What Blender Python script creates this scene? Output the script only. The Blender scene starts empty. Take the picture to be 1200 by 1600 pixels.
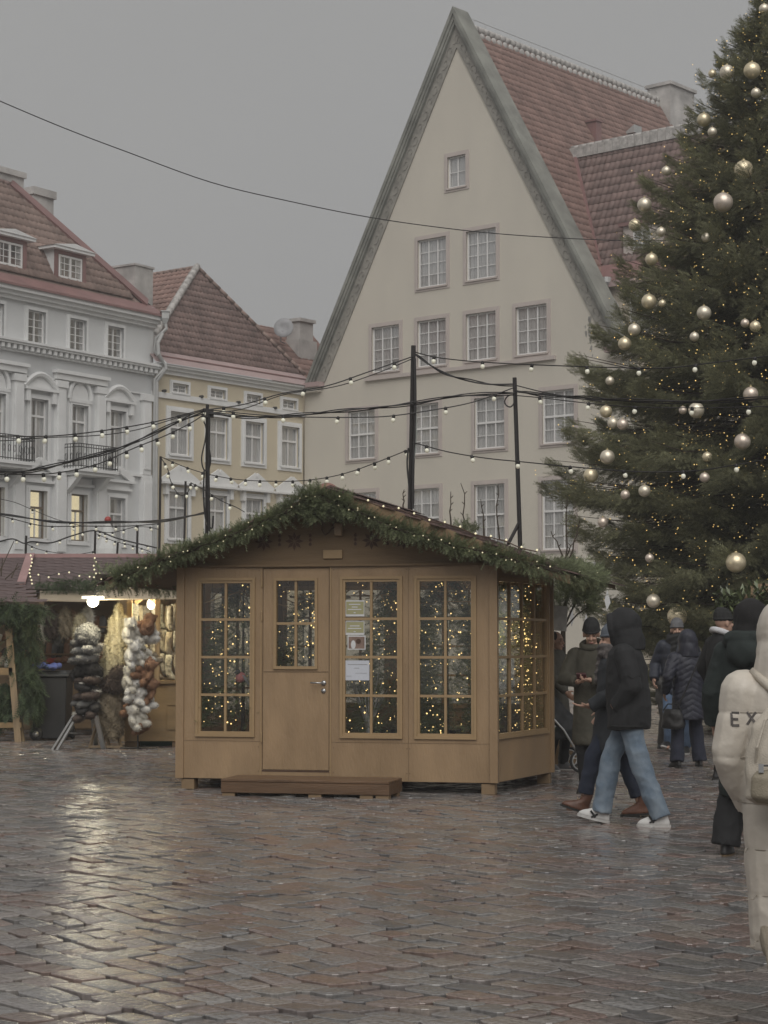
import bpy, bmesh, math, random
import numpy as np
from mathutils import Vector, Matrix
from mathutils.geometry import tessellate_polygon
R = math.radians
random.seed(7); rng = np.random.default_rng(7)
scene = bpy.context.scene
COL = scene.collection

# ---------------------------------------------------------------- camera
F = 3000.0; H = 1.55; PITCH = math.atan(200.0 / F)       # focal length in photo pixels, eye height
cam_d = bpy.data.cameras.new('camera'); cam = bpy.data.objects.new('camera', cam_d); COL.objects.link(cam)
cam.location = (0, 0, H); cam.rotation_euler = (R(90) + PITCH, 0, 0)
cam_d.sensor_fit = 'VERTICAL'; cam_d.sensor_height = 36.0; cam_d.lens = 36.0 * F / 1600.0
cam_d.clip_start = 0.1; cam_d.clip_end = 2000
scene.camera = cam
# ---------------------------------------------------------------- overcast sky
world = bpy.data.worlds.new('World'); scene.world = world; world.use_nodes = True
wn = world.node_tree; wn.nodes.clear()
SUN_EL, SUN_AZ = R(46), R(176)
sky = wn.nodes.new('ShaderNodeTexSky'); sky.sky_type = 'NISHITA'; sky.sun_disc = False
sky.sun_elevation = SUN_EL; sky.sun_rotation = SUN_AZ; sky.dust_density = 6; sky.air_density = 1.0; sky.ozone_density = 1.0
hs = wn.nodes.new('ShaderNodeHueSaturation'); hs.inputs['Saturation'].default_value = 0.0
mx = wn.nodes.new('ShaderNodeMix'); mx.data_type = 'RGBA'; mx.inputs[0].default_value = 0.93
cl = wn.nodes.new('ShaderNodeTexNoise'); cl.inputs['Scale'].default_value = 2.2; cl.inputs['Detail'].default_value = 5; tcw = wn.nodes.new('ShaderNodeTexCoord'); wn.links.new(tcw.outputs['Generated'], cl.inputs['Vector'])
clr = wn.nodes.new('ShaderNodeMix'); clr.data_type = 'RGBA'; clr.inputs[6].default_value = (2.38, 2.38, 2.38, 1); clr.inputs[7].default_value = (2.82, 2.81, 2.79, 1); wn.links.new(cl.outputs[0], clr.inputs[0]); wn.links.new(clr.outputs[2], mx.inputs[7])
bg = wn.nodes.new('ShaderNodeBackground'); bg.inputs['Strength'].default_value = 0.1
wo = wn.nodes.new('ShaderNodeOutputWorld')
wn.links.new(sky.outputs[0], hs.inputs['Color']); wn.links.new(hs.outputs[0], mx.inputs[6])
wn.links.new(mx.outputs[2], bg.inputs['Color']); wn.links.new(bg.outputs[0], wo.inputs['Surface'])
# ---------------------------------------------------------------- the sun behind the clouds
sun_d = bpy.data.lights.new('sun', 'SUN'); sun = bpy.data.objects.new('sun', sun_d); COL.objects.link(sun)
sun_d.energy = 1.42; sun_d.angle = R(60); sun_d.color = (1.0, 0.975, 0.94)
sd = Vector((math.sin(SUN_AZ) * math.cos(SUN_EL), math.cos(SUN_AZ) * math.cos(SUN_EL), math.sin(SUN_EL)))
sun.rotation_euler = (-sd).to_track_quat('-Z', 'Y').to_euler(); sun.location = (0, -20, 40)
scene.render.engine = 'CYCLES'
vs = scene.view_settings; vs.view_transform = 'Standard'; vs.look = 'None'; vs.gamma = 1.0; vs.exposure = 0.36; vs.use_curve_mapping = False
scene.cycles.max_bounces = 8; scene.cycles.transparent_max_bounces = 24
scene.cycles.caustics_reflective = False; scene.cycles.caustics_refractive = False
scene.cycles.sample_clamp_indirect = 3.0; scene.cycles.sample_clamp_direct = 4.0

# ---------------------------------------------------------------- pixels to places
def ray(x, y):
    u = (x - 600.0) / F; v = (800.0 - y) / F
    d = Vector((u, math.cos(PITCH) - v * math.sin(PITCH), math.sin(PITCH) + v * math.cos(PITCH)))
    return d / d.y
def at(x, y, Y): return Vector((0, 0, H)) + ray(x, y) * Y          # a point at ground distance Y
def gnd(x, y, z=0.0):                                              # a point on the ground
    d = ray(x, y); return Vector((0, 0, H)) + d * ((z - H) / d.z)
class Frame:                                                       # a local frame standing on the ground
    def __init__(s, o, ang):
        s.o = Vector((o[0], o[1], 0)); s.a = ang
        s.u = Vector((math.cos(ang), math.sin(ang), 0)); s.n = Vector((-math.sin(ang), math.cos(ang), 0))
    def loc(s, p):
        q = Vector(p) - s.o; return Vector((q.dot(s.u), q.dot(s.n), q.z))
    def _hit(s, x, y, P, N):
        d = ray(x, y); c = Vector((0, 0, H)); t = (P - c).dot(N) / d.dot(N); return s.loc(c + d * t)
    def front(s, x, y, yl=0.0): return s._hit(x, y, s.o + s.n * yl, s.n)
    def side(s, x, y, xl): return s._hit(x, y, s.o + s.u * xl, s.u)
    def plane(s, x, y, p, nrm):                                    # p, nrm in local coordinates
        return s._hit(x, y, s.o + s.u * p[0] + s.n * p[1] + Vector((0, 0, p[2])), s.u * nrm[0] + s.n * nrm[1] + Vector((0, 0, nrm[2])))
    def empty(s, name, label=None, cat=None, group=None):
        return thing(name, label, cat, s.o, s.a, group)

# ---------------------------------------------------------------- objects
def tag(o, label=None, cat=None, group=None, kind=None):
    if label: o['label'] = label
    if cat: o['category'] = cat
    if group: o['group'] = group
    if kind: o['kind'] = kind
    return o
def thing(name, label, cat, loc=(0, 0, 0), rz=0.0, group=None):
    o = bpy.data.objects.new(name, None); o.empty_display_size = 0.2; COL.objects.link(o)
    o.location = loc; o.rotation_euler = (0, 0, rz); return tag(o, label, cat, group)
def link(name, me, mat=None, parent=None):
    o = bpy.data.objects.new(name, me); COL.objects.link(o)
    if mat is not None and len(me.materials) == 0: me.materials.append(mat)
    if parent is not None: o.parent = parent
    return o
def copy_tree(o, parent=None):
    c = o.copy(); COL.objects.link(c); c.parent = parent
    for ch in o.children: copy_tree(ch, c)
    return c
def np_mesh(name, V, T, smooth=False):
    me = bpy.data.meshes.new(name); V = np.asarray(V, np.float32); T = np.asarray(T, np.int32); k = T.shape[1]
    me.vertices.add(len(V)); me.vertices.foreach_set('co', V.ravel())
    me.loops.add(T.size); me.loops.foreach_set('vertex_index', T.ravel())
    me.polygons.add(len(T)); me.polygons.foreach_set('loop_start', np.arange(0, T.size, k, dtype=np.int32))
    me.update(calc_edges=True)
    if smooth: me.polygons.foreach_set('use_smooth', np.ones(len(T), bool))
    return me
class MB:
    def __init__(s): s.v = []; s.f = []
    def add(s, vs, fs):
        b = len(s.v); s.v += [tuple(p) for p in vs]; s.f += [tuple(i + b for i in f) for f in fs]; return s
    def box(s, x0, x1, y0, y1, z0, z1):
        return s.add([(x0, y0, z0), (x1, y0, z0), (x1, y1, z0), (x0, y1, z0), (x0, y0, z1), (x1, y0, z1), (x1, y1, z1), (x0, y1, z1)],
              [(0, 3, 2, 1), (4, 5, 6, 7), (0, 1, 5, 4), (1, 2, 6, 5), (2, 3, 7, 6), (3, 0, 4, 7)])
    def bar(s, p, q, w, h, up=(0, 0, 1)):                          # rectangular beam from p to q, w sideways, h along up
        p = Vector(p); q = Vector(q); d = (q - p).normalized(); up = Vector(up)
        sx = d.cross(up)
        if sx.length < 1e-4: sx = d.cross(Vector((1, 0, 0)))
        sx = sx.normalized() * (w / 2); sz = sx.cross(d).normalized() * (h / 2)
        vs = [e + a * sx + b * sz for e in (p, q) for a, b in ((-1, -1), (1, -1), (1, 1), (-1, 1))]
        return s.add(vs, [(0, 1, 2, 3), (7, 6, 5, 4), (0, 4, 5, 1), (1, 5, 6, 2), (2, 6, 7, 3), (3, 7, 4, 0)])
    def quad(s, *p): return s.add(p, [tuple(range(len(p)))])
    def prism(s, poly, d):                                         # polygon of 3D points pushed along d
        n = len(poly); d = Vector(d); a = [Vector(p) for p in poly]
        return s.add(a + [p + d for p in a], [tuple(range(n)), tuple(range(2 * n - 1, n - 1, -1))] + [(i, i + n, (i + 1) % n + n, (i + 1) % n) for i in range(n)])
    def tube(s, pts, r, n=6, cap=True):
        pts = [Vector(p) for p in pts]; m = len(pts); rs = r if hasattr(r, '__len__') else [r] * m
        vs = []; fs = []; prev = None
        for i, p in enumerate(pts):
            d = (pts[min(i + 1, m - 1)] - pts[max(i - 1, 0)]).normalized()
            if prev is None:
                a = d.orthogonal().normalized()
            else:
                a = (prev - d * prev.dot(d)); a = a.normalized() if a.length > 1e-5 else d.orthogonal().normalized()
            prev = a; b = d.cross(a)
            for k in range(n):
                t = 2 * math.pi * k / n; vs.append(p + (a * math.cos(t) + b * math.sin(t)) * rs[i])
        for i in range(m - 1):
            for k in range(n): fs.append((i * n + k, i * n + (k + 1) % n, (i + 1) * n + (k + 1) % n, (i + 1) * n + k))
        if cap: fs += [tuple(range(n - 1, -1, -1)), tuple(range((m - 1) * n, m * n))]
        return s.add(vs, fs)
    def lathe(s, prof, c=(0, 0, 0), n=16, sx=1, sy=1):             # profile (r, z) round the vertical through c
        vs = []; fs = []; m = len(prof)
        for r, z in prof:
            for k in range(n):
                t = 2 * math.pi * k / n; vs.append((c[0] + r * sx * math.cos(t), c[1] + r * sy * math.sin(t), c[2] + z))
        for i in range(m - 1):
            for k in range(n): fs.append((i * n + k, i * n + (k + 1) % n, (i + 1) * n + (k + 1) % n, (i + 1) * n + k))
        fs += [tuple(range(n - 1, -1, -1)), tuple(range((m - 1) * n, m * n))]
        return s.add(vs, fs)
    def ell(s, c, r, n=12, m=8, rot=None):                         # ellipsoid
        prof = [(math.sin(math.pi * i / m), -math.cos(math.pi * i / m)) for i in range(m + 1)]
        prof[0] = (0.02, -1); prof[-1] = (0.02, 1)
        t = MB().lathe(prof, n=n); rm = rot or Matrix.Identity(3); c = Vector(c)
        return s.add([c + rm @ Vector((p[0] * r[0], p[1] * r[1], p[2] * r[2])) for p in t.v], t.f)
    def cap(s, p, q, r0, r1, n=10):                                # tapered capsule
        p = Vector(p); q = Vector(q); d = (q - p).normalized(); P = []; Rr = []
        for t in (88, 60, 30): P.append(p - d * r0 * math.sin(R(t))); Rr.append(r0 * math.cos(R(t)))
        P += [p, q]; Rr += [r0, r1]
        for t in (30, 60, 88): P.append(q + d * r1 * math.sin(R(t))); Rr.append(r1 * math.cos(R(t)))
        return s.tube(P, Rr, n)
    def loft(s, rings, n=16):                                      # rings (cx, cy, cz, rx, ry[, turn])
        vs = []; fs = []; m = len(rings)
        for g in rings:
            cx, cy, cz, rx, ry = g[:5]; a = g[5] if len(g) > 5 else 0
            for k in range(n):
                t = 2 * math.pi * k / n; x = rx * math.cos(t); y = ry * math.sin(t)
                vs.append((cx + x * math.cos(a) - y * math.sin(a), cy + x * math.sin(a) + y * math.cos(a), cz))
        for i in range(m - 1):
            for k in range(n): fs.append((i * n + k, i * n + (k + 1) % n, (i + 1) * n + (k + 1) % n, (i + 1) * n + k))
        fs += [tuple(range(n - 1, -1, -1)), tuple(range((m - 1) * n, m * n))]
        return s.add(vs, fs)
    def xform(s, M): s.v = [tuple(M @ Vector(p)) for p in s.v]; return s
    def mesh(s, name, smooth=False):
        me = bpy.data.meshes.new(name); me.from_pydata(s.v, [], s.f); me.update()
        if smooth: me.polygons.foreach_set('use_smooth', [True] * len(me.polygons))
        return me
    def build(s, name, mat, parent=None, smooth=False, bevel=0):
        me = s.mesh(name, smooth)
        if bevel:
            bm = bmesh.new(); bm.from_mesh(me); bmesh.ops.recalc_face_normals(bm, faces=bm.faces)
            es = [e for e in bm.edges if len(e.link_faces) == 2 and e.calc_face_angle(0) > 0.6]
            bmesh.ops.bevel(bm, geom=es, offset=bevel, segments=1, affect='EDGES', clamp_overlap=True); bm.to_mesh(me); bm.free()
        return link(name, me, mat, parent)

# ---------------------------------------------------------------- materials
MATS = {}
def mat(name, col, rough=0.75, var=0.15, scale=6.0, bump=0.0, bscale=60.0, metal=0.0, island=0.0, spec=0.5, streak=None, col2=None, rvar=0.0, coat=0.0):
    if name in MATS: return MATS[name]
    m = bpy.data.materials.new(name); m.use_nodes = True; t = m.node_tree; N = t.nodes; L = t.links
    b = N['Principled BSDF']; tc = N.new('ShaderNodeTexCoord'); no = N.new('ShaderNodeTexNoise')
    no.inputs['Scale'].default_value = scale; no.inputs['Detail'].default_value = 5; no.inputs['Roughness'].default_value = 0.6
    vec = tc.outputs['Object']
    if streak:
        mp = N.new('ShaderNodeMapping'); mp.inputs['Scale'].default_value = streak; L.new(vec, mp.inputs[0]); vec = mp.outputs[0]
    L.new(vec, no.inputs['Vector'])
    c2 = col2 if col2 else tuple(min(1, c * (1 + var)) for c in col); c1 = col if col2 else tuple(c * (1 - var) for c in col)
    mr = N.new('ShaderNodeMapRange'); mr.inputs[1].default_value = 0.3; mr.inputs[2].default_value = 0.7; L.new(no.outputs[0], mr.inputs[0])
    mi = N.new('ShaderNodeMix'); mi.data_type = 'RGBA'; mi.inputs[6].default_value = (*c1, 1); mi.inputs[7].default_value = (*c2, 1); L.new(mr.outputs[0], mi.inputs[0])
    out = mi.outputs[2]
    if island:
        ge = N.new('ShaderNodeNewGeometry'); m2 = N.new('ShaderNodeMapRange'); m2.inputs[3].default_value = 1 - island; m2.inputs[4].default_value = 1 + island
        L.new(ge.outputs['Random Per Island'], m2.inputs[0]); hv = N.new('ShaderNodeHueSaturation'); L.new(m2.outputs[0], hv.inputs['Value']); L.new(out, hv.inputs['Color']); out = hv.outputs[0]
    L.new(out, b.inputs['Base Color'])
    b.inputs['Roughness'].default_value = rough; b.inputs['Metallic'].default_value = metal; b.inputs['Specular IOR Level'].default_value = spec
    if rvar:
        m3 = N.new('ShaderNodeMapRange'); m3.inputs[3].default_value = max(0.02, rough - rvar); m3.inputs[4].default_value = min(1, rough + rvar); L.new(mr.outputs[0], m3.inputs[0]); L.new(m3.outputs[0], b.inputs['Roughness'])
    if coat: b.inputs['Coat Weight'].default_value = coat; b.inputs['Coat Roughness'].default_value = 0.25
    if bump:
        n2 = N.new('ShaderNodeTexNoise'); n2.inputs['Scale'].default_value = bscale; n2.inputs['Detail'].default_value = 4; L.new(vec, n2.inputs['Vector'])
        bp = N.new('ShaderNodeBump'); bp.inputs['Strength'].default_value = bump; bp.inputs['Distance'].default_value = 0.02; L.new(n2.outputs[0], bp.inputs['Height']); L.new(bp.outputs[0], b.inputs['Normal'])
    MATS[name] = m; return m
def leafy(m, k=.35):
    """let light pass through thin needles and leaves"""
    t = m.node_tree; N = t.nodes; L = t.links; b = N['Principled BSDF']; tr = N.new('ShaderNodeBsdfTranslucent'); src = b.inputs['Base Color'].links[0].from_socket; L.new(src, tr.inputs[0])
    ms = N.new('ShaderNodeMixShader'); ms.inputs[0].default_value = k; L.new(b.outputs[0], ms.inputs[1]); L.new(tr.outputs[0], ms.inputs[2]); L.new(ms.outputs[0], N['Material Output'].inputs[0]); return m
def glow(name, col, strength):
    if name in MATS: return MATS[name]
    m = bpy.data.materials.new(name); m.use_nodes = True; t = m.node_tree; b = t.nodes['Principled BSDF']
    b.inputs['Base Color'].default_value = (*[min(.8, c) for c in col], 1); b.inputs['Roughness'].default_value = 0.3
    b.inputs['Emission Color'].default_value = (*col, 1); b.inputs['Emission Strength'].default_value = strength
    MATS[name] = m; return m
def glass(name, tint=(0.8, 0.82, 0.8), refl=0.12, rough=0.02):
    if name in MATS: return MATS[name]
    m = bpy.data.materials.new(name); m.use_nodes = True; t = m.node_tree; N = t.nodes; L = t.links; N.remove(N['Principled BSDF'])
    tr = N.new('ShaderNodeBsdfTransparent'); tr.inputs[0].default_value = (*tint, 1)
    gl = N.new('ShaderNodeBsdfGlossy'); gl.inputs['Roughness'].default_value = rough; gl.inputs['Color'].default_value = (.9, .9, .9, 1)
    lw = N.new('ShaderNodeLayerWeight'); lw.inputs[0].default_value = .5; fr = N.new('ShaderNodeMath'); fr.operation = 'POWER'; fr.inputs[1].default_value = 4.5; L.new(lw.outputs['Facing'], fr.inputs[0]); mr = N.new('ShaderNodeMapRange'); mr.inputs[3].default_value = refl; mr.inputs[4].default_value = .9
    no = N.new('ShaderNodeTexNoise'); no.inputs['Scale'].default_value = 3; bp = N.new('ShaderNodeBump'); bp.inputs['Strength'].default_value = 0.03; L.new(no.outputs[0], bp.inputs['Height']); L.new(bp.outputs[0], gl.inputs['Normal'])
    L.new(fr.outputs[0], mr.inputs[0]); ms = N.new('ShaderNodeMixShader'); L.new(mr.outputs[0], ms.inputs[0]); L.new(tr.outputs[0], ms.inputs[1]); L.new(gl.outputs[0], ms.inputs[2])
    L.new(ms.outputs[0], N['Material Output'].inputs[0]); MATS[name] = m; return m

# ---------------------------------------------------------------- fir sprigs
def sprig_template(pairs=6, nl=0.34, nw=0.075, up=True):
    V = []; T = []
    def tri(a, b, c): V.extend([a, b, c]); n = len(V); T.append((n - 3, n - 2, n - 1))
    tri((0, -.02, 0), (0, .02, 0), (1, 0, 0))
    for i in range(pairs):
        x = 0.08 + 0.86 * i / (pairs - 1); l = nl * (1.0 - 0.45 * i / pairs)
        for s in (-1, 1):
            tri((x - nw / 2, 0, 0), (x + nw / 2, 0, 0), (x + l * .75, s * l * .8, l * .12))
        if up: tri((x - nw / 2, 0, 0), (x + nw / 2, 0, 0), (x + l * .8, (.15 if i % 2 else -.15) * l, l * .6))
    tri((.9, -.03, 0), (.9, .03, 0), (1.18, 0, 0))
    return np.array(V), np.array(T)
def sprigs(name, P, D, S, m, parent=None, tmpl=None, smooth=False):
    TV, TT = tmpl if tmpl is not None else sprig_template()
    P = np.asarray(P, float); D = np.asarray(D, float); S = np.asarray(S, float); n = len(P)
    D = D / np.linalg.norm(D, axis=1, keepdims=True)
    up = np.tile(np.array([[0, 0, 1.0]]), (n, 1)) + rng.normal(0, .45, (n, 3))
    Y = np.cross(up, D); Y /= np.linalg.norm(Y, axis=1, keepdims=True) + 1e-9; Z = np.cross(D, Y)
    M = np.stack([D, Y, Z], 2) * S[:, None, None]
    V = np.einsum('nij,kj->nki', M, TV) + P[:, None, :]
    T = TT[None] + (np.arange(n) * len(TV))[:, None, None]
    return link(name, np_mesh(name, V.reshape(-1, 3), T.reshape(-1, 3)), m, parent)
def dots(name, P, r, m, parent=None):
    P = np.asarray(P, float); n = len(P); rr = np.asarray(r if hasattr(r, '__len__') else [r] * n)
    o = np.array([[1, 0, 0], [-1, 0, 0], [0, 1, 0], [0, -1, 0], [0, 0, 1], [0, 0, -1]], float)
    f = np.array([[0, 2, 4], [2, 1, 4], [1, 3, 4], [3, 0, 4], [2, 0, 5], [1, 2, 5], [3, 1, 5], [0, 3, 5]])
    V = P[:, None, :] + o[None] * rr[:, None, None]; T = f[None] + (np.arange(n) * 6)[:, None, None]
    return link(name, np_mesh(name, V.reshape(-1, 3), T.reshape(-1, 3)), m, parent)
# ================================================================ the square: wet setts
M_joint = mat('wet_joint_grit', (.014, .010, .009), .6, .4, 30, .4, 90)
def cobble_mat():
    m = bpy.data.materials.new('wet_granite_sett'); m.use_nodes = True; t = m.node_tree; N = t.nodes; L = t.links; b = N['Principled BSDF']
    tc = N.new('ShaderNodeTexCoord'); ge = N.new('ShaderNodeNewGeometry')
    cr = N.new('ShaderNodeValToRGB'); e = cr.color_ramp.elements; cr.color_ramp.interpolation = 'LINEAR'
    e[0].position = 0; e[0].color = (.17, .162, .156, 1); e[1].position = 1; e[1].color = (.25, .235, .22, 1)
    for p, c in ((.2, (.21, .202, .196, 1)), (.34, (.205, .145, .125, 1)), (.48, (.22, .212, .204, 1)), (.62, (.215, .155, .13, 1)), (.74, (.13, .126, .126, 1)), (.86, (.25, .215, .19, 1))):
        q = cr.color_ramp.elements.new(p); q.color = c
    at_ = N.new('ShaderNodeAttribute'); at_.attribute_name = 'tone'; L.new(at_.outputs['Fac'], cr.inputs[0])
    # world position, so that single setts and joined ones share one cloud of wetness
    n1 = N.new('ShaderNodeTexNoise'); n1.inputs['Scale'].default_value = 38; n1.inputs['Detail'].default_value = 6; L.new(ge.outputs['Position'], n1.inputs['Vector'])
    n2 = N.new('ShaderNodeTexNoise'); n2.inputs['Scale'].default_value = 1.1; n2.inputs['Detail'].default_value = 4; L.new(ge.outputs['Position'], n2.inputs['Vector'])
    mm = N.new('ShaderNodeMapRange'); mm.inputs[1].default_value = .3; mm.inputs[2].default_value = .7; mm.inputs[3].default_value = .72; mm.inputs[4].default_value = 1.28; L.new(n1.outputs[0], mm.inputs[0])
    hv = N.new('ShaderNodeHueSaturation'); L.new(cr.outputs[0], hv.inputs['Color']); L.new(mm.outputs[0], hv.inputs['Value']); L.new(hv.outputs[0], b.inputs['Base Color'])
    ad = N.new('ShaderNodeMath'); ad.operation = 'ADD'; sc = N.new('ShaderNodeMath'); sc.operation = 'MULTIPLY'; sc.inputs[1].default_value = .5; L.new(n1.outputs[0], sc.inputs[0]); L.new(n2.outputs[0], ad.inputs[0]); L.new(sc.outputs[0], ad.inputs[1])
    rr = N.new('ShaderNodeMapRange'); rr.inputs[1].default_value = .45; rr.inputs[2].default_value = 1.0; rr.inputs[3].default_value = .05; rr.inputs[4].default_value = .22; L.new(ad.outputs[0], rr.inputs[0]); L.new(rr.outputs[0], b.inputs['Roughness'])
    n3 = N.new('ShaderNodeTexNoise'); n3.inputs['Scale'].default_value = 30; n3.inputs['Detail'].default_value = 5; L.new(ge.outputs['Position'], n3.inputs['Vector'])
    bp = N.new('ShaderNodeBump'); bp.inputs['Strength'].default_value = .42; bp.inputs['Distance'].default_value = .008; L.new(n3.outputs[0], bp.inputs['Height']); L.new(bp.outputs[0], b.inputs['Normal'])
    b.inputs['Specular IOR Level'].default_value = 1.0
    return m
M_sett = cobble_mat()
g = MB().quad((-260, -40, -.022), (260, -40, -.022), (260, 420, -.022), (-260, 420, -.022)).build('square_ground', M_joint)
tag(g, 'wet cobbled market square', None, None, 'structure')
far = MB(); far.quad((-120, 52, -.012), (120, 52, -.012), (120, 200, -.012), (-120, 200, -.012))
tag(far.build('far_paving', M_sett, g), None, None, None, 'stuff')
PHI = R(-49); ca, sa = math.cos(PHI), math.sin(PHI)
def wander(a, b): return .10 * math.sin(a * .55 + b * .21) + .06 * math.sin(a * 1.3 - b * .6 + 1.7) + .03 * math.sin(a * 3.1 + b * 1.9)
setts = []
rowh = .175
for i in range(-300, 300):
    b0 = i * rowh; a = -60 + random.random() * .3
    while a < 60:
        l = random.choice((random.uniform(.12, .2), random.uniform(.17, .28), random.uniform(.22, .36)))
        cx = (a + l / 2) * ca - (b0 + rowh / 2) * sa; cy = 25 + (a + l / 2) * sa + (b0 + rowh / 2) * ca
        if 6.2 < cy < 52.5 and abs(cx) < .215 * cy + .9: setts.append((cy, a, b0, l))
        a += l
setts.sort()
def sett(a, b0, l):
    g0 = .0065; h = rowh
    jb = lambda: random.uniform(-.011, .011) if random.random() < .85 else random.uniform(-.004, .026) * random.choice((-1, 1))
    pts = [(a + g0 + jb(), b0 + g0 + jb()), (a + l - g0 + jb(), b0 + g0 + jb()), (a + l - g0 + jb(), b0 + h - g0 + jb()), (a + g0 + jb(), b0 + h - g0 + jb())]
    zc = random.uniform(-.006, .005); tx = random.gauss(0, .024); ty = random.gauss(0, .024)
    ma = a + l / 2; mb = b0 + h / 2
    ring = []
    for k in range(4):                                             # eight-cornered outline
        p, q = pts[k], pts[(k + 1) % 4]
        for t in (.13, .87): ring.append((p[0] + (q[0] - p[0]) * t, p[1] + (q[1] - p[1]) * t))
    vs = []
    for s, z in ((1.0, -.03), (.997, -.002), (.965, .0015), (.55, .0034)):
        for (pa, pb) in ring:
            qa = ma + (pa - ma) * s; qb = mb + (pb - mb) * s; w = wander(qa, qb)
            zz = z + (zc + (qa - ma) * tx + (qb - mb) * ty + random.uniform(-.0004, .0004) if z > -.02 else 0)
            qb += w; vs.append((qa * ca - qb * sa, 25 + qa * sa + qb * ca, zz))
    fs = []
    for r_ in range(3):
        for k in range(8): fs.append((r_ * 8 + k, r_ * 8 + (k + 1) % 8, r_ * 8 + 8 + (k + 1) % 8, r_ * 8 + 8 + k))
    fs.append(tuple(range(24, 32)))
    return vs, fs
near = [s for s in setts if abs((s[1] + s[3] / 2) * ca - (s[2] + rowh / 2) * sa) < .2 * s[0] + .05 and s[0] > 7.55][:300]
ns = set(near); rest = MB(); tones = []
def add_tone(o, vals):
    at_ = o.data.attributes.new('tone', 'FLOAT', 'FACE'); at_.data.foreach_set('value', vals)
for s in setts:
    vs, fs = sett(*s[1:])
    tone = random.random()
    if s in ns: add_tone(MB().add(vs, fs).build('cobble', M_sett, g), [tone] * len(fs))
    else: rest.add(vs, fs); tones += [tone] * len(fs)
add_tone(tag(rest.build('cobbles', M_sett, g), None, None, None, 'stuff'), tones)
# ================================================================ houses
M_cream = mat('cream_render', (.615, .57, .485), .9, .07, .45, .3, 18, col2=(.55, .51, .44), streak=(1, 1, .45))
M_cream2 = mat('wing_render', (.55, .49, .40), .9, .08, .5, .2, 25)
M_yellow = mat('ochre_render', (.59, .52, .39), .9, .06, .6, .2, 25)
M_greyw = mat('pale_grey_render', (.63, .635, .63), .9, .05, .6, .2, 25)
M_grey_dk = mat('blue_grey_render', (.53, .535, .535), .9, .05, .6, .2, 25)
M_trim = mat('white_grey_trim', (.72, .72, .71), .8, .07, 1.5)
M_pink = mat('dusty_pink_surround', (.50, .44, .405), .85, .06, 2)
M_stone = mat('weathered_stone_coping', (.225, .225, .20), .9, .35, .9, .5, 14)
M_frieze = mat('carved_frieze_plaster', (.27, .255, .225), .9, .25, 2.5, .6, 9)
M_tile = mat('red_clay_pantile', (.265, .168, .142), .8, .3, 1.4, .2, 30)
M_tile2 = mat('brown_clay_pantile', (.215, .148, .132), .75, .35, 1.6, .2, 30)
M_tile3 = mat('faded_clay_pantile', (.265, .19, .163), .85, .35, 1.0, .2, 30)
M_capw = mat('mortar_white_ridge', (.42, .40, .38), .9, .35, 5)
M_redmetal = mat('red_painted_sheet', (.235, .13, .122), .5, .2, 1.0)
M_pinkmetal = mat('pink_painted_sheet', (.39, .29, .28), .5, .12, 1.0)
M_white = mat('white_painted_wood', (.74, .73, .71), .6, .04, 3)
M_dark = mat('dark_room_backing', (.2, .19, .18), .9, .1, 3)  # backing sheet behind windows; the room's darkness is put into its colour
M_curtain = mat('net_curtain', (.72, .71, .69), .9, .12, 2.0, streak=(8, 8, .3))
M_pane = glass('house_window_glass', (.94, .94, .94), .16, .10)
M_iron = mat('black_wrought_iron', (.02, .02, .02), .5, .1)
M_chim = mat('lime_washed_chimney', (.44, .42, .40), .9, .3, 1.2, .4, 12)
M_zinc = mat('zinc_downpipe', (.42, .42, .41), .5, .1, 2, metal=.2)
M_warm = glow('glowing_room_backing', (1.0, .84, .52), .6)  # backing sheet glows in place of lamplight inside the rooms
PANE = {}
def pane_mesh(w, h):
    k = (round(w, 3), round(h, 3))
    if k not in PANE: PANE[k] = MB().box(-w / 2, w / 2, -.004, .004, -h / 2, h / 2).mesh('pane'); PANE[k].materials.append(M_pane)
    return PANE[k]
def wall(name, outer, holes, m, parent, y=0.0, depth=.28):
    """a facade in the local x-z plane with real window openings and reveals"""
    b = MB(); polys = [[Vector((x, y, z)) for x, z in outer]] + [[Vector((x, y, z)) for x, z in h] for h in holes]
    flat = [p for q in polys for p in q]; b.add(flat, [tuple(t) for t in tessellate_polygon(polys)])
    for h in holes:
        n = len(h)
        for i in range(n):
            (x0, z0), (x1, z1) = h[i], h[(i + 1) % n]; b.quad((x0, y, z0), (x1, y, z1), (x1, y + depth, z1), (x0, y + depth, z0))
    return b.build(name, m, parent)
def rect(x0, x1, z0, z1): return [(x0, z0), (x1, z0), (x1, z1), (x0, z1)]
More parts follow.
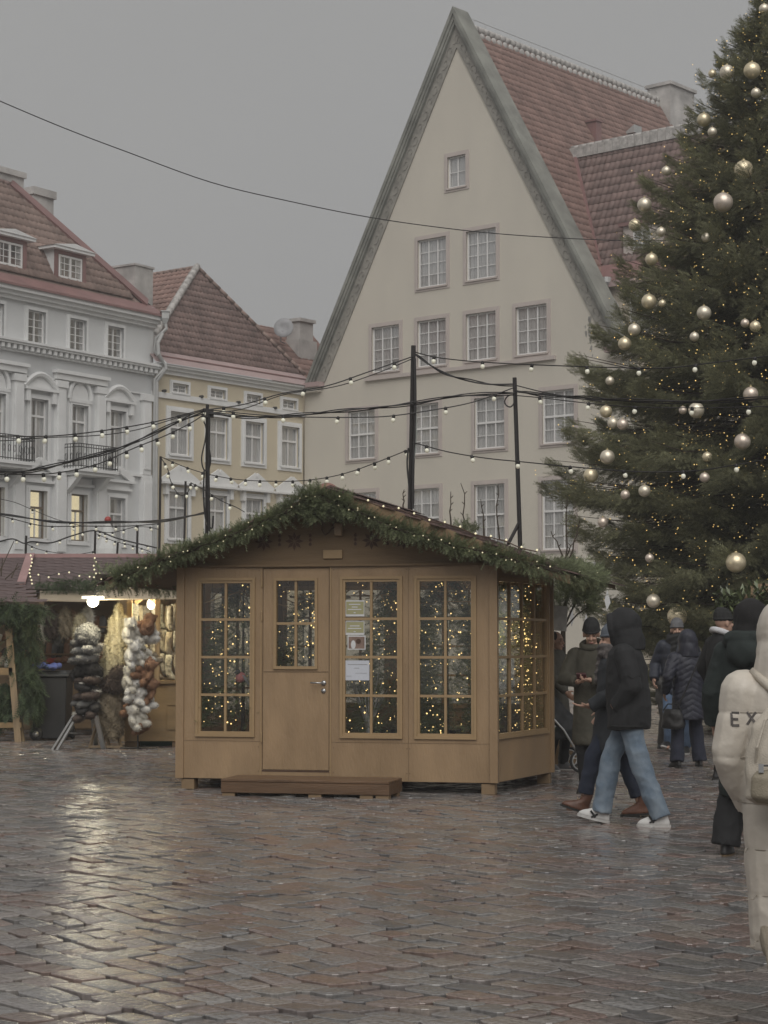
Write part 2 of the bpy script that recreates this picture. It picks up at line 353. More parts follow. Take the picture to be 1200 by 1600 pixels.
def house_window(par, x0, x1, z0, z1, cols, rows, y=.07, fr=.07, mull=.055, mun=.025, transom=None, bars=None, surround=None, sill=None, curtain=1.0, lit=False, m_frame=None, two=False):
    """window > frame bars in one mesh, panes, curtain, surround, sill; rows counted within each light"""
    m_frame = m_frame or M_white; b = MB(); zs = [z0] + ([transom] if transom else []) + [z1]
    b.box(x0, x0 + fr, y, y + .07, z0, z1); b.box(x1 - fr, x1, y, y + .07, z0, z1)
    b.box(x0 + fr, x1 - fr, y, y + .07, z0, z0 + fr); b.box(x0 + fr, x1 - fr, y, y + .07, z1 - fr, z1)
    X0, X1 = x0 + fr, x1 - fr; cw = (X1 - X0 - (cols - 1) * mull) / cols
    for c in range(1, cols):
        xx = X0 + c * cw + (c - 1) * mull; b.box(xx, xx + mull, y + .004, y + .066, z0 + fr, z1 - fr)
    panes = []
    for k in range(len(zs) - 1):
        a = z0 + fr if k == 0 else zs[k] + .04; e = z1 - fr if k == len(zs) - 2 else zs[k + 1] - .04
        if k: b.box(X0, X1, y - .012, y + .072, zs[k] - .04, zs[k] + .04)
        r = rows[k] if isinstance(rows, (list, tuple)) else rows; ph = (e - a - (r - 1) * mun) / r
        for c in range(cols):
            xa = X0 + c * (cw + mull)
            for j in range(r):
                za = a + j * (ph + mun)
                if j: b.box(xa, xa + cw, y + .015, y + .045, za - mun, za)
                if two and (k == 0 or not transom):
                    pass
                panes.append((xa + cw / 2, za + ph / 2, cw, ph))
    w = b.build('window', m_frame, par)
    for (cx, cz, pw, ph) in panes:
        p = link('pane', pane_mesh(pw, ph), None, w); p.location = (cx, y + .035, cz); p.rotation_euler = (random.gauss(0, .01), 0, random.gauss(0, .01))
    if curtain:
        cb = MB(); yy = y + .085
        for (s0, s1) in ((x0, x0 + (x1 - x0) * curtain / 2), (x1 - (x1 - x0) * curtain / 2, x1)):
            n = 12; top = [(s0 + (s1 - s0) * i / n, yy + .025 * math.sin(i * 2.1), z1) for i in range(n + 1)]
            for i in range(n):
                p, q = top[i], top[i + 1]; cb.quad((p[0], p[1], z0), (q[0], q[1], z0), q, p)
        cb.build('curtain', M_curtain, w)
    MB().quad((x0 - .05, y + .30, z0 - .05), (x1 + .05, y + .30, z0 - .05), (x1 + .05, y + .30, z1 + .05), (x0 - .05, y + .30, z1 + .05)).build('room_backing', M_warm if lit else M_dark, w)  # sheet close behind the glass, glowing or dark in place of a room
    if surround:
        t, pr = surround; sb = MB()
        for i in range(2):
            tt = t * (1 - .45 * i); p2 = pr * (1 + .6 * i)
            sb.box(x0 - tt, x0 + .002, -p2, .01, z0 - .002, z1 + tt); sb.box(x1 - .002, x1 + tt, -p2, .01, z0 - .002, z1 + tt); sb.box(x0 + .003, x1 - .003, -p2, .01, z1 - .002, z1 + tt)
        sb.box(x0 - t, x1 + t, -pr * .98, .01, z0 - t * .9, z0 - .003)
        sb.build('surround', M_pink if surround[1] < .05 else M_trim, w)
    if sill: MB().box(x0 - .06, x1 + .06, -sill, y - .002, z0 - .06, z0 + .002).build('sill', M_pink if surround and surround[1] < .05 else M_trim, w)
    return w
def tiles(parent, o, ux, vy, poly, m, tw=.24, ch=.34, amp=.016, lift=.02, name='roof_tiles'):
    """pantiles over a roof plane: o origin, ux along the eave, vy up the slope, poly in that plane"""
    o = Vector(o); ux = Vector(ux).normalized(); vy = Vector(vy).normalized(); nz = ux.cross(vy).normalized()
    if nz.z < 0: nz = -nz
    a0 = min(p[0] for p in poly); a1 = max(p[0] for p in poly); b1 = max(p[1] for p in poly); b0 = min(p[1] for p in poly)
    def span(a):
        hits = []
        for i in range(len(poly)):
            (x0, y0), (x1, y1) = poly[i], poly[(i + 1) % len(poly)]
            if abs(x1 - x0) < 1e-9: continue
            t = (a - x0) / (x1 - x0)
            if -1e-6 <= t <= 1 + 1e-6: hits.append(y0 + (y1 - y0) * t)
        return (min(hits), max(hits)) if hits else (0, 0)
    st = tw / 4; na = int((a1 - a0) / st); nc = int((b1 - b0) / ch) + 1; V = []; Fq = []
    cols = []
    for i in range(na + 1):
        a = min(max(a0 + i * (a1 - a0) / na, a0 + 1e-4), a1 - 1e-4); cols.append((a, *span(a), amp * (math.sin(2 * math.pi * a / tw) + .35 * math.sin(4 * math.pi * a / tw))))
    for c in range(nc):
        ba, bb = b0 + c * ch, b0 + (c + 1) * ch; base = len(V)
        for (a, lo, hi, w) in cols:
            jit = .012 * math.sin(a * 13.7 + c * 7.3)
            pa = min(max(ba, lo), hi); pb = min(max(bb + .05, lo), hi)
            V.append(o + ux * a + vy * pa + nz * (w + lift + jit)); V.append(o + ux * a + vy * pb + nz * (w + jit * .3))
            V.append(o + ux * a + vy * pa + nz * (w - .02))
        for i in range(na):
            p = base + i * 3; q = p + 3
            l = cols[i], cols[i + 1]
            if all(min(max(bb, k[1]), k[2]) - min(max(ba, k[1]), k[2]) < 1e-3 for k in l): continue
            Fq.append((p, q, q + 1, p + 1)); Fq.append((p + 2, q + 2, q, p))
    ob = link(name, np_mesh(name, np.array([tuple(v) for v in V]), np.array(Fq)), m, parent); return tag(ob, None, None, None, 'stuff')
def caps(parent, p, q, r, m, step=.38, name='ridge_tile'):
    p = Vector(p); q = Vector(q); n = max(2, int((q - p).length / step)); d = (q - p) / n; b = MB()
    for i in range(n):
        b.tube([p + d * (i - .06), p + d * (i + 1.05)], [r * 1.08, r * .92], 8)
    return tag(b.build(name, m, parent, True), None, None, None, 'stuff')

# ---------------------------------------------------------------- the tall gabled house
G = Frame((3.0, 77.0), R(-40.84)); gh = G.empty('gabled_house', 'tall cream gabled house with steep red tiled roof and pink window surrounds', 'house')
wins = []
for x0, x1, y0, y1, kind in ((700, 728, 246, 290, 'A'), (652, 699, 377, 445, 'B'), (728.6, 776, 366, 433, 'B'), (581, 624.6, 514.5, 576, 'C'), (652, 698, 503, 568, 'C'), (728, 776, 491.5, 560, 'C'), (806.5, 855, 479, 551.5, 'C'),
    (544, 587, 644, 717, 'D'), (641, 686, 633, 708, 'D'), (741, 789.6, 622, 699, 'D'), (848, 897, 610, 689, 'D'), (546, 588, 771, 860, 'E'), (642, 687, 764, 858, 'E'), (742, 789, 759, 858, 'E'), (847, 897, 751, 857, 'E')):
    a = G.front(x0, (y0 + y1) / 2).x; b = G.front(x1, (y0 + y1) / 2).x
    z = {'A': (19.92, 21.22), 'B': (16.0, 18.0), 'C': (12.72, 14.64), 'D': (9.14, 11.2), 'E': (5.02, 7.72)}[kind]
    mid = (a + b) / 2; w = .95 if kind == 'A' else 1.52
    wins.append((mid - w / 2, mid + w / 2, *z, kind))
zf = 12.6
wall('wall', [(-8.5, 0), (8.6, 0), (8.6, zf - .1), (7.75, zf - .1), (0, 26.6), (-7.75, zf - .1), (-8.5, zf - .1)], [rect(*w[:4]) for w in wins], M_cream, gh)
for (x0, x1, z0, z1, k) in wins:
    tr = {'D': (z0 + z1) / 2 + .02, 'E': z0 + 1.5}.get(k)
    house_window(gh, x0, x1, z0, z1, 2 if k == 'A' else 3, {'A': 2, 'B': 4, 'C': 4, 'D': [2, 2], 'E': [3, 2]}[k], transom=tr, surround=(.17, .03), sill=.08)
ib = MB(); ib.quad((-8.5, .005, 0), (-8.5, 15, 0), (-8.5, 15, zf), (-8.5, .005, zf)); ib.quad((8.6, .005, 0), (8.6, 15, 0), (8.6, 15, zf), (8.6, .005, zf)); ib.build('side_wall', M_cream2, gh)
cs = MB(); cs.box(-4.95, 4.85, -.14, .0, 12.40, 12.55).build('string_course', M_pink, gh)
sc2 = MB(); sc2.box(-8.5, 8.6, -.10, 0, 4.2, 4.5).build('string_course', M_trim, gh)
# raking coping, moulding and frieze, one of each per slope
AP = Vector((0, 0, 27.35))
for s in (-1, 1):
    ft = Vector((s * 8.2, 0, zf)); d = (ft - AP).normalized(); up = Vector((-d.z * s, 0, d.x * s)) if s > 0 else Vector((d.z, 0, -d.x)) ; up = Vector((abs(d.z) * s, 0, abs(d.x)))
    cp = MB()
    def strip(o0, o1, y0, y1, bld):
        p = AP - up * o1; q = ft - up * o1
        k0 = (o1) / up.z; k1 = o0 / up.z
        A0 = Vector((0, 0, AP.z - k0)); A1 = Vector((0, 0, AP.z - k1)); B0 = ft - up * o1; B1 = ft - up * o0
        B0 = B0 + d * ((zf - B0.z) / d.z); B1 = B1 + d * ((zf - B1.z) / d.z)
        v = [(t.x, yy, t.z) for yy in (y0, y1) for t in (A0, A1, B1, B0)]
        bld.add(v, [(0, 1, 2, 3), (7, 6, 5, 4), (0, 4, 5, 1), (1, 5, 6, 2), (2, 6, 7, 3), (3, 7, 4, 0)])
    strip(0, .14, -.32, .70, cp); strip(.142, .26, -.26, .66, cp); strip(.262, .34, -.20, .0, cp)
    cp.build('raking_coping', M_stone, gh)
    fz = MB(); strip(.342, .80, -.06, .0, fz); fo = fz.build('frieze', M_frieze, gh)
    orn = MB(); L = (ft - AP).length - 1.4                          # carved scrolls along the frieze
    for i in range(int(L / .55)):
        c = AP - up * .57 + d * (1.15 + i * .55); c.y = -.07; pts = []
        for k in range(13):
            t = k / 12 * 5.2; rr = .17 - .02 * t; e = d * (rr * math.cos(t) * 1.4) + up * (rr * math.sin(t) * (1 if i % 2 else -1)); pts.append(c + e)
        orn.tube(pts, .022, 4)
    tag(orn.build('scroll_relief', M_frieze, fo), None, None, None, 'stuff')
    MB().box(s * 7.35 if s > 0 else -8.95, 8.95 if s > 0 else -7.35, -.42, .3, zf - .22, zf - .02).build('corbel_cap', M_pinkmetal, gh)
    MB().box(s * 7.5 if s > 0 else -8.8, 8.8 if s > 0 else -7.5, -.28, -.003, zf - .42, zf - .222).build('corbel', M_cream, gh)
sl = Vector((7.85, 0, 12.63)) - Vector((0, 0, 26.75)); sl_len = sl.length; upv = -sl.normalized()
RL = 16.5
rb = MB(); rb.quad((7.85, .3, 12.6), (7.85, RL, 12.6), (0, RL, 26.7), (0, .3, 26.7)); rb.quad((-7.85, .3, 12.6), (-7.85, RL, 12.6), (0, RL, 26.7), (0, .3, 26.7)); rb.build('roof', M_tile, gh)
tiles(gh, (7.85, .9, 12.65), (0, 1, 0), upv, [(0, 0), (RL - .9, 0), (RL - .9, sl_len), (0, sl_len)], M_tile, .26, .36)
caps(gh, (.02, .9, 26.72), (.02, RL, 26.72), .17, M_capw, .36)
mo = MB()
for i in range(40): mo.ell((.20, 1.0 + i * .39, 26.42), (.07, .19, .16), 8, 5)
tag(mo.build('ridge_mortar', M_capw, gh, True), None, None, None, 'stuff')
rl = MB(); rl.tube([(0, 1.0, 27.12), (0, RL - .2, 27.12)], .014, 5)
for i in range(20): rl.tube([(0, 1.1 + i * .78, 26.8), (0, 1.1 + i * .78, 27.12)], .011, 5)
rl.build('ridge_rail', M_zinc, gh)
MB().box(-.5, .75, 14.9, 17.0, 25.0, 27.35).box(-.6, .85, 14.8, 17.1, 27.35, 27.5).build('chimney', M_chim, gh)
p = G.plane(925, 205, (7.85, .3, 12.63), (14.1, 0, 7.85)); MB().box(p.x - .2, p.x + .35, p.y - .2, p.y + .2, p.z - .6, p.z + .35).box(p.x - .26, p.x + .4, p.y - .26, p.y + .26, p.z + .35, p.z + .43).build('vent_stack', M_redmetal, gh)
p = G.plane(982, 208, (7.85, .3, 12.63), (14.1, 0, 7.85)); MB().prism([(p.x - .1, p.y - .3, p.z - .1), (p.x + .5, p.y - .3, p.z + .25), (p.x + .5, p.y - .3, p.z - .1)], (0, .6, 0)).build('roof_hatch', M_zinc, gh)
# the cross wing
wr = Vector((2.76, 4.17, 21.78)); we = Vector((5.83, 1.58, 16.1)); WX = 17.0
vv = Vector((0, wr.y - we.y, wr.z - we.z)); vl = vv.length
MB().quad((we.x, we.y + .03, we.z - .05), (WX, we.y + .03, we.z - .05), (WX, wr.y + .03, wr.z - .05), (wr.x, wr.y + .03, wr.z - .05)).build('wing_roof', M_tile2, gh)
tiles(gh, (0, we.y, we.z), (1, 0, 0), vv, [(we.x, 0), (WX, 0), (WX, vl), (wr.x, vl)], M_tile2, .26, .40, .022, .028, 'wing_roof_tiles')
rv = MB()
for i in range(int((WX - wr.x) / .36)):
    x = wr.x + i * .36; rv.box(x, x + .345, wr.y - .28, wr.y + .03, wr.z - .42, wr.z + .02)
tag(rv.build('wing_ridge_tile', M_capw, gh), None, None, None, 'stuff')
caps(gh, (wr.x, wr.y, wr.z + .06), (WX, wr.y, wr.z + .06), .12, M_capw)
MB().bar(we + Vector((-.05, -.05, .05)), wr + Vector((-.05, -.05, .05)), .35, .06, (0, -1, .4)).build('valley', M_redmetal, gh)
MB().quad((we.x - .35, we.y - .05, we.z + .05), (WX, we.y - .05, we.z + .05), (WX, we.y - .55, we.z - .75), (we.x - .35, we.y - .55, we.z - .75)).build('eave_sheet', M_redmetal, gh)
MB().box(we.x - .35, WX, we.y - .62, we.y - .5, we.z - .95, we.z - .72).build('gutter', M_pinkmetal, gh)
wy = we.y - .3
ww = []
for px, py in ((1001, 485),):
    q = G.front(px, py, wy); ww.append((q.x - .55, q.x + .55, q.z - 1.0, q.z + .75))
wall('wing_wall', [(5.0, 0), (WX, 0), (WX, 15.2), (5.0, 15.2)], [rect(*w) for w in ww], M_cream2, gh, wy)
# wing window and dormer stand in the wing's own plane
wg = bpy.data.objects.new('wing_front', None); COL.objects.link(wg); wg.parent = gh; wg.location = (0, wy, 0)
for w in ww: house_window(gh, *w, 2, 3).location = (0, wy, 0)
bpy.data.objects.remove(wg)
dq = G.front(1003, 388, 1.75); dm = MB()
dx, dz = dq.x, dq.z
dm.box(dx - .85, dx - .42, 1.75, 3.2, dz - .75, dz + .95); dm.box(dx + .42, dx + .85, 1.75, 3.2, dz - .75, dz + .95); dm.box(dx - .42, dx + .42, 1.75, 3.2, dz + .75, dz + .95); dm.box(dx - .42, dx + .42, 1.75, 3.2, dz - .75, dz - .7)
dmo = dm.build('dormer', M_pink, gh)
MB().box(dx - 1.0, dx + 1.0, 1.6, 3.6, dz + .95, dz + 1.08).build('dormer_roof', M_redmetal, dmo)
ws = house_window(gh, dx - .42, dx + .42, dz - .7, dz + .75, 2, 3, y=.03); ws.location = (0, 1.75, 0)
pp = G.front(945, 437, we.y - .7); hop = MB(); hop.lathe([(.07, -.5), (.09, -.25), (.2, -.1), (.2, .1)], (pp.x, we.y - .6, pp.z), 10)
hop.tube([(pp.x, we.y - .6, pp.z - .4), (pp.x + .35, wy - .1, pp.z - 1.0), (pp.x + .9, wy - .1, pp.z - 2.2), (pp.x + .9, wy - .1, 0)], .07, 8); hop.build('downpipe', M_zinc, gh)

M_peel = mat('peeled_render', (.30, .285, .26), .95, .3, 6, .4, 30)
for (px_, py_, n_, sp) in ((918, 522, 5, 5), (925, 545, 4, 6), (921, 500, 3, 3), (506, 575, 3, 3), (930, 475, 3, 3)):
    for k in range(n_):
        c = G.front(px_ + random.gauss(0, sp * .5), py_ + random.gauss(0, sp)); r_ = random.uniform(.06, .2)
        MB().prism([(c.x + r_ * .5 * random.uniform(.5, 1.2) * math.cos(a), -.003, c.z + r_ * random.uniform(.5, 1.3) * math.sin(a)) for a in [j * math.pi / 5 for j in range(10)]], (0, .002, 0)).build('peeled_patch', M_peel, gh)
# ---------------------------------------------------------------- the ochre house
YH = Frame((-3.4608, 82.5847), R(51.992)); yh = YH.empty('ochre_house', 'ochre yellow house with hipped brown tile roof beside the tall gable', 'house')
yw = []
for px, py in ((280, 678), (340, 684), (396, 692), (452, 698)):
    q = YH.front(px, py); yw.append((q.x - .58, q.x + .58, 8.93, 10.66, 'M'))
for px in (280.5, 339, 395, 451):
    q = YH.front(px, 610); yw.append((q.x - .46, q.x + .46, 11.42, 11.80, 'T'))
for px in (277, 338, 396, 452):
    q = YH.front(px, 805); yw.append((q.x - .55, q.x + .55, 5.55, 7.44, 'L'))
wall('wall', rect(-9.35, -.05, 0, 12.35), [rect(*w[:4]) for w in yw], M_yellow, yh)
for (x0, x1, z0, z1, k) in yw:
    w = house_window(yh, x0, x1, z0, z1, 2, 2 if k == 'T' else [1, 1], transom=None if k == 'T' else z1 - .62, surround=(.2, .06) if k != 'T' else (.12, .06), sill=.12)
    if k == 'L':
        c = (x0 + x1) / 2; b = MB(); zt = z1 + .32
        b.prism([(c - .95, -.2, zt), (c + .95, -.2, zt), (c, -.2, zt + .52)], (0, .06, 0)); b.bar((c - 1.05, -.2, zt), (c + 1.05, -.2, zt), .3, .08); b.bar((c - 1.05, -.16, zt + .05), (c, -.16, zt + .63), .28, .07, (0, -1, 0)); b.bar((c + 1.05, -.16, zt + .05), (c, -.16, zt + .63), .28, .07, (0, -1, 0))
        for s in (-1, 1): b.box(c + s * .75 - .09, c + s * .75 + .09, -.2, -.003, zt - .45, zt - .042)
        b.build('pediment', M_trim, w)
bd = MB(); bd.box(-9.35, -.05, -.09, 0, 11.14, 11.36).build('string_course', M_trim, yh)
cn = MB(); cn.box(-9.35, -.05, -.12, 0, 12.1, 12.25); cn.box(-9.35, -.05, -.25, .1, 12.252, 12.37); cn.box(-9.35, -.05, -.38, .1, 12.372, 12.46).build('cornice', M_trim, yh)
for px in (254, 312, 370, 427):
    q = YH.front(px, 611 + (px - 254) * .155); MB().cap((q.x, -.02, q.z), (q.x, -.16, q.z), .06, .06, 8).build('anchor_boss', M_iron, yh)
ap = Vector((-4.2, 2.45, 17.35)); bl = Vector((-9.35, .25, 13.05)); br = Vector((.25, .25, 13.05)); el = Vector((-9.5, -.45, 12.47)); er = Vector((.1, -.45, 12.47))
MB().quad(el, er, br, bl).build('eave_sheet', M_pinkmetal, yh)
sm = MB(); sm.bar((bl + el) / 2 + Vector((.2, 0, .04)), (br + er) / 2 + Vector((0, 0, .04)), .03, .05).build('sheet_seam', M_redmetal, yh)
MB().add([el, er, br, bl], [(0, 1, 2, 3)])
u = (br - bl).normalized(); v = (ap - bl) - u * (ap - bl).dot(u); a_ = (ap - bl).dot(u)
MB().quad(bl + Vector((0, .04, -.03)), br + Vector((0, .04, -.03)), ap + Vector((0, .04, -.03))).build('roof', M_tile2, yh)
tiles(yh, bl, u, v, [(0, 0), ((br - bl).length, 0), (a_, v.length)], M_tile2, .22, .32, .022, .024)
bk = ap + Vector((0, 12, 0)); bl2 = Vector((-9.35, 14, 13.05))
u2 = Vector((0, -1, 0)); v2 = (ap - bl) - u2 * (ap - bl).dot(u2)
MB().quad(bl + Vector((.03, 0, -.03)), ap + Vector((.03, 0, -.03)), bk + Vector((.03, 0, -.03)), bl2 + Vector((.03, 0, -.03))).build('side_roof', M_tile3, yh)
tiles(yh, bl2, u2, v2, [(0, 0), ((bl2 - bl).length, 0), ((bl2 - Vector((0, ap.y, 0))).y, v2.length), (0, v2.length)], M_tile, .25, .42, .028, .05, 'side_roof_tiles')
caps(yh, bl + Vector((0, -.05, .06)), ap + Vector((0, -.05, .06)), .15, M_capw, .42, 'hip_tile'); caps(yh, br + Vector((0, -.05, .04)), ap + Vector((0, -.05, .04)), .08, M_tile3, .42, 'hip_tile'); caps(yh, ap, bk, .1, M_tile3)
MB().box(-9.35, -9.3, .02, 14, 0, 13).build('side_wall', M_yellow, yh)
MB().box(-.1, -.05, .02, 14, 0, 12.3).build('side_wall', M_yellow, yh)
dp = MB(); q1 = YH.front(238, 508); dp.tube([(-9.2, -.5, 13.6), (-9.45, -.5, 13.2), (-9.45, -.55, 12.75), (-9.0, -.5, 12.3), (-9.3, -.2, 11.8), (-9.3, -.2, 0)], .075, 8).build('downpipe', M_zinc, yh)
# the lower roof behind, with its chimney and dish
br_h = YH.empty('rear_house', 'low red tiled roof rising behind the ochre house hip', 'house')
q = YH.front(500, 560, 4.0)
MB().quad((.3, 2.0, 12.9), (6.5, 2.0, 12.9), (6.5, 5.0, 16.0), (-1.5, 5.0, 16.0)).build('roof', M_tile, br_h)
vv = Vector((0, 3.0, 3.1)); tiles(br_h, (-1.5, 2.0, 12.95), (1, 0, 0), vv, [(1.8, 0), (8, 0), (8, vv.length), (0, vv.length)], M_tile, .25, .42)
MB().box(.35, 6.5, 2.1, 5, 0, 12.88).build('wall', M_yellow, br_h)
c1 = YH.front(468, 530, 4.0)
ch = MB(); ch.box(c1.x - .45, c1.x + .5, 3.6, 4.4, c1.z - 1.6, c1.z + .75); ch.box(c1.x - .62, c1.x + .66, 3.5, 4.5, c1.z - 1.6, c1.z - .1); ch.box(c1.x - .55, c1.x + .6, 3.5, 4.5, c1.z + .75, c1.z + .9); ch.build('chimney', M_chim, br_h)
c2 = YH.front(443, 512, 3.4); d_ = MB(); dish = [(.02, -.10), (.2, -.09), (.36, -.05), (.46, 0.0), (.45, .015), (.2, -.07), (.02, -.085)]
d_.lathe(dish, n=20).xform(Matrix.Translation((c2.x, 3.4, c2.z)) @ Matrix.Rotation(R(-60), 4, 'Z') @ Matrix.Rotation(R(80), 4, 'X')); d_.tube([(c2.x, 3.45, c2.z - .1), (c2.x, 3.6, c2.z - .6), (c2.x + .5, 3.7, c2.z - .65)], .03, 6)
tag(d_.build('satellite_dish', mat('dish_grey', (.30, .30, .31), .5), None, True), 'round grey satellite dish on the roof beside the small chimney', 'satellite dish').location = YH.o
bpy.data.objects['satellite_dish'].rotation_euler = (0, 0, YH.a)

# ---------------------------------------------------------------- the pale grey palace front
Q = Frame((-9.15057, 75.3043), R(56.3715)); qh = Q.empty('grey_townhouse', 'pale grey classical townhouse with iron balconies and red dormered roof', 'house')
qw = []; XL = -12.0
cols_ = [-10.95, -8.75, -6.45, -4.25, -2.2]; cx3 = [-10.9, -8.7, -6.56, -4.35, -2.24]
for c in cx3: qw.append((c - .46, c + .46, 12.42, 13.6, 'A'))
cx2 = [-10.8, -8.55, -6.37, -4.2, -2.06]
for i, c in enumerate(cx2): qw.append((c - .45, c + .45, 8.05, 10.36, 'N'))
for i, c in enumerate(cx2): qw.append((c - .45, c + .45, 5.25, 7.0, 'G'))
wall('wall', rect(XL, .05, 0, 14.2), [rect(*w[:4]) for w in qw], M_greyw, qh)
M_dkframe = mat('brown_frame', (.16, .12, .08), .6)
for (x0, x1, z0, z1, k) in qw:
    c = (x0 + x1) / 2; i = min(range(5), key=lambda j: abs(cx2[j] - c))
    if k == 'A': w = house_window(qh, x0, x1, z0, z1, 2, 4, surround=(.13, .055), curtain=.3, fr=.05)
    else:
        lit = k == 'G' and i < 4
        w = house_window(qh, x0, x1, z0, z1, 1 if k == 'G' else 2, [1, 1], transom=z1 - .62, surround=(.17, .06), curtain=.35 if lit else .8, lit=lit, fr=.05, m_frame=M_dkframe if lit else None, y=.10)
        MB().box(c - .025, c + .025, .105, .155, z0 + .05, z1 - .66).build('mullion', M_white, w)
        b = MB()
        if k == 'N':
            zt = z1 + .3; arch = i in (1, 3)
            n = 12
            if arch:                                               # blind arch over the door to the balcony
                b.prism([(c + .46 * math.cos(math.pi * j / n), -.07, zt - .1 + .62 * math.sin(math.pi * j / n)) for j in range(n + 1)], (0, .066, 0))
                b.tube([(c + .6 * math.cos(math.pi * j / n), -.06, zt - .1 + .78 * math.sin(math.pi * j / n)) for j in range(n + 1)], .09, 6)
                b.box(c - .62, c + .62, -.12, -.003, zt - .22, zt - .1); b.box(c - .09, c + .09, -.2, -.003, zt + .6, zt + .85)
            else:                                                  # segmental pediment on brackets
                b.box(c - .85, c + .85, -.24, -.003, zt, zt + .1)
                P_ = [(c - .9 + 1.8 * j / n, -.12, zt + .12 + .5 * math.sin(math.pi * j / n)) for j in range(n + 1)]; b.tube(P_, .1, 6)
                b.prism([(p[0] * .94 + c * .06, -.06, p[2] - .06) for p in P_], (0, .057, 0))
                for s in (-1, 1): b.box(c + s * .68 - .09, c + s * .68 + .09, -.2, -.003, zt - .42, zt - .003)
        else:
            zt = z1 + .28; b.box(c - .75, c + .75, -.16, -.003, zt, zt + .1); b.box(c - .68, c + .68, -.08, -.003, zt + .102, zt + .3)
            if i not in (1, 3):
                b.bar((c - .85, -.13, zt + .42), (c, -.13, zt + .82), .26, .09, (0, -1, 0)); b.bar((c + .85, -.13, zt + .42), (c, -.13, zt + .82), .26, .09, (0, -1, 0)); b.box(c - .9, c + .9, -.22, -.003, zt + .302, zt + .4)
        b.build('pediment', M_trim, w)
for x in (-.45, -3.1, -5.3, -7.5, -9.65, -11.8):                    # pilasters
    b = MB(); b.box(x - .24, x + .24, -.16, -.003, 8.0, 10.9); b.box(x - .31, x + .31, -.22, -.003, 10.902, 11.15); b.box(x - .19, x + .19, -.2, -.161, 8.2, 10.8); b.box(x - .29, x + .29, -.2, -.003, 4.6, 7.9); b.box(x - .22, x + .22, -.24, -.201, 4.8, 7.7); b.build('pilaster', M_trim, qh)
for x0, x1 in ((-5.7, -2.75), (-10.1, -7.1)):
    b = MB(); b.box(x0, x1, -.3, -.003, 11.42, 11.55); b.box(x0 + .08, x1 - .08, -.22, -.003, 11.2, 11.418); b.build('entablature', M_trim, qh)
b = MB(); b.box(XL, .05, -.08, -.003, 11.152, 11.2); b.box(XL, .05, -.14, -.003, 7.9, 8.0); b.box(XL, .05, -.10, -.003, 4.45, 4.6); b.build('string_course', M_trim, qh)
MB().box(XL, .05, -.05, -.003, 11.2, 11.95).build('frieze', M_grey_dk, qh)
b = MB(); b.box(XL, .1, -.18, -.003, 11.952, 12.02); b.box(XL, .12, -.42, .02, 12.28, 12.36); b.box(XL, .1, -.36, -.003, 12.2, 12.278); b.build('cornice', M_trim, qh)
den = MB(); den.box(-.075, .075, -.12, 0, 0, .17); dme = den.mesh('dentil'); dme.materials.append(M_trim)
for i in range(40):
    o = link('dentil', dme, None, qh); o.location = (-.1 - i * .3, -.19, 12.025)
b = MB(); b.box(XL, .1, -.16, -.003, 13.85, 13.98); b.box(XL, .12, -.3, -.003, 13.982, 14.12); b.box(XL, .14, -.45, -.003, 14.122, 14.28); b.build('eave_cornice', M_trim, qh)
MB().quad((XL, -.5, 14.3), (.2, -.5, 14.3), (.2, .18, 14.8), (XL, .18, 14.8)).box(XL, .2, -.53, -.49, 14.26, 14.34).build('eave_sheet', M_redmetal, qh)
h0 = Vector((.15, .2, 14.82)); h1 = Vector((-5.35, 2.55, 18.9)); e0 = Vector((XL, .2, 14.82)); e1 = Vector((XL, 2.55, 18.9))
MB().quad(e0 + Vector((0, .04, -.04)), h0 + Vector((0, .04, -.04)), h1 + Vector((0, .04, -.04)), e1 + Vector((0, .04, -.04))).build('roof', M_tile3, qh)
v = Vector((0, h1.y - h0.y, h1.z - h0.z)); tiles(qh, (0, .2, 14.86), (1, 0, 0), v, [(XL, .08), (-.9, .08), (-1.0, .9), (-5.5, v.length), (XL, v.length)], M_tile3, .25, .36)
MB().quad(h0 + Vector((0, 0, -.02)), (.15, 7, 14.8), (-5.35, 7, 18.88), h1 + Vector((0, 0, -.02))).build('hip_sheet', M_redmetal, qh)
MB().bar(h0 + Vector((-.25, 0, .06)), h1 + Vector((0, 0, .06)), .5, .1, (0, -.6, .5)).build('hip_flashing', M_redmetal, qh)
caps(qh, e1, h1, .1, M_tile2)
for dx in (-4.35, -7.55, -10.7):                                     # dormers
    y0 = .36; d = MB(); z0, z1 = 15.14, 16.05; a, c = dx - .66, dx + .66
    d.box(a - .2, a, y0, 1.5, z0 - .2, z1 + .14); d.box(c, c + .2, y0, 1.5, z0 - .2, z1 + .14); d.box(a, c, y0, 1.5, z1, z1 + .14); d.box(a, c, y0, 1.4, z0 - .2, z0)
    do = d.build('dormer', M_redmetal, qh)
    for xx in (a - .21, c + .2): MB().prism([(xx, y0 + .04, z0 - .1), (xx, y0 + .04, z1 + .14), (xx, 1.15, z1 + .14)], (.012, 0, 0)).build('dormer_cheek', M_greyw, do)
    r_ = MB(); r_.box(a - .45, c + .45, y0 - .22, 1.6, z1 + .142, z1 + .25); r_.prism([(a - .5, y0 - .26, z1 + .252), (c + .5, y0 - .26, z1 + .252), (dx, y0 - .26, z1 + .44)], (0, 1.9, 0)); r_.build('dormer_roof', M_trim, do)
    w = house_window(qh, a + .02, c - .02, z0 + .02, z1 - .02, 2, 3, y=.0, curtain=.4, fr=.08, mull=.1); w.location = (0, y0, 0)
    m_ = MB()
    for s in (-.31, .31): m_.box(dx + s - .012, dx + s + .012, .02, .045, z0 + .1, z1 - .1)
    m_.build('muntin', M_white, w)
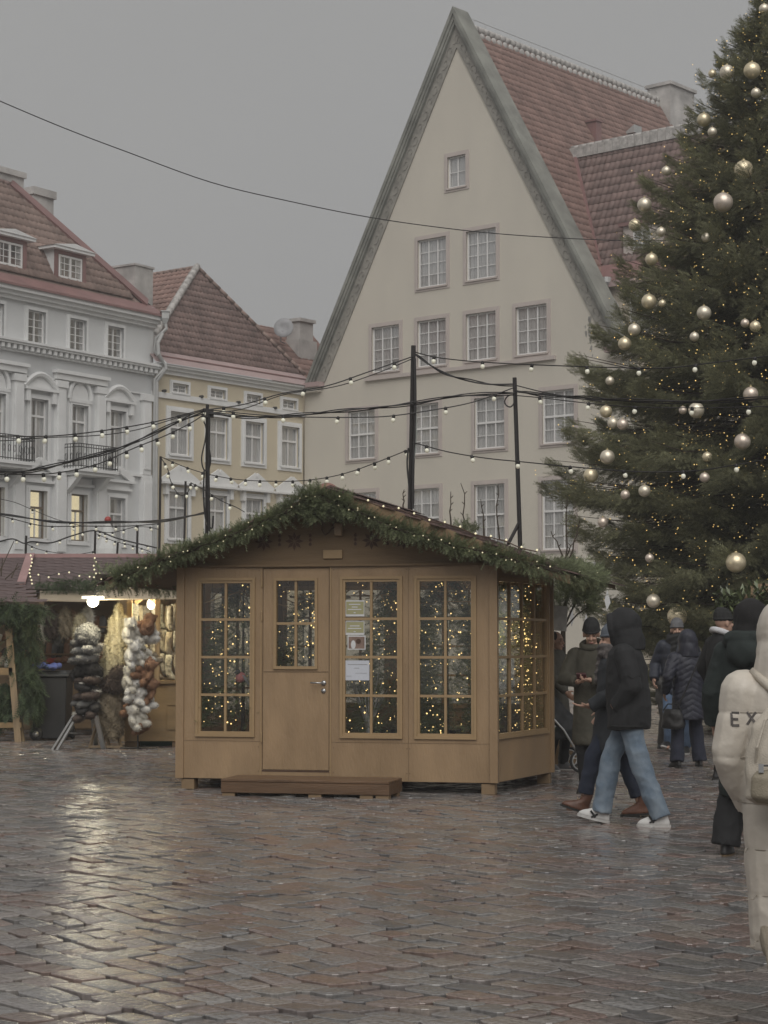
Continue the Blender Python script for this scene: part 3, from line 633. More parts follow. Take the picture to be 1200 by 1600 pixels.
b = MB(); q = Q.front(212, 440, 1.6); b.box(q.x - .5, q.x + .6, 1.2, 2.4, q.z - 1.6, q.z + .55); b.box(q.x - .55, q.x + .65, 1.15, 2.45, q.z + .55, q.z + .63); b.build('chimney', M_chim, qh)
b = MB(); q = Q.front(50, 320, 4.2); b.box(q.x - .55, q.x + .6, 3.6, 4.8, q.z - 1.5, q.z + .25); b.box(q.x - .62, q.x + .67, 3.5, 4.9, q.z + .25, q.z + .55); b.build('chimney', M_chim, qh)
b = MB(); q = Q.front(5, 286, 3.2); b.box(q.x - .8, q.x + .5, 2.6, 3.6, q.z - .9, q.z + .18); b.box(q.x - .9, q.x + .55, 2.5, 3.7, q.z + .18, q.z + .4); b.build('chimney', M_chim, qh)
for x0, x1 in ((-5.15, -3.0), (-9.6, -7.45)):                        # balconies
    b = MB(); b.box(x0, x1, -.95, -.003, 7.78, 7.9); b.box(x0 + .1, x1 - .1, -.85, -.003, 7.66, 7.778)
    for x in (x0 + .3, x1 - .3): b.prism([(x - .12, -.003, 7.65), (x - .12, -.75, 7.65), (x - .12, -.5, 7.4), (x - .12, -.12, 7.05), (x - .12, -.003, 6.95)], (.24, 0, 0))
    bo = b.build('balcony', M_trim, qh)
    r_ = MB()
    for (p, q2) in (((x0, -.9), (x1, -.9)), ((x0, -.9), (x0, -.05)), ((x1, -.9), (x1, -.05))):
        p = Vector((*p, 0)); q2 = Vector((*q2, 0)); n = max(3, int((q2 - p).length / .13))
        for z in (7.98, 8.68, 8.8): r_.tube([p + Vector((0, 0, z)), q2 + Vector((0, 0, z))], .018, 5)
        for k in range(n + 1):
            c = p.lerp(q2, k / n); r_.tube([c + Vector((0, 0, 7.9)), c + Vector((0, 0, 8.8))], .012, 4)
            if k < n and k % 2 == 0:
                e = p.lerp(q2, (k + .5) / n); t = (q2 - p).normalized()
                r_.tube([e + t * (.05 * math.cos(s)) + Vector((0, 0, 8.33 + .13 * math.sin(s))) for s in [j * math.pi / 4 for j in range(9)]], .011, 4)
    r_.build('railing', M_iron, bo)
MB().box(.0, .05, .02, 14, 0, 14.7).build('side_wall', M_greyw, qh)
dp = MB(); dp.tube([(.1, -.55, 14.1), (.12, -.6, 13.8), (-.1, -.25, 13.4), (-.1, -.2, 12.9), (.1, -.6, 12.4), (.1, -.62, 12.2), (-.05, -.28, 11.7), (-.05, -.28, 0)], .07, 8); dp.lathe([(.1, 0), (.2, .2), (.2, .45), (.26, .46), (.26, .5)], (.1, -.55, 14.0), 4).build('downpipe', M_zinc, qh)
# ================================================================ the glazed wooden pavilion
B = Frame((-2.134, 20.13), R(-13.15)); bo = B.empty('wooden_pavilion', 'ochre brown glazed wooden market pavilion with garlanded gable roof', 'pavilion')
M_bw = mat('ochre_brown_paint', (.305, .205, .115), .48, .16, 3.2, .25, 45, rvar=.14, streak=(1, 1, .3))
M_bw2 = mat('ochre_brown_moulding', (.33, .225, .118), .5, .08, 3.0)
M_bdark = mat('stained_pine_board', (.175, .115, .06), .7, .2, 2.5, .2, 40, streak=(.3, 1, 3))
M_orn = mat('dark_brown_stencil', (.07, .035, .02), .7)
M_plank = mat('wet_pine_plank', (.13, .075, .04), .38, .3, 3, .25, 30, streak=(.4, 4, 4), rvar=.12)
M_block = mat('pale_pine_block', (.23, .155, .085), .6, .2, 5)
M_steel = mat('brushed_steel', (.5, .5, .5), .3, .05, metal=.9)
M_bpane = glass('pavilion_glass', (.9, .9, .88), .05, .015)
M_shingle = mat('brown_felt_shingle', (.115, .075, .065), .8, .3, 4, .3, 50, island=.2)
M_fir = mat('fir_green', (.06, .088, .042), .65, .45, 5, island=.45)
M_fir2 = mat('blue_fir_green', (.195, .22, .12), .6, .35, 5, island=.45)
M_fir3 = mat('indoor_fir_green', (.17, .21, .10), .6, .35, 5, island=.4)
M_pine = mat('pine_green', (.055, .08, .04), .7, .4, 5, island=.4)
M_bark = mat('bark', (.06, .045, .032), .9, .3, 12, .5, 40)
M_fairy = glow('warm_fairy_light', (1.0, .68, .26), 2.2)
M_fairy2 = glow('soft_fairy_light', (1.0, .86, .55), .55)
M_paper = mat('white_paper', (.62, .62, .62), .8, .03)
M_paperg = mat('olive_paper', (.36, .34, .19), .8, .05)
M_ink = mat('grey_ink', (.32, .32, .33), .8)
for m_ in (M_fir, M_fir2, M_fir3): leafy(m_, .3)
W = 3.32; ZT = 2.31
wins = dict(a=(.18, .82, .55, 2.195), b=(1.73, 2.385, .55, 2.2), c=(2.51, 3.15, .55, 2.2))
door = (.90, 1.615, .215, 2.30); dglass = (1.02, 1.49, 1.25, 2.19)
def bwall(name, outer, holes, m, parent, y=0.0, t=.05):
    b = MB(); polys = [[Vector((x, y, z)) for x, z in outer]] + [[Vector((x, y, z)) for x, z in h] for h in holes]; tes = [tuple(k) for k in tessellate_polygon(polys)]
    for yy in (y, y + t): b.add([Vector((p.x, yy, p.z)) for q in polys for p in q], tes)
    for h in [outer] + holes:
        for i in range(len(h)):
            (x0, z0), (x1, z1) = h[i], h[(i + 1) % len(h)]; b.quad((x0, y, z0), (x1, y, z1), (x1, y + t, z1), (x0, y + t, z0))
    return b.build(name, m, parent)
BP = {}
def glazed(par, x0, x1, z0, z1, cols, rows, y=0.0, name='window', fr=.055):
    b = MB(); w1, w2 = .028, fr
    for (i, p, q) in ((0, .0, .016), (1, .016, .008)):             # stepped moulding round the glass
        a = p; e = p + (w1 if i == 0 else w2 - w1); a = 0 if i == 0 else w1; e = w1 if i == 0 else w2
        pr = .022 if i == 0 else .010
        b.box(x0 + a, x0 + e, y - pr, y + .03, z0 + a, z1 - a); b.box(x1 - e, x1 - a, y - pr, y + .03, z0 + a, z1 - a); b.box(x0 + e, x1 - e, y - pr, y + .03, z0 + a, z0 + e); b.box(x0 + e, x1 - e, y - pr, y + .03, z1 - e, z1 - a)
    w = b.build(name, M_bw2, par); X0, X1, Z0, Z1 = x0 + w2, x1 - w2, z0 + w2, z1 - w2; mt = .026
    cw = (X1 - X0 - (cols - 1) * mt) / cols; rh = (Z1 - Z0 - (rows - 1) * mt) / rows
    for c in range(1, cols):
        xx = X0 + c * cw + (c - 1) * mt; MB().box(xx, xx + mt, y - .004, y + .026, Z0, Z1).build('muntin', M_bw2, w)
    for r in range(1, rows):
        zz = Z0 + r * rh + (r - 1) * mt
        MB().box(X0, X1, y - .007, y + .023, zz, zz + mt).build('muntin', M_bw2, w)
    k = (round(cw, 3), round(rh, 3))
    if k not in BP: BP[k] = MB().box(-cw / 2, cw / 2, -.002, .002, -rh / 2, rh / 2).mesh('pane'); BP[k].materials.append(M_bpane)
    for c in range(cols):
        for r in range(rows):
            p = link('pane', BP[k], None, w); p.location = (X0 + cw / 2 + c * (cw + mt), y + .016, Z0 + rh / 2 + r * (rh + mt)); p.rotation_euler = (random.gauss(0, .004), 0, random.gauss(0, .006))
    return w
dh = rect(door[0], door[1], door[2], door[3])
bwall('front_wall', rect(0, W, .12, ZT), [rect(*wins[k]) for k in 'abc'] + [rect(door[0], door[1], door[2], door[3] - .004)], M_bw, bo)
for k in 'abc': glazed(bo, *wins[k], 2, 4)
for x in (0.0, .845, 1.665, 2.445): pass
b = MB(); b.box(0, .9, -.012, -.001, .36, .372); b.box(1.62, W, -.012, -.001, .36, .372); 
dr = bwall('door', rect(door[0] + .006, door[1] - .006, door[2] + .006, door[3] - .012), [rect(*dglass)], M_bw, bo, .004, .045)
dw = glazed(dr, *dglass, 2, 2, .006, 'door_window', .03)
MB().box(door[0] + .01, door[1] - .01, .0, .0035, 1.22, 1.228).build('rail_joint', M_bdark, dr)
hd = MB(); hd.tube([(1.555, .004, 1.11), (1.555, -.05, 1.11), (1.43, -.055, 1.112)], .009, 8); hd.lathe([(.026, -.004), (.026, .004)], n=14)
hb = MB().lathe([(.026, 0), (.026, .008)], n=14).xform(Matrix.Translation((1.555, .004, 1.11)) @ Matrix.Rotation(R(90), 4, 'X')); hd2 = MB().tube([(1.555, .004, 1.11), (1.555, -.05, 1.11), (1.43, -.055, 1.112)], .009, 8); hd2.add(hb.v, hb.f); hd2.build('door_handle', M_steel, dr, True)
MB().lathe([(.024, 0), (.024, .01)], n=14).xform(Matrix.Translation((1.555, .004, 1.03)) @ Matrix.Rotation(R(90), 4, 'X')).build('door_lock', M_steel, dr, True)
MB().box(door[0] - .0, door[1], -.004, .03, .2, .214).build('threshold', M_orn, bo)
for x in (.885, 1.63): MB().box(x - .006, x + .006, -.008, -.001, .13, ZT).build('cover_strip', M_bw2, bo)
for z in (.5, 1.75, 2.1): MB().cap((.893, -.012, z), (.893, -.012, z + .09), .009, .009, 8).build('hinge', M_bw2, bo)
for (a, c) in ((.04, .878), (1.64, W - .04)): MB().box(a, c, -.0025, -.0005, .505, .509).build('board_joint', M_bdark, bo)
for a in (.02, .86, 1.66, 2.43, 2.46, 3.28):
    for z in (.2, .45, 2.27): MB().lathe([(.006, 0), (.006, .0015)], n=8).xform(Matrix.Translation((a, -.0005, z)) @ Matrix.Rotation(R(90), 4, 'X')).build('screw', M_bdark, bo)
MB().box(2.444, 2.448, -.0025, -.0005, .13, ZT - .01).build('board_joint', M_bdark, bo)
MB().box(-.03, W + .03, -.035, -.001, ZT - .004, ZT + .02).build('head_rail', M_bdark, bo)
# splayed sides and back
foot = [(W, 0), (W + .34, 1.70), (W, 3.25), (0, 3.25), (-.34, 1.70), (0, 0)]
def side_panel(p, q, label, cols=4):
    p = Vector((*p, 0)); q = Vector((*q, 0)); L = (q - p).length; a = math.atan2((q - p).y, (q - p).x)
    w = bwall(label, rect(0, L, .12, ZT), [rect(.07, L - .10, .55, 2.2)], M_bw, bo); w.location = p; w.rotation_euler = (0, 0, a)
    glazed(w, .07, L - .10, .55, 2.2, cols, 4); return w
side_panel(foot[0], foot[1], 'side_wall'); side_panel(foot[1], foot[2], 'side_wall'); side_panel(foot[4], foot[5], 'side_wall'); side_panel(foot[3], foot[4], 'side_wall')
bw_ = bwall('back_wall', rect(0, W, .12, ZT), [rect(.18, 1.5, .75, 2.2), rect(1.8, 3.14, .75, 2.2)], M_block, bo, 3.2, .05)
glazed(bw_, .18, 1.5, .75, 2.2, 4, 4, 3.21); glazed(bw_, 1.8, 3.14, .75, 2.2, 4, 4, 3.21)
MB().box(W - .035, W + .045, -.02, .06, .12, ZT).build('corner_post', M_bw, bo); MB().box(-.035, .05, -.02, .06, .12, ZT).build('corner_post', M_bw, bo); MB().box(W + .30, W + .37, 1.67, 1.74, .12, ZT).build('corner_post', M_bw, bo)
MB().add([(0, .06, .11), (W, .06, .11), (W + .3, 1.70, .11), (W, 3.19, .11), (0, 3.19, .11), (-.3, 1.7, .11), (0, .06, .15), (W, .06, .15), (W + .3, 1.70, .15), (W, 3.19, .15), (0, 3.19, .15), (-.3, 1.7, .15)], [(5, 4, 3, 2, 1, 0), (6, 7, 8, 9, 10, 11), (0, 1, 7, 6), (1, 2, 8, 7), (2, 3, 9, 8), (3, 4, 10, 9), (4, 5, 11, 10), (5, 0, 6, 11)]).build('floor_board', M_plank, bo)
for x, y in ((.02, .01), (W - .13, .01), (W + .19, 1.62), (1.6, 1.5), (.02, 3.0), (W - .16, 3.0), (-.2, 1.62)): MB().box(x, x + .14, y, y + .14, 0, .109).build('foot_block', M_block, bo, bevel=.006)
# roof
XR, ZR = 1.70, 3.07; XA, ZA = -.72, 2.17; XB, ZB = 4.14, 2.20; Y0, Y1 = -.26, 3.75; TH = .05
gp = MB(); gp.prism([(.0, .0, ZT + .02), (W, .0, ZT + .02), (W + .1, .0, ZT + .12), (XR, .0, ZR - .08), (-.1, .0, ZT + .1)], (0, .04, 0)).build('gable_board', M_bdark, bo)
gp = MB(); gp.prism([(.0, 3.21, ZT + .02), (W, 3.21, ZT + .02), (W + .1, 3.21, ZT + .12), (XR, 3.21, ZR - .08), (-.1, 3.21, ZT + .1)], (0, .04, 0)).build('gable_board', M_bdark, bo)
roofs = []
for (xe, ze, s) in ((XA, ZA, -1), (XB, ZB, 1)):
    r_ = MB(); r_.prism([(XR, Y0, ZR), (xe, Y0, ze), (xe, Y0, ze - TH), (XR, Y0, ZR - TH)], (0, Y1 - Y0, 0)); ro = r_.build('roof', M_bdark, bo); roofs.append(ro)
    d = (Vector((xe, 0, ze)) - Vector((XR, 0, ZR))); L = d.length; d.normalize()
    v = MB(); v.prism([(XR, Y0 - .025, ZR + .02), (xe, Y0 - .025, ze + .02), (xe, Y0 - .025, ze - .10), (XR, Y0 - .025, ZR - .10)], (0, .024, 0)); v.build('verge_board', M_block, ro)
    nrm = Vector((-d.z, 0, d.x)); nrm = nrm if nrm.z > 0 else -nrm
    sh = MB(); sh.box(0, .17, -.165, .165, 0, .012); ang = math.atan2(-d.z, d.x)
    sme = sh.mesh('shingle'); sme.materials.append(M_shingle)
    n = int(L / .14)
    for i in range(n + 1):
        for j in range(13):
            if j > 3 and s < 0: continue
            o = link('shingle', sme, None, ro); o.location = Vector((XR, 0, ZR)) + d * (i * .14 - .02) + nrm * (.004 + .009 * random.random()) + Vector((0, Y0 + .1 + j * .34 + (i % 2) * .12 + random.uniform(-.01, .01), 0)); o.rotation_euler = (0, ang - .07, random.gauss(0, .02))
MB().prism([(XR - .14, Y0 - .03, ZR - .0), (XR, Y0 - .03, ZR + .055), (XR + .14, Y0 - .03, ZR - .0), (XR, Y0 - .03, ZR + .03)], (0, Y1 - Y0 + .06, 0)).build('ridge_cap', M_shingle, bo)
# stencilled ornaments
def flower(x, z, r=.095):
    b = MB()
    for k in range(8):
        a = k * math.pi / 4; c = Vector((x + math.cos(a) * r * .55, -.004, z + math.sin(a) * r * .55)); e = Vector((math.cos(a), 0, math.sin(a))); n = Vector((-e.z, 0, e.x)); l, w = (r * .5, r * .2)
        b.prism([c - e * l * .9, c + n * w, c + e * l, c - n * w], (0, .003, 0))
    return b.build('snowflake_ornament', M_orn, bo)
for x in (.91, 1.24, 2.06, 2.40): flower(x, 2.57)
for x in (1.08, 1.41, 1.89, 2.23):
    b = MB()
    for k in range(3): z = 2.52 + k * .045; b.prism([(x - .012, -.004, z), (x + .012, -.004, z), (x + .016, -.004, z + .02), (x, -.004, z + .042), (x - .016, -.004, z + .02)], (0, .003, 0))
    b.build('leaf_ornament', M_orn, bo)
MB().box(1.55, 1.755, -.022, -.001, 2.385, 2.475).build('name_plate', M_bw2, bo, bevel=.004)
jb = MB(); jb.box(1.675, 1.76, -.05, -.001, 2.62, 2.75).build('junction_box', M_bw, bo, bevel=.006)
cb = MB(); cb.tube([(1.60, -.1, 2.95), (1.55, -.06, 2.78), (1.545, -.03, 2.68), (1.575, -.02, 2.63), (1.62, -.02, 2.66), (1.65, -.03, 2.70), (1.69, -.04, 2.70)], .007, 6); cb.tube([(1.65, -.03, 2.72), (1.72, -.08, 2.80), (1.80, -.2, 2.86)], .007, 6); cb.build('power_cable', M_orn, bo)
# notices taped inside the glass
def notice(name, x0, x1, z0, z1, m, label, lines=(), y=.006, ink=None):
    o = MB().box(x0, x1, y, y + .0012, z0, z1).build(name, m, None); o.location = B.o; o.rotation_euler = (0, 0, B.a); tag(o, label, 'notice', 'notices in the pavilion window')
    t = MB()
    for (a, e, z, h) in lines: t.box(x0 + (x1 - x0) * a, x0 + (x1 - x0) * e, y - .0012, y - .0002, z0 + (z1 - z0) * z, z0 + (z1 - z0) * (z + h))
    if lines: t.build('printed_line', ink or M_ink, o)
    return o
zz = lambda py: B.front(560, py).z; xx = lambda px: B.front(px, 980).x
def nb(px0, px1, py0, py1): return (xx(px0), xx(px1), zz(py1), zz(py0))
for (py0, py1, lab, ls) in ((938, 963, 'upper olive printed notice behind the pavilion glass', ((.2, .8, .72, .06), (.35, .65, .55, .06), (.15, .85, .4, .06), (.45, .55, .2, .06))), (970, 992, 'lower olive printed notice just above the photo card', ((.25, .75, .6, .07), (.15, .85, .42, .07), (.45, .55, .2, .06)))):
    a = nb(539, 569, py0, py1); nt = notice('notice', *a, M_paper, lab); ink = MB()
    x0, x1, z0, z1 = a; g_ = MB().box(x0 + .012, x1 - .006, .0045, .0055, z0 + .022, z1 - .012).build('printed_panel', M_paperg, nt)
    t = MB()
    for (q, e, z, h) in ls: t.box(x0 + (x1 - x0) * q, x0 + (x1 - x0) * e, .0028, .004, z0 + (z1 - z0) * z, z0 + (z1 - z0) * (z + h))
    t.build('printed_line', M_paper, nt)
a = nb(543, 571, 993, 1015); nt = notice('photo_card', *a, M_paper, 'small brownish photo card taped below the olive notices')
x0, x1, z0, z1 = a; MB().box(x0 + .01, x1 - .01, .0045, .0055, z0 + .01, z1 - .012).build('picture', mat('sepia_print', (.22, .15, .12), .7, .3, 20), nt)
MB().ell((x0 + .06, .0042, z0 + .05), (.025, .001, .045)).build('pale_figure', M_paper, nt); MB().lathe([(.02, 0), (.026, .001), (.026, .002), (.018, .002)], n=14).xform(Matrix.Translation((x0 + .115, .0043, z0 + .085)) @ Matrix.Rotation(R(90), 4, 'X')).build('dark_disc', M_orn, nt)
a = nb(537.5, 577, 1032, 1063); notice('white_sheet', *a, mat('bluish_paper', (.55, .57, .62), .8, .03), 'large white handwritten sheet in the pavilion window', ((.15, .92, .78, .035), (.4, .6, .6, .03), (.45, .9, .35, .02), (.1, .3, .2, .02)))
# step in front of the door
st = B.empty('door_step', 'low wet wooden step of planks before the pavilion door', 'step'); 
sx0, sx1 = B.front(345, 1232, -.735).x, B.front(627, 1232, -.735).x - .12
for i in range(4): MB().box(sx0, sx1, -.16 - (i + 1) * .145, -.16 - i * .145 - .008, .145, .172).build('plank', M_plank, st, bevel=.005)
MB().box(sx0, sx1, -.735, -.70, .035, .144).build('front_board', M_plank, st, bevel=.005); MB().box(sx0, sx1, -.19, -.165, .035, .144).build('back_board', M_plank, st)
for x in (sx0 + .002, sx1 - .03): MB().box(x, x + .028, -.699, -.192, .035, .144).build('end_board', M_plank, st)
for x in (sx0 + .01, sx0 + .9, sx1 - .30, sx1 - .14):
    for y in (-.72, -.32): MB().box(x, x + .13, y, y + .1, 0.0, .034).build('foot_block', M_block, st)
# ---------------------------------------------------------------- garlands
def garland(name, pts, r, n, label, m, ln=(.065, .115), lights=0, sag=None, parent_frame=None, r_end=None):
    """fir sprigs wound round a line of points"""
    P = [Vector(p) for p in pts]; seg = [(P[i + 1] - P[i]).length for i in range(len(P) - 1)]; tot = sum(seg)
    t = thing(name, label, 'garland'); ps = []; ds = []; ss = []; lp = []
    def pos(s):
        i = 0
        while i < len(seg) - 1 and s > seg[i]: s -= seg[i]; i += 1
        return P[i].lerp(P[i + 1], s / seg[i]), (P[i + 1] - P[i]).normalized()
    for k in range(n):
        s = random.random() * tot; c, d = pos(s); q = Vector((random.gauss(0, 1), random.gauss(0, 1), random.gauss(0, 1))); q = (q - d * q.dot(d)).normalized()
        rr = r * (1 + .45 * math.sin(s * 3.7) * .5 + .25 * math.sin(s * 9.1 + 1)); f = random.random() ** .5
        ps.append(c + q * rr * f * .75 - Vector((0, 0, .03 * rr))); ds.append(q * 1.0 + d * random.uniform(-.5, 1.1) + Vector((0, 0, random.uniform(-.5, .25)))); ss.append(random.uniform(*ln) * (1 if random.random() < .93 else 1.5))
    sprigs('fir_sprigs', np.array([tuple(p) for p in ps]), np.array([tuple(p) for p in ds]), ss, m, t); tag(t.children[0], None, None, None, 'stuff')
    MB().tube(P, r * .35, 6).build('stem', M_bark, t)
    for k in range(lights):
        c, d = pos((k + random.random()) / lights * tot); q = Vector((random.gauss(0, 1), -abs(random.gauss(0, 1)) - .4, random.gauss(0, 1))).normalized(); lp.append(c + q * r * random.uniform(.8, 1.25))
    if lights: tag(dots('fairy_light', np.array([tuple(p) for p in lp]), .009, M_fairy2, t), None, None, None, 'stuff')
    return t
def bl(x, y, z): return B.o + B.u * x + B.n * y + Vector((0, 0, z))
def px(x, y, n=-.31): p = B.front(x, y, n); return bl(p.x, n, p.z)
garland('fir_garland', [px(180, 908), px(215, 892), px(262, 872), px(320, 852), px(380, 830), px(440, 803), px(478, 782), px(508, 772)], .058, 2200, 'thick fir garland along the left verge of the pavilion gable', M_fir2, lights=26)
garland('fir_garland', [px(520, 782), px(560, 800), px(605, 822), px(660, 838), px(705, 852), px(755, 862), px(805, 876), px(850, 885)], .045, 1700, 'fir garland along the right verge of the pavilion gable', M_fir2, lights=24)
garland('fir_bunch', [px(470, 782), px(492, 775), px(515, 785), px(545, 790)], .09, 700, 'bushy bunch of fir twigs at the peak of the gable', M_fir2, lights=5)
garland('fir_bunch', [px(488, 790), px(494, 812)], .08, 260, 'short fir tuft hanging below the gable peak', M_fir2)
e0 = bl(XB - .05, -.30, 2.22); e1 = bl(XB + .0, 2.2, 2.22)
garland('fir_garland', [px(845, 884), e0, bl(XB, .3, 2.23), bl(XB, 1.2, 2.23), e1], .08, 1300, 'fir garland along the right eave of the pavilion', M_fir2, lights=10)
e0 = bl(XA - .02, -.45, 2.2); e1 = bl(XA - .04, 2.4, 2.2)
garland('fir_garland', [e0, bl(XA - .04, 1, 2.2), e1], .11, 700, 'fir garland along the left eave of the pavilion', M_fir2, lights=10)
# loose light wire lying on the roof
lw = thing('roof_light_string', 'thin light string lying along the top of the right verge', 'light string')
rp = [px(575 + i * 24, 784 + i * 24 * .295 + 2.5 * math.sin(i * 2.0), -.40) for i in range(12)]
MB().tube(rp, .006, 5).build('wire', M_orn, lw); tag(dots('fairy_light', np.array([tuple(p + Vector((0, 0, .015))) for p in rp]), .013, M_fairy2, lw), None, None, None, 'stuff')
bal = MB().ell((0, 0, 0), (.145, .145, .145), 20, 12).build('red_globe', mat('faded_red_globe', (.26, .13, .10), .5, .15, 3), None, True); bal.location = px(511, 776, .1)
tag(bal, 'faded red globe behind the fir bunch at the gable peak', 'globe')
# ---------------------------------------------------------------- inside: little lit firs
def small_fir(loc, h, r, n, nl, label, m=None, lights=M_fairy, seed=0, stem=.12):
    t = thing('decorated_fir', label, 'fir tree', loc); rg = np.random.default_rng(seed)
    z = rg.random(n) ** 1.1 * (h - stem) ; a = rg.random(n) * 2 * np.pi; rr = r * (1 - z / (h - stem)) ** .5 * (.35 + .65 * rg.random(n) ** .5) * (1 + .2 * np.sin(a * 5 + z * 9))
    P = np.stack([rr * np.cos(a), rr * np.sin(a), z + stem], 1); D = np.stack([np.cos(a), np.sin(a), rg.normal(-.1, .35, n)], 1)
    tag(sprigs('needles', P, D, rg.uniform(.08, .16, n), m or M_fir3, t), None, None, None, 'stuff')
    z = rg.random(nl) ** 1.2 * (h - stem); a = rg.random(nl) * 2 * np.pi; rr = (r * (1 - z / (h - stem)) ** .5 * 1.05 + .02) * rg.uniform(.7, 1.05, nl)
    if nl: tag(dots('fairy_light', np.stack([rr * np.cos(a), rr * np.sin(a), z + stem], 1), rg.uniform(.004, .011, nl), lights, t), None, None, None, 'stuff')
    MB().tube([(0, 0, 0), (0, 0, h * .95)], [.03, .008], 6).lathe([(.13, 0), (.13, .03), (.05, .06)], n=10).build('trunk', M_bark, t)
    return t
small_fir(bl(.52, .55, .15), 2.0, .50, 2300, 150, 'decorated fir behind the leftmost pavilion window', seed=1, stem=.5)
small_fir(bl(1.2, .75, .15), 1.9, .42, 1500, 240, 'sparkling fir behind the pavilion door glass', seed=2)
small_fir(bl(2.22, .6, .15), 2.0, .48, 2300, 140, 'decorated fir behind the window with the notices', seed=3, stem=.45)
small_fir(bl(2.72, .62, .15), 2.05, .46, 2300, 140, 'decorated fir behind the right front pavilion window', seed=4, stem=.4)
small_fir(bl(3.14, 2.0, .15), 2.0, .34, 1700, 200, 'decorated fir behind the side window of the pavilion', seed=5, stem=.4)
cu = thing('light_curtain', 'scattered warm fairy lights strung behind all the pavilion panes', 'light string', B.o, B.a)
rg = np.random.default_rng(21); n = 170; tag(dots('fairy_light', np.stack([rg.uniform(.2, 3.15, n), rg.uniform(.08, 1.4, n), .5 + 1.7 * rg.random(n)], 1), rg.uniform(.0035, .008, n), M_fairy, cu), None, None, None, 'stuff')
n = 120; yy_ = rg.uniform(.6, 2.7, n); tag(dots('fairy_light', np.stack([3.40 - .162 * (yy_ - .6) + rg.uniform(-.05, .30, n) * np.minimum(1, (yy_ - .3)), yy_, .6 + 1.55 * rg.random(n)], 1), rg.uniform(.0035, .008, n), M_fairy, cu), None, None, None, 'stuff')
wr2 = MB()
for k in range(9): wr2.tube([(.25 + k * .35, .3 + .1 * (k % 3), 2.25), (.28 + k * .35, .3 + .1 * (k % 3), 1.4), (.24 + k * .35, .32 + .1 * (k % 3), .6)], .003, 4)
wr2.build('wire', M_orn, cu)
tp = thing('dried_branches', 'tangle of dried golden branches under the pavilion ceiling', 'branches', B.o, B.a); b = MB(); rr_ = random.Random(4)
for k in range(60):
    p = Vector((rr_.uniform(.1, 3.2), rr_.uniform(.15, .6), rr_.uniform(2.0, 2.25))); b.tube([p, p + Vector((rr_.gauss(0, .12), rr_.gauss(0, .05), rr_.gauss(-.02, .06))), p + Vector((rr_.gauss(0, .22), rr_.gauss(0, .08), rr_.gauss(-.08, .08)))], [.012, .009, .004], 5)
b.build('twigs', mat('dried_golden_twig', (.32, .22, .10), .7, .25, 6), tp); tag(tp.children[0], None, None, None, 'stuff')
gl_ = thing('globe_lamp', 'warm globe lamp glowing high behind the side panes of the pavilion', 'lamp', bl(2.95, 1.9, 1.62)); MB().ell((0, 0, 0), (.06, .06, .06), 14, 10).build('globe', glow('warm_globe', (1.0, .85, .6), 3.0), gl_, True); MB().tube([(0, 0, .05), (0, 0, .7)], .006, 5).build('cord', M_orn, gl_)
ld = bpy.data.lights.new('globe_lamp_light', 'POINT'); ld.energy = 16; ld.shadow_soft_size = .06; ld.color = (1, .80, .5); lo = bpy.data.objects.new('globe_lamp_light', ld); COL.objects.link(lo); lo.parent = gl_; lo.location = (-.1, -.12, 0)
# birch-twig lamp
M_silver = mat('silver_branch', (.34, .34, .35), .5, .2, 10)
tw = thing('twig_lamp', 'silvery twig tree standing behind the notices window', 'twig lamp', bl(1.97, .25, .15)); b = MB(); b.tube([(0, 0, 0), (.005, 0, .45), (.01, 0, .62)], [.032, .03, .026], 8); b.lathe([(.12, 0), (.12, .03), (.03, .05)], n=12)
for k in range(11):
    a = -1.0 + k * .2; b.tube([(.005, 0, .38 + .02 * (k % 3)), (.06 * math.sin(a), .03 * math.cos(k), .6), (.26 * math.sin(a), .06 * math.cos(k * 2), 1.0 + .08 * math.cos(k))], [.013, .01, .004], 5)
b.build('stem', M_silver, tw, True)
# bullfinch on the fir
M_bred = mat('bird_pink', (.42, .13, .13), .7); M_bblk = mat('bird_black', (.03, .03, .035), .6); M_bgry = mat('bird_grey', (.3, .31, .34), .7)
bf = thing('toy_bullfinch', 'toy bullfinch with pink breast behind the leftmost pavilion window', 'toy bird', bl(.63, .11, 1.16), R(20))
MB().ell((0, 0, 0), (.055, .042, .06), 12, 8, Matrix.Rotation(R(35), 3, 'Y')).build('breast', M_bred, bf, True); MB().ell((-.03, 0, .055), (.03, .028, .03)).cap((-.055, 0, .052), (-.075, 0, .047), .010, .003, 6).build('head', M_bblk, bf, True)
MB().prism([(.0, -.043, .03), (.03, -.045, .02), (.11, -.02, -.09), (.09, -.02, -.1)], (0, .012, 0)).build('wing', M_bgry, bf)
MB().box(-.6, W + .1, 3.0, 3.04, .12, .72).build('wainscot', M_block, bo)
# small table with boxes inside
tb = thing('inner_table', 'dark cloth covered table inside the pavilion', 'table', bl(2.3, 1.0, .15), B.a); MB().box(-.45, .45, -.25, .25, .0, .46).build('cloth', mat('charcoal_cloth', (.035, .03, .03), .9), tb); MB().box(-.5, .5, -.3, .3, .46, .49).build('table_top', M_bdark, tb)
cbx = MB().box(-.16, .16, -.1, .1, 0, .2).build('cardboard_box', mat('cardboard', (.25, .18, .1), .9), None); cbx.location = bl(2.35, .95, .64); tag(cbx, 'small cardboard box on the table inside the pavilion', 'box')
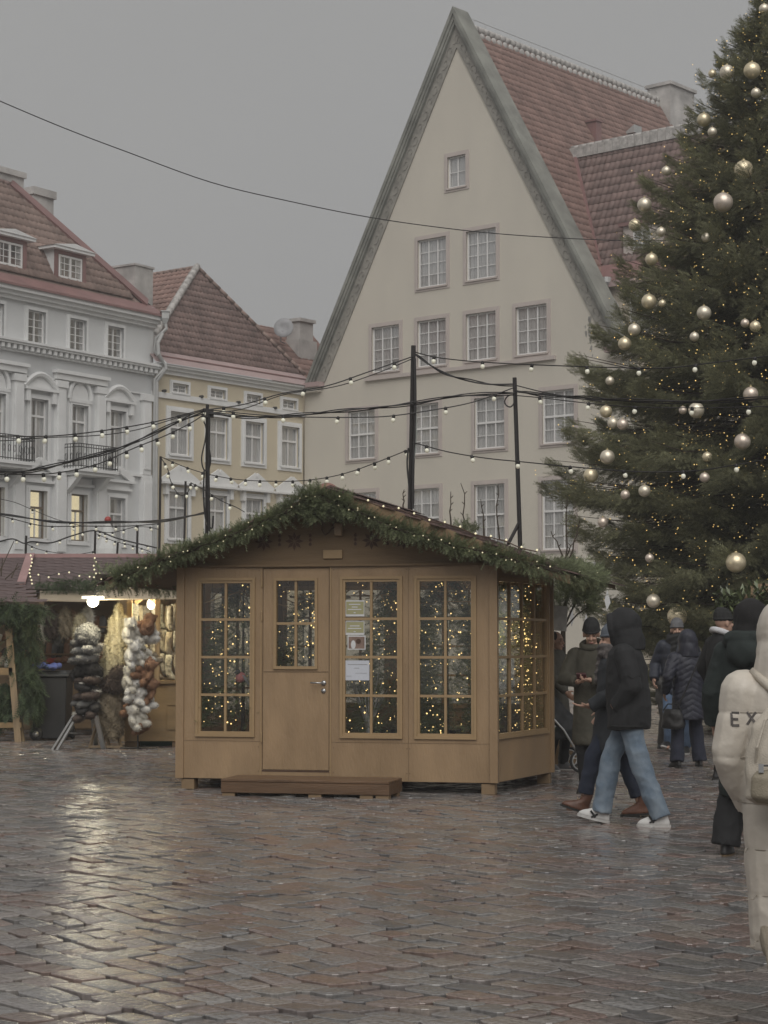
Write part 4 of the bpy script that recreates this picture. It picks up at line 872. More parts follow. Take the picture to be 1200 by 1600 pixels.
# ================================================================ market stalls on the left
M_swood = mat('stall_ochre_board', (.23, .155, .075), .6, .2, 3, .1, 40, streak=(.5, 1, 2))
M_spost = mat('raw_timber', (.27, .20, .125), .75, .25, 4, .2, 40, streak=(4, 4, .4))
M_flap = mat('pale_plywood_flap', (.34, .28, .20), .7, .12, 3)
M_pinkb = mat('faded_pink_board', (.36, .22, .21), .7, .12, 4)
M_shing = mat('mauve_felt_shingle', (.125, .09, .088), .85, .25, 5, .2, 60, island=.22)
M_black = mat('black_plastic', (.022, .022, .023), .45, .2, 6)
M_alu = mat('aluminium', (.55, .55, .54), .35, .08, metal=.8)
M_fur_w = mat('cream_plush', (.58, .55, .48), .95, .12, 14, .9, 70)
M_fur_b = mat('tan_plush', (.26, .145, .085), .95, .2, 14, .9, 70)
M_fur_g = mat('grey_wool', (.13, .127, .12), .95, .2, 10, .9, 70)
M_fur_d = mat('dark_felt', (.035, .032, .03), .95, .2, 10, .6, 60)
M_fur_br = mat('brown_felt', (.075, .055, .045), .95, .25, 10, .6, 60)
M_fur_y = mat('ivory_fleece', (.55, .49, .33), .95, .15, 8, .9, 50)
M_sack = mat('beige_fleece', (.26, .215, .15), .95, .25, 8, .9, 50)
M_blue = mat('blue_cloth', (.09, .12, .32), .8, .2, 8)
M_red = mat('red_wool', (.28, .04, .03), .9, .2, 8)
M_orange = mat('rust_wool', (.20, .10, .055), .9, .2, 8)
M_lamp = glow('work_lamp', (1.0, .93, .68), 14.0)
def shingles(par, o, u, v, nu, nv, sw, sh, m=None, clip=None):
    o = Vector(o); u = Vector(u).normalized(); v = Vector(v).normalized(); n = u.cross(v).normalized(); n = n if n.z > 0 else -n
    me = MB().add([(-sw / 2, 0, .012), (sw / 2, 0, .012), (sw / 2, sh * 1.3, 0), (-sw / 2, sh * 1.3, 0), (-sw / 2, 0, 0), (sw / 2, 0, 0), (-sw / 4, -.03, .011), (sw / 4, -.03, .011), (-sw / 4, -.03, 0), (sw / 4, -.03, 0)], [(0, 6, 7, 1, 2, 3), (6, 0, 4, 8), (7, 6, 8, 9), (1, 7, 9, 5)]).mesh('shingle'); me.materials.append(m or M_shing)
    mt = Matrix((u, v, n)).transposed().to_4x4(); k = 0
    for j in range(nv):
        for i in range(nu):
            a = (i + .5 * (j % 2)) * sw; b = j * sh
            if clip and not clip(a, b): continue
            s = link('shingle', me, None, par); s.matrix_local = Matrix.Translation(o + u * a + v * b + n * (.004 + random.random() * .006)) @ mt @ Matrix.Rotation(random.gauss(0, .02), 4, 'Z'); k += 1
# ---- long stall behind
sa = thing('long_stall', 'long market stall with mauve shingle roof and pink ridge board', 'market stall', (0, 0, 0))
e0 = at(-60, 921, 31.3); e1 = at(300, 921, 31.3); r0 = at(-60, 870, 33.6); r1 = at(300, 870, 33.6)
MB().prism([e0, e1, r1, r0], (0, .02, -.05)).build('roof', M_shing, sa)
L = (e1 - e0).length; v = (r0 - e0); sl_ = v.length
shingles(sa, e0 + Vector((.1, 0, 0)), (1, 0, 0), v, int(L / .30), int(sl_ / .125), .30, .125)
MB().box(r0.x, r1.x, 33.5, 33.66, r0.z - .03, r0.z + .05).build('ridge_board', M_pinkb, sa)
hp0 = at(48, 870, 33.5) + Vector((0, -.02, .05)); hp1 = at(33, 917, 31.4) + Vector((0, -.02, .05)); MB().bar(hp0, hp1, .14, .03, (0, -.7, .7)).build('hip_board', M_pinkb, sa)
MB().box(e0.x, e1.x, 33.4, 33.45, 0, e0.z).build('back_wall', M_bdark, sa)
for x in (e0.x + .1, at(63, 1000, 31.4).x, e1.x - .2): MB().box(x - .05, x + .05, 31.4, 31.5, 0, e0.z - .05).build('post', M_spost, sa)
MB().box(e0.x, e1.x, 31.35, 31.95, .78, .83).build('counter', M_swood, sa); MB().box(e0.x, e1.x, 31.36, 31.39, .12, .779).build('counter_front', M_bdark, sa)
for z in (1.3, 1.75): MB().box(at(62, 1000, 33).x, at(200, 1000, 33).x, 31.75, 32.2, z, z + .03).build('shelf', M_bdark, sa)
fp = [at(62, 925, 31.2), at(150, 925, 31.2), at(150, 941, 30.5), at(62, 939, 30.5)]; MB().prism(fp, (0, 0, .02)).build('flap', M_flap, sa)
# slippers and hats on its shelves
def slipper_mesh():
    return MB().loft([(0, 0, 0, .05, .14), (0, 0, .015, .055, .145), (0, .03, .05, .052, .11), (0, .05, .085, .04, .07), (0, .05, .1, .01, .02)], 14).mesh('slipper', True)
slm = {}
def slipper(loc, m, rz, label, s=1.0, ry=0):
    if m.name not in slm: slm[m.name] = slipper_mesh(); slm[m.name].materials.append(m)
    o = link('slipper', slm[m.name]); o.location = loc; o.rotation_euler = (ry, 0, rz); o.scale = (s, s, s); return tag(o, label, 'slipper', 'slippers on the stall shelves')
ordw = ['first', 'second', 'third', 'fourth', 'fifth', 'sixth', 'seventh', 'eighth', 'ninth', 'tenth', 'eleventh', 'twelfth']
cols_m = [M_fur_br, M_sack, M_fur_b, M_fur_d, M_fur_g, M_orange]; cn_ = ['brown', 'beige', 'tan', 'black', 'grey', 'rust']
for k in range(22):
    i = k % 11; z = 1.33 if k < 11 else 1.78; j = (k * 5 + k // 11) % 6
    slipper((at(68 + i * 9.2, 1000, 31.9).x, 31.9, z), cols_m[j], R(random.uniform(-30, 30)), '%s felt slipper, %s shelf of long stall, %s from left' % (cn_[j], 'lower' if k < 11 else 'upper', ordw[i]), 1.25, R(40))
# ---- lit stall front
sb = thing('lit_stall', 'ochre market stall with lit opening full of hanging knitwear', 'market stall', (0, 0, 0))
X = lambda px_: at(px_, 1000, 28.0).x; Z = lambda py: at(200, py, 28.0).z
MB().box(X(196), X(296), 28.0, 28.05, Z(1158), Z(1068)).build('counter_front', M_swood, sb)
for (a, b_, c, d) in ((262, 283, 1069, 1102), (262, 283, 1104, 1140)): MB().box(X(a), X(b_ + 10), 27.985, 27.999, Z(d), Z(c)).build('panel', M_swood, sb)
MB().box(X(196), X(296), 27.95, 28.5, Z(1068), Z(1064)).build('counter', M_swood, sb)
for a in (201, 245, 277): MB().box(X(a) - .035, X(a) + .035, 28.06, 28.14, Z(1066), Z(920)).build('post', M_spost, sb)
MB().box(X(160), X(320), 29.6, 29.65, 0, Z(915)).build('back_wall', M_spost, sb); MB().box(X(318), X(320), 28.05, 29.6, 0, Z(915)).build('side_wall', M_swood, sb)
for a, b_ in ((208, 225), (242, 225)): MB().bar((X(a), 28.2, Z(942)), (X(b_), 28.2, Z(928)), .04, .06).build('brace', M_spost, sb)
MB().prism([at(150, 924, 28.05), at(300, 920, 28.05), at(300, 936, 27.2), at(150, 938, 27.2)], (0, 0, .02)).build('flap', M_flap, sb)
MB().prism([(X(150), 28.0, Z(916)), (X(320), 28.0, Z(916)), (X(320), 29.7, Z(895)), (X(150), 29.7, Z(895))], (0, 0, .03)).build('roof', M_shing, sb)
for a in (196, 270): MB().box(X(a), X(a) + .2, 28.02, 28.2, 0, Z(1159)).build('foot_block', M_bdark, sb)
MB().box(X(215), X(292), 28.3, 28.6, 0, .09).build('green_crate', mat('green_plastic', (.01, .05, .02), .5), sb)
o = MB(); dm_ = [(X(232) + .04 * a, 27.984, Z(1124) + .06 * b_) for a, b_ in ((1, 0), (0, 1), (-1, 0), (0, -1))]; o.tube([Vector(p) for p in dm_ + dm_[:1]], .004, 4).build('diamond_ornament', M_orn, sb)
# hanging knitwear
kn = [mat('nordic_knit_%d' % i, c, .95, 0, s, .6, 80, col2=d) for i, (c, d, s) in enumerate((((.03, .03, .03), (.6, .6, .57), 13), ((.62, .6, .55), (.09, .08, .08), 11), ((.06, .055, .06), (.5, .49, .47), 15), ((.6, .57, .48), (.2, .17, .15), 9)))]
sock = MB(); sock.loft([(0, 0, 0, .045, .025), (0, 0, -.12, .05, .03), (0, 0, -.26, .045, .03), (.015, 0, -.33, .055, .032), (.05, 0, -.40, .06, .03), (.10, 0, -.43, .04, .025), (.115, 0, -.44, .01, .01)], 10)
skm = []
for m in kn: me = sock.mesh('sock', True); me.materials.append(m); skm.append(me)
n = 0
for row, py in enumerate((944, 985, 1022)):
    for i in range(8):
        pxx = 210 + i * 9.2
        if 241 < pxx < 249: pxx += 6
        o = link('knitted_sock', skm[(i * 3 + row) % 4]); o.location = at(pxx + random.uniform(-2, 2), py + random.uniform(-3, 3), 28.45 + .15 * (i % 3)); o.rotation_euler = (random.gauss(0, .1), 0, random.uniform(-1, 1)); o.scale = (1.25, .8, .85)
        tag(o, 'patterned knitted sock in lit stall, %s row, %s from left' % (('upper', 'middle', 'bottom')[row], ordw[i]), 'sock', 'socks hanging in the lit stall')
# work lamp under the flap (a lit lamp in the photograph)
lp = thing('work_lamp', 'bright white work lamp glaring under the stall flap', 'lamp', at(146, 938, 27.25))
MB().box(-.16, .16, -.05, .02, .02, .06).build('housing', M_alu, lp); MB().ell((0, -.05, -.02), (.085, .075, .08), 14, 10).build('bulb', M_lamp, lp, True); MB().tube([(0, 0, .05), (.02, .1, .12), (.05, .3, .15)], .012, 6).build('bracket', M_black, lp)
ld = bpy.data.lights.new('work_lamp_light', 'POINT'); ld.energy = 42; ld.shadow_soft_size = .14; ld.color = (1, .90, .64); lo = bpy.data.objects.new('work_lamp_light', ld); COL.objects.link(lo); lo.parent = lp; lo.location = (0, -.28, .0)
l2 = thing('inside_lamp', 'warm bulb hanging high inside the lit stall', 'lamp', at(236, 944, 28.25)); MB().ell((0, 0, 0), (.06, .06, .08)).build('bulb', M_lamp, l2, True); MB().tube([(0, 0, .07), (0, 0, .16)], .02, 8).build('socket', M_black, l2)
ld = bpy.data.lights.new('inside_lamp_light', 'POINT'); ld.energy = 36; ld.shadow_soft_size = .07; ld.color = (1, .82, .45); lo = bpy.data.objects.new('inside_lamp_light', ld); COL.objects.link(lo); lo.parent = l2; lo.location = (0, -.12, -.03)
# ---- blob meshes for soft goods: pieces fused into one skin
def fuse(mb, voxel, smooth=2, disp=None, name='mesh', dec=None):
    me = mb.mesh('tmp'); o = bpy.data.objects.new('tmp', me); COL.objects.link(o)
    bm = bmesh.new(); bm.from_mesh(me); bmesh.ops.recalc_face_normals(bm, faces=bm.faces); bm.to_mesh(me); bm.free()
    r_ = o.modifiers.new('r', 'REMESH'); r_.mode = 'VOXEL'; r_.voxel_size = voxel
    if smooth: s = o.modifiers.new('s', 'SMOOTH'); s.iterations = smooth; s.factor = .5
    bpy.context.view_layer.update(); dg = bpy.context.evaluated_depsgraph_get(); nm = bpy.data.meshes.new_from_object(o.evaluated_get(dg))
    bpy.data.objects.remove(o); bpy.data.meshes.remove(me); nm.name = name
    if disp:
        n_ = len(nm.vertices); co = np.empty(n_ * 3, np.float32); no = np.empty(n_ * 3, np.float32); nm.vertices.foreach_get('co', co); nm.vertex_normals.foreach_get('vector', no)
        co = co.reshape(-1, 3); no = no.reshape(-1, 3); co += no * disp(co, no)[:, None]; nm.vertices.foreach_set('co', co.astype(np.float32).ravel()); nm.update()
    nm.polygons.foreach_set('use_smooth', np.ones(len(nm.polygons), bool)); return nm
def furry(me, n, ln, w=.004, seed=0):
    rf = np.random.default_rng(seed); nv = len(me.vertices); co = np.empty(nv * 3, np.float32); no = np.empty(nv * 3, np.float32); me.vertices.foreach_get('co', co); me.vertex_normals.foreach_get('vector', no); co = co.reshape(-1, 3); no = no.reshape(-1, 3)
    i = rf.integers(0, nv, n); t = rf.normal(0, 1, (n, 3)); t /= np.linalg.norm(t, axis=1, keepdims=True); d = no[i] + rf.normal(0, .45, (n, 3)) + np.array([[0, 0, -.25]]); V = np.stack([co[i] + t * w, co[i] - t * w, co[i] + d * (ln * rf.uniform(.6, 1.3, (n, 1)))], 1)
    hm = np_mesh('fur', V.reshape(-1, 3), np.arange(3 * n).reshape(-1, 3)); bm = bmesh.new(); bm.from_mesh(me); bm.from_mesh(hm); bm.to_mesh(me); bm.free(); bpy.data.meshes.remove(hm); return me
def fuzz(co, no): return .006 * np.sin(co[:, 0] * 140) * np.sin(co[:, 1] * 155) * np.sin(co[:, 2] * 132)
# plush animals
pb = MB(); pb.ell((0, 0, .14), (.105, .095, .12)); pb.ell((0, -.05, .29), (.09, .085, .08)); pb.ell((0, -.12, .275), (.035, .04, .032))
for s in (-1, 1): pb.ell((s * .07, -.03, .35), (.028, .018, .035)); pb.cap((s * .075, -.05, .2), (s * .10, -.11, .14), .042, .036); pb.cap((s * .065, -.05, .06), (s * .09, -.14, .04), .052, .044)
plush = furry(fuse(pb, .012, 1, fuzz, 'plush'), 2600, .016)
pm = []
for m in (M_fur_w, M_fur_b, mat('snow_plush', (.62, .60, .56), .95, .1, 14, .9, 70), M_sack): c = plush.copy(); c.materials.append(m); pm.append(c)
spots = ((203, 1005, 0), (222, 996, 1), (232, 1008, 2), (205, 1038, 2), (224, 1040, 0), (240, 1046, 3), (221, 1064, 1), (203, 1080, 0), (224, 1090, 1), (204, 1100, 2), (227, 1112, 2), (205, 1122, 1), (218, 1140, 0), (229, 1142, 1))
rk = sorted(range(len(spots)), key=lambda i: spots[i][1]); order = ['topmost', 'second from top', 'third from top', 'fourth from top', 'fifth from top', 'sixth from top', 'seventh from top', 'seventh from bottom', 'sixth from bottom', 'fifth from bottom', 'fourth from bottom', 'third from bottom', 'second from bottom', 'bottom']
for j, i in enumerate(rk):
    x, y, k = spots[i]; o = link('plush_toy', pm[k]); o.location = at(x, y, 27.35 + .06 * (i % 3)); o.rotation_euler = (R(random.uniform(-35, 25)), R(random.uniform(-40, 40)), R(random.uniform(-60, 60))); o.scale = (1.0,) * 3
    for ex, nm_ in ((-.03, 'eye'), (.03, 'eye')): MB().ell((ex, -.115, .31), (.008, .008, .008), 6, 4).build(nm_, M_black, o)
    MB().ell((0, -.158, .285), (.012, .01, .009), 6, 4).build('nose', M_black, o)
    tag(o, '%s plush animal in the hanging column, %s' % (('cream', 'tan', 'white', 'beige')[k], order[j]), 'plush toy', 'plush toys hanging before the lit stall')
tr = thing('plush_rack', 'thin dark rod carrying the column of plush toys', 'rack', at(216, 1000, 27.5)); pt = at(216, 1000, 27.5); MB().tube([(0, .05, -pt.z), (0, .05, .35)], .012, 6).build('rod', M_black, tr); MB().tube([(-.25, .05, -pt.z + .012), (.25, .05, -pt.z + .012)], .012, 6).build('foot', M_black, tr)
# hats stacked on the aluminium ladder
hb = MB(); hb.loft([(0, 0, 0, .15, .14), (0, 0, .05, .16, .15), (0, 0, .11, .14, .13), (0, 0, .16, .08, .07), (0, 0, .18, .02, .02)], 16); hb.ell((-.15, -.02, .0), (.06, .05, .09)); hb.ell((.15, -.02, .0), (.06, .05, .09)); hat = furry(fuse(hb, .014, 2, fuzz, 'hat'), 3000, .022, .005)
lh = MB(); lh.ell((-.08, 0, .04), (.085, .17, .055)); lh.ell((.09, -.03, .05), (.085, .17, .055)); lh.ell((-.1, .06, .07), (.07, .09, .05)); lh.ell((.1, .04, .08), (.07, .09, .05)); mit = furry(fuse(lh, .014, 2, fuzz, 'slippers'), 1500, .014)
hm = {}
for nm_, me in (('h', hat), ('m', mit)):
    for j, m in enumerate((M_fur_g, M_fur_d, M_fur_br, mat('light_grey_wool', (.20, .197, .185), .95, .2, 10, .9, 70))): c = me.copy(); c.materials.append(m); hm[nm_, j] = c
lt = MB(); lt.tube([(.052 * math.cos(a), .07 * math.sin(a), 0) for a in [j * math.pi / 8 for j in range(17)]], .02, 6, False); lin = furry(lt.mesh('fur_lining', True), 500, .014); lin.materials.append(M_fur_w)
stack = ((137, 996, 'h', 3, 1.1), (131, 1009, 'm', 0, 1.05), (136, 1022, 'm', 3, 1.2), (131, 1037, 'm', 0, 1.2), (140, 1050, 'h', 1, .95), (128, 1054, 'h', 1, .8), (137, 1069, 'm', 2, 1.05), (134, 1080, 'm', 1, .95), (136, 1093, 'm', 2, 1.1), (129, 1102, 'm', 0, .9), (138, 1112, 'm', 1, 1.05), (133, 1124, 'm', 2, 1.1))
for i, (x, y, k, j, s) in enumerate(stack):
    o = link('fur_hat' if k == 'h' else 'fur_slippers', hm[k, j]); o.location = at(x, y, 27.35); o.rotation_euler = (R(random.uniform(-15, 20)), R(random.uniform(-14, 14)), R(random.uniform(-50, 50))); o.scale = (s,) * 3
    if k == 'm':
        for ex in (-.085, .095): link('fur_lining', lin, None, o).location = (ex, .06, .10)
    tag(o, '%s %s, %s from top of the ladder stack' % (('grey', 'black', 'brown', 'light grey')[j], 'fur hat with ear flaps' if k == 'h' else 'pair of fur lined slippers', ordw[i]), 'hat' if k == 'h' else 'slippers', 'woollens stacked on the ladder')
la = thing('step_ladder', 'aluminium step ladder half covered by a stack of woollens', 'ladder', gnd(122, 1168)); o_ = la.location
def lq(x, y, Y): return at(x, y, Y) - o_
for a, b_ in (((116, 1118, 27.3), (83, 1169, 27.4)), ((121, 1118, 27.3), (90, 1170, 27.35)), ((150, 1118, 27.3), (162, 1167, 27.5)), ((145, 1118, 27.6), (150, 1160, 28.6))): q = lq(*b_); q.z = 0; MB().bar(lq(*a), q, .065, .03).build('leg', M_alu, la)
MB().bar(lq(100, 1145, 27.35), lq(128, 1146, 27.6), .06, .02).build('tread', M_alu, la); q = lq(134, 990, 27.35); MB().tube([(q.x, q.y + .03, q.z), (q.x, q.y + .03, lq(134, 1118, 27.3).z - .02)], .014, 6).build('pole', M_alu, la); MB().bar(lq(114, 1119, 27.32), lq(152, 1119, 27.32), .09, .03).build('top_tread', M_alu, la)
# fleece garment and the dark fur below it
fb = MB(); P = lambda x, y, Y=27.7: at(x, y, Y)
c0 = P(184, 955)
def ring(x0, x1, y, Y=27.7, ry=.1): a = P(x0, y, Y); b_ = P(x1, y, Y); return ((a.x + b_.x) / 2, Y, a.z, (b_.x - a.x) / 2, ry)
fb.loft([ring(146, 178, 1096), ring(150, 186, 1070), ring(158, 193, 1040), ring(164, 197, 1010), ring(170, 199, 985), ring(172, 198, 968), ring(180, 192, 960), ring(182, 190, 950), ring(185, 188, 945)], 16)
fl = fuse(fb, .016, 2, lambda co, no: .012 * np.sin(co[:, 0] * 60 + co[:, 2] * 6) + .006 * np.sin(co[:, 2] * 80) * np.sin(co[:, 0] * 90), 'fleece'); o = link('fleece_coat', furry(fl, 9000, .03, .006), M_fur_y); tag(o, 'long ivory fleece garment hanging beside the lit stall', 'garment')
fb = MB(); fb.loft([ring(168, 190, 1152, 27.6), ring(152, 194, 1130, 27.6, .14), ring(147, 196, 1110, 27.6, .16), ring(150, 195, 1090, 27.6, .16), ring(160, 192, 1072, 27.6), ring(170, 188, 1062, 27.6)], 16)
fl = fuse(fb, .016, 2, lambda co, no: .015 * np.sin(co[:, 0] * 30 + co[:, 2] * 25) + .006 * np.sin(co[:, 2] * 90) * np.sin(co[:, 0] * 90), 'fleece'); o = link('sheepskin', furry(fl, 7000, .03, .006), M_sack); tag(o, 'bulky beige sheepskin bundle hanging low beside the ladder', 'sheepskin')
fb = MB(); fb.ell(P(178, 1068, 27.45), (.2, .1, .12)); fb.ell(P(190, 1052, 27.45), (.16, .1, .1)); o = link('dark_fur', furry(fuse(fb, .016, 2, fuzz), 4000, .04, .005), M_fur_br); tag(o, 'dark brown fur piece draped over the sheepskin', 'fur')
es = thing('wooden_easel', 'low wooden trestle under the sheepskin bundle', 'trestle', gnd(165, 1168)); o_ = es.location
for a, b_ in (((152, 1128), (140, 1168)), ((160, 1128), (172, 1168)), ((178, 1128), (190, 1168)), ((170, 1128), (158, 1168))): q = lq(b_[0], b_[1], 27.65); q.z = 0; p_ = lq(a[0], a[1], 27.75); MB().bar(p_, q, .035, .035).build('leg', M_spost, es)
MB().bar(lq(150, 1128, 27.75), lq(180, 1128, 27.75), .05, .04).build('top_bar', M_spost, es); q = lq(140, 1165, 27.6); q2 = lq(190, 1165, 27.6); q.z = q2.z = .03; MB().bar(q, q2, .04, .03).build('stretcher', M_spost, es)
# wheelie bin
wb = thing('wheelie_bin', 'black wheeled rubbish bin in front of the slipper shelves', 'bin', gnd(82, 1156)); 
b = MB(); b.prism([(-.25, -.28, .03), (.24, -.28, .03), (.27, -.33, .98), (-.29, -.33, .98)], (0, .6, 0)); b.build('body', M_black, wb, bevel=.015); lid = MB(); lid.box(-.31, .31, -.38, .36, .985, 1.03); lid.prism([(-.29, -.36, 1.031), (.29, -.36, 1.031), (.24, -.3, 1.075), (-.24, -.3, 1.075)], (0, .62, 0)); lid.build('lid', mat('grey_plastic', (.045, .047, .05), .45), wb, bevel=.01)
for x in (-.31, .26): MB().lathe([(.03, -.025), (.1, -.025), (.11, 0), (.1, .025), (.03, .025)], n=18).xform(Matrix.Translation((x + .02, .2, .11)) @ Matrix.Rotation(R(90), 4, 'Y')).build('wheel', M_black, wb, True)
MB().lathe([(.05, -.02), (.095, -.025), (.105, 0), (.095, .025), (.05, .02)], n=18).xform(Matrix.Translation((-.2, -.31, .105)) @ Matrix.Rotation(R(90), 4, 'X')).build('wheel', M_black, wb, True); MB().lathe([(.02, -.02), (.05, -.02), (.05, .02)], n=12).xform(Matrix.Translation((-.2, -.33, .105)) @ Matrix.Rotation(R(90), 4, 'X')).build('hub', M_alu, wb, True)
for i, (x, y, m, lab) in enumerate(((58, 1041, M_blue, 'rumpled blue cloth left on the bin lid'), (82, 1042, M_blue, 'folded blue cloth on the bin lid'), (95, 1032, M_orange, 'rust coloured knitwear heap behind the bin'), (78, 1034, M_red, 'red woollen heap behind the blue cloth'))):
    b = MB(); c = at(x, y, 29.7 if i < 2 else 31.6); b.ell(c, (.13, .14, .05), 14, 8); b.ell(c + Vector((.06, .02, .02)), (.08, .1, .045)); o = link('cloth_heap', fuse(b, .014, 1, lambda co, no: .01 * np.sin(co[:, 0] * 50 + co[:, 1] * 30)), m); tag(o, lab, 'cloth')
pcol = [M_fur_w, M_fur_br, M_fur_g, M_sack, M_fur_b, M_fur_y]; pnm = ['cream', 'dark brown', 'grey', 'beige', 'tan', 'ivory']
for i in range(7):
    b = MB(); b.loft([(0, 0, -.55, .05, .03), (0, 0, -.45, .11, .05), (0, 0, -.25, .12, .06), (0, 0, -.08, .10, .05), (0, 0, 0, .04, .03)], 12); o = link('fur_pelt', furry(fuse(b, .018, 1, lambda co, no: .014 * np.sin(co[:, 0] * 45 + co[:, 2] * 20 + i)), 1600, .035, .006, i), pcol[i % 6]); o.location = at(70 + i * 11, 948 + 6 * (i % 3), 30.9 - .1 * (i % 2)); o.scale = (.9, .9, random.uniform(.75, 1.15)); tag(o, '%s fur pelt hanging in the long stall opening, %s from left' % (pnm[i % 6], ordw[i]), 'pelt', 'pelts hanging in the long stall')
# ---- near-left stall corner hung with fir
sc = thing('corner_stall', 'timber stall corner hung with fir branches at the left edge', 'market stall', (0, 0, 0)); Yc = 29.4
r_ = MB(); p0, p1, p2, p3 = at(-70, 941, Yc - .2), at(61, 941, Yc - .2), at(24, 908, Yc + 1.2), at(-70, 908, Yc + 1.2); r_.prism([p0, p1, p2, p3], (0, 0, -.04)); r_.build('roof', M_shing, sc)
shingles(sc, p0 + Vector((.05, -.02, .0)), (1, 0, 0), p3 - p0, 5, 11, .30, .125, None, lambda a, b_: a < 1.22 - b_ * .24)
def pst(a, b_, w, nm='post', m=None): MB().bar(at(*a, Yc), at(*b_, Yc), w, w * .8).build(nm, m or M_spost, sc)
q0 = at(12, 962, Yc); q1 = gnd(41, 1156); MB().bar(q0, (q1.x, Yc, .0), .10, .06, (0, 1, 0)).build('post', M_spost, sc); MB().bar(at(20, 1050, Yc + .05), (at(33, 1150, Yc).x, Yc + .12, 0), .07, .06, (0, 1, 0)).build('post', M_spost, sc)
MB().bar(at(-60, 1049, Yc), at(20, 1049, Yc), .06, .11).build('counter_edge', M_swood, sc); MB().bar(at(-60, 1133, Yc), at(34, 1133, Yc), .05, .08).build('rail', M_swood, sc); MB().bar(at(-60, 952, Yc), at(58, 948, Yc), .05, .07).build('beam', M_spost, sc)
tw_ = MB()
for a, b_ in (((-5, 903), (22, 845)), ((2, 900), (4, 872)), ((8, 905), (30, 885)), ((18, 903), (28, 880)), ((-10, 908), (-2, 862))): tw_.tube([at(*a, Yc + .6), at(*b_, Yc + .7)], [.012, .006], 5)
t_ = tw_.build('bare_twigs', M_bark, None); tag(t_, 'bare twigs sticking up from the corner stall roof', 'twigs')
def branch_hang(name, label, cx, cy, rx, ry, n, Y, m, dz=-.9, ln=(.12, .26)):
    t = thing(name, label, 'fir branches'); c = at(cx, cy, Y); s = Y / F; a = rng.random(n) * 2 * np.pi; r_ = rng.random(n) ** .5
    Pn = np.stack([c.x + rx * s * r_ * np.cos(a), Y + rng.normal(0, .1, n), c.z + ry * s * r_ * np.sin(a)], 1); D = np.stack([rng.normal(0, .45, n), rng.normal(-.2, .35, n), np.full(n, dz) + rng.normal(0, .3, n)], 1)
    tag(sprigs('needles', Pn, D, rng.uniform(*ln, n), m, t), None, None, None, 'stuff'); return t
branch_hang('fir_branches', 'fir branches hung along the eave of the corner stall', 26, 952, 44, 14, 420, Yc - .15, M_fir, -.4)
branch_hang('fir_branches', 'long fir boughs hanging behind the leaning post', 40, 1010, 22, 60, 520, Yc + .15, M_fir)
branch_hang('fir_branches', 'fir boughs hanging low beside the bin', 50, 1085, 16, 34, 300, Yc + .05, M_fir)
branch_hang('fir_branches', 'fir boughs under the counter at the left edge', 8, 1098, 22, 32, 360, Yc + .25, M_fir)
g_ = branch_hang('fir_branches', 'fir twigs along the eave of the long stall', 112, 913, 60, 8, 420, 31.0, M_fir, -.3, (.08, .16))
ft = thing('roof_fairy_lights', 'string of small lights across the long stall roof', 'light string'); Pd = [tuple(at(48 + 2 * math.sin(i), 868 + i * 5.5, 31.2)) for i in range(9)] + [tuple(at(60 + i * 16, 898 + 4 * math.sin(i * 1.7), 31.6)) for i in range(9)] + [tuple(at(148 + 2 * math.sin(i * 2), 872 + i * 6, 31.6)) for i in range(6)]
tag(dots('fairy_light', np.array(Pd), .018, M_fairy2, ft), None, None, None, 'stuff')
wr_ = MB(); wr_.tube([Vector(p) + Vector((0, .03, .02)) for p in Pd[9:18]], .006, 4); wr_.build('wire', M_black, ft)
# goods on the corner stall counter
for i, (x, y, m, nm_) in enumerate(((3, 1036, M_sack, 'beige'), (14, 1038, M_fur_w, 'cream'), (-6, 1030, M_fur_b, 'tan'))):
    b = MB(); c = at(x, y, Yc + .25); b.ell(c, (.09, .09, .08)); b.ell(c + Vector((.03, 0, .07)), (.06, .06, .05)); o = link('wool_bundle', fuse(b, .014, 1, fuzz), m); tag(o, '%s wool bundle on the counter of the corner stall' % nm_, 'wool bundle')
gc = [M_fur_w, M_sack, M_red, M_orange, M_fur_br, M_fur_g, M_blue]; gn = ['cream', 'beige', 'red', 'rust', 'brown', 'grey', 'blue']
gb_ = []
for m in gc: c = furry(fuse(MB().ell((0, 0, .05), (.09, .07, .06)).ell((.03, 0, .10), (.06, .06, .05)), .014, 1, fuzz, 'bundle'), 300, .012); c.materials.append(m); gb_.append(c)
k = 0
for r_, (py_, Yg) in enumerate(((1000, 30.6), (1022, 30.4), (975, 30.8))):
    MB().box(at(-20, py_, Yg).x, at(62, py_, Yg).x, Yg - .1, Yg + .15, at(0, py_ + 2, Yg).z - .03, at(0, py_ + 2, Yg).z).build('shelf', M_bdark, sc)
    for i in range(7):
        o = link('woollen_bundle', gb_[(k * 3 + r_) % 7]); o.location = at(-2 + i * 9, py_ + 2, Yg) + Vector((0, 0, .002)); o.rotation_euler = (0, 0, random.uniform(-1, 1)); o.scale = (.8, .8, random.uniform(.7, 1.1))
        tag(o, '%s woollen bundle, %s shelf of corner stall, %s from left' % (gn[(k * 3 + r_) % 7], ('middle', 'lower', 'upper')[r_], ordw[i]), 'bundle', 'woollens on the corner stall shelves'); k += 1
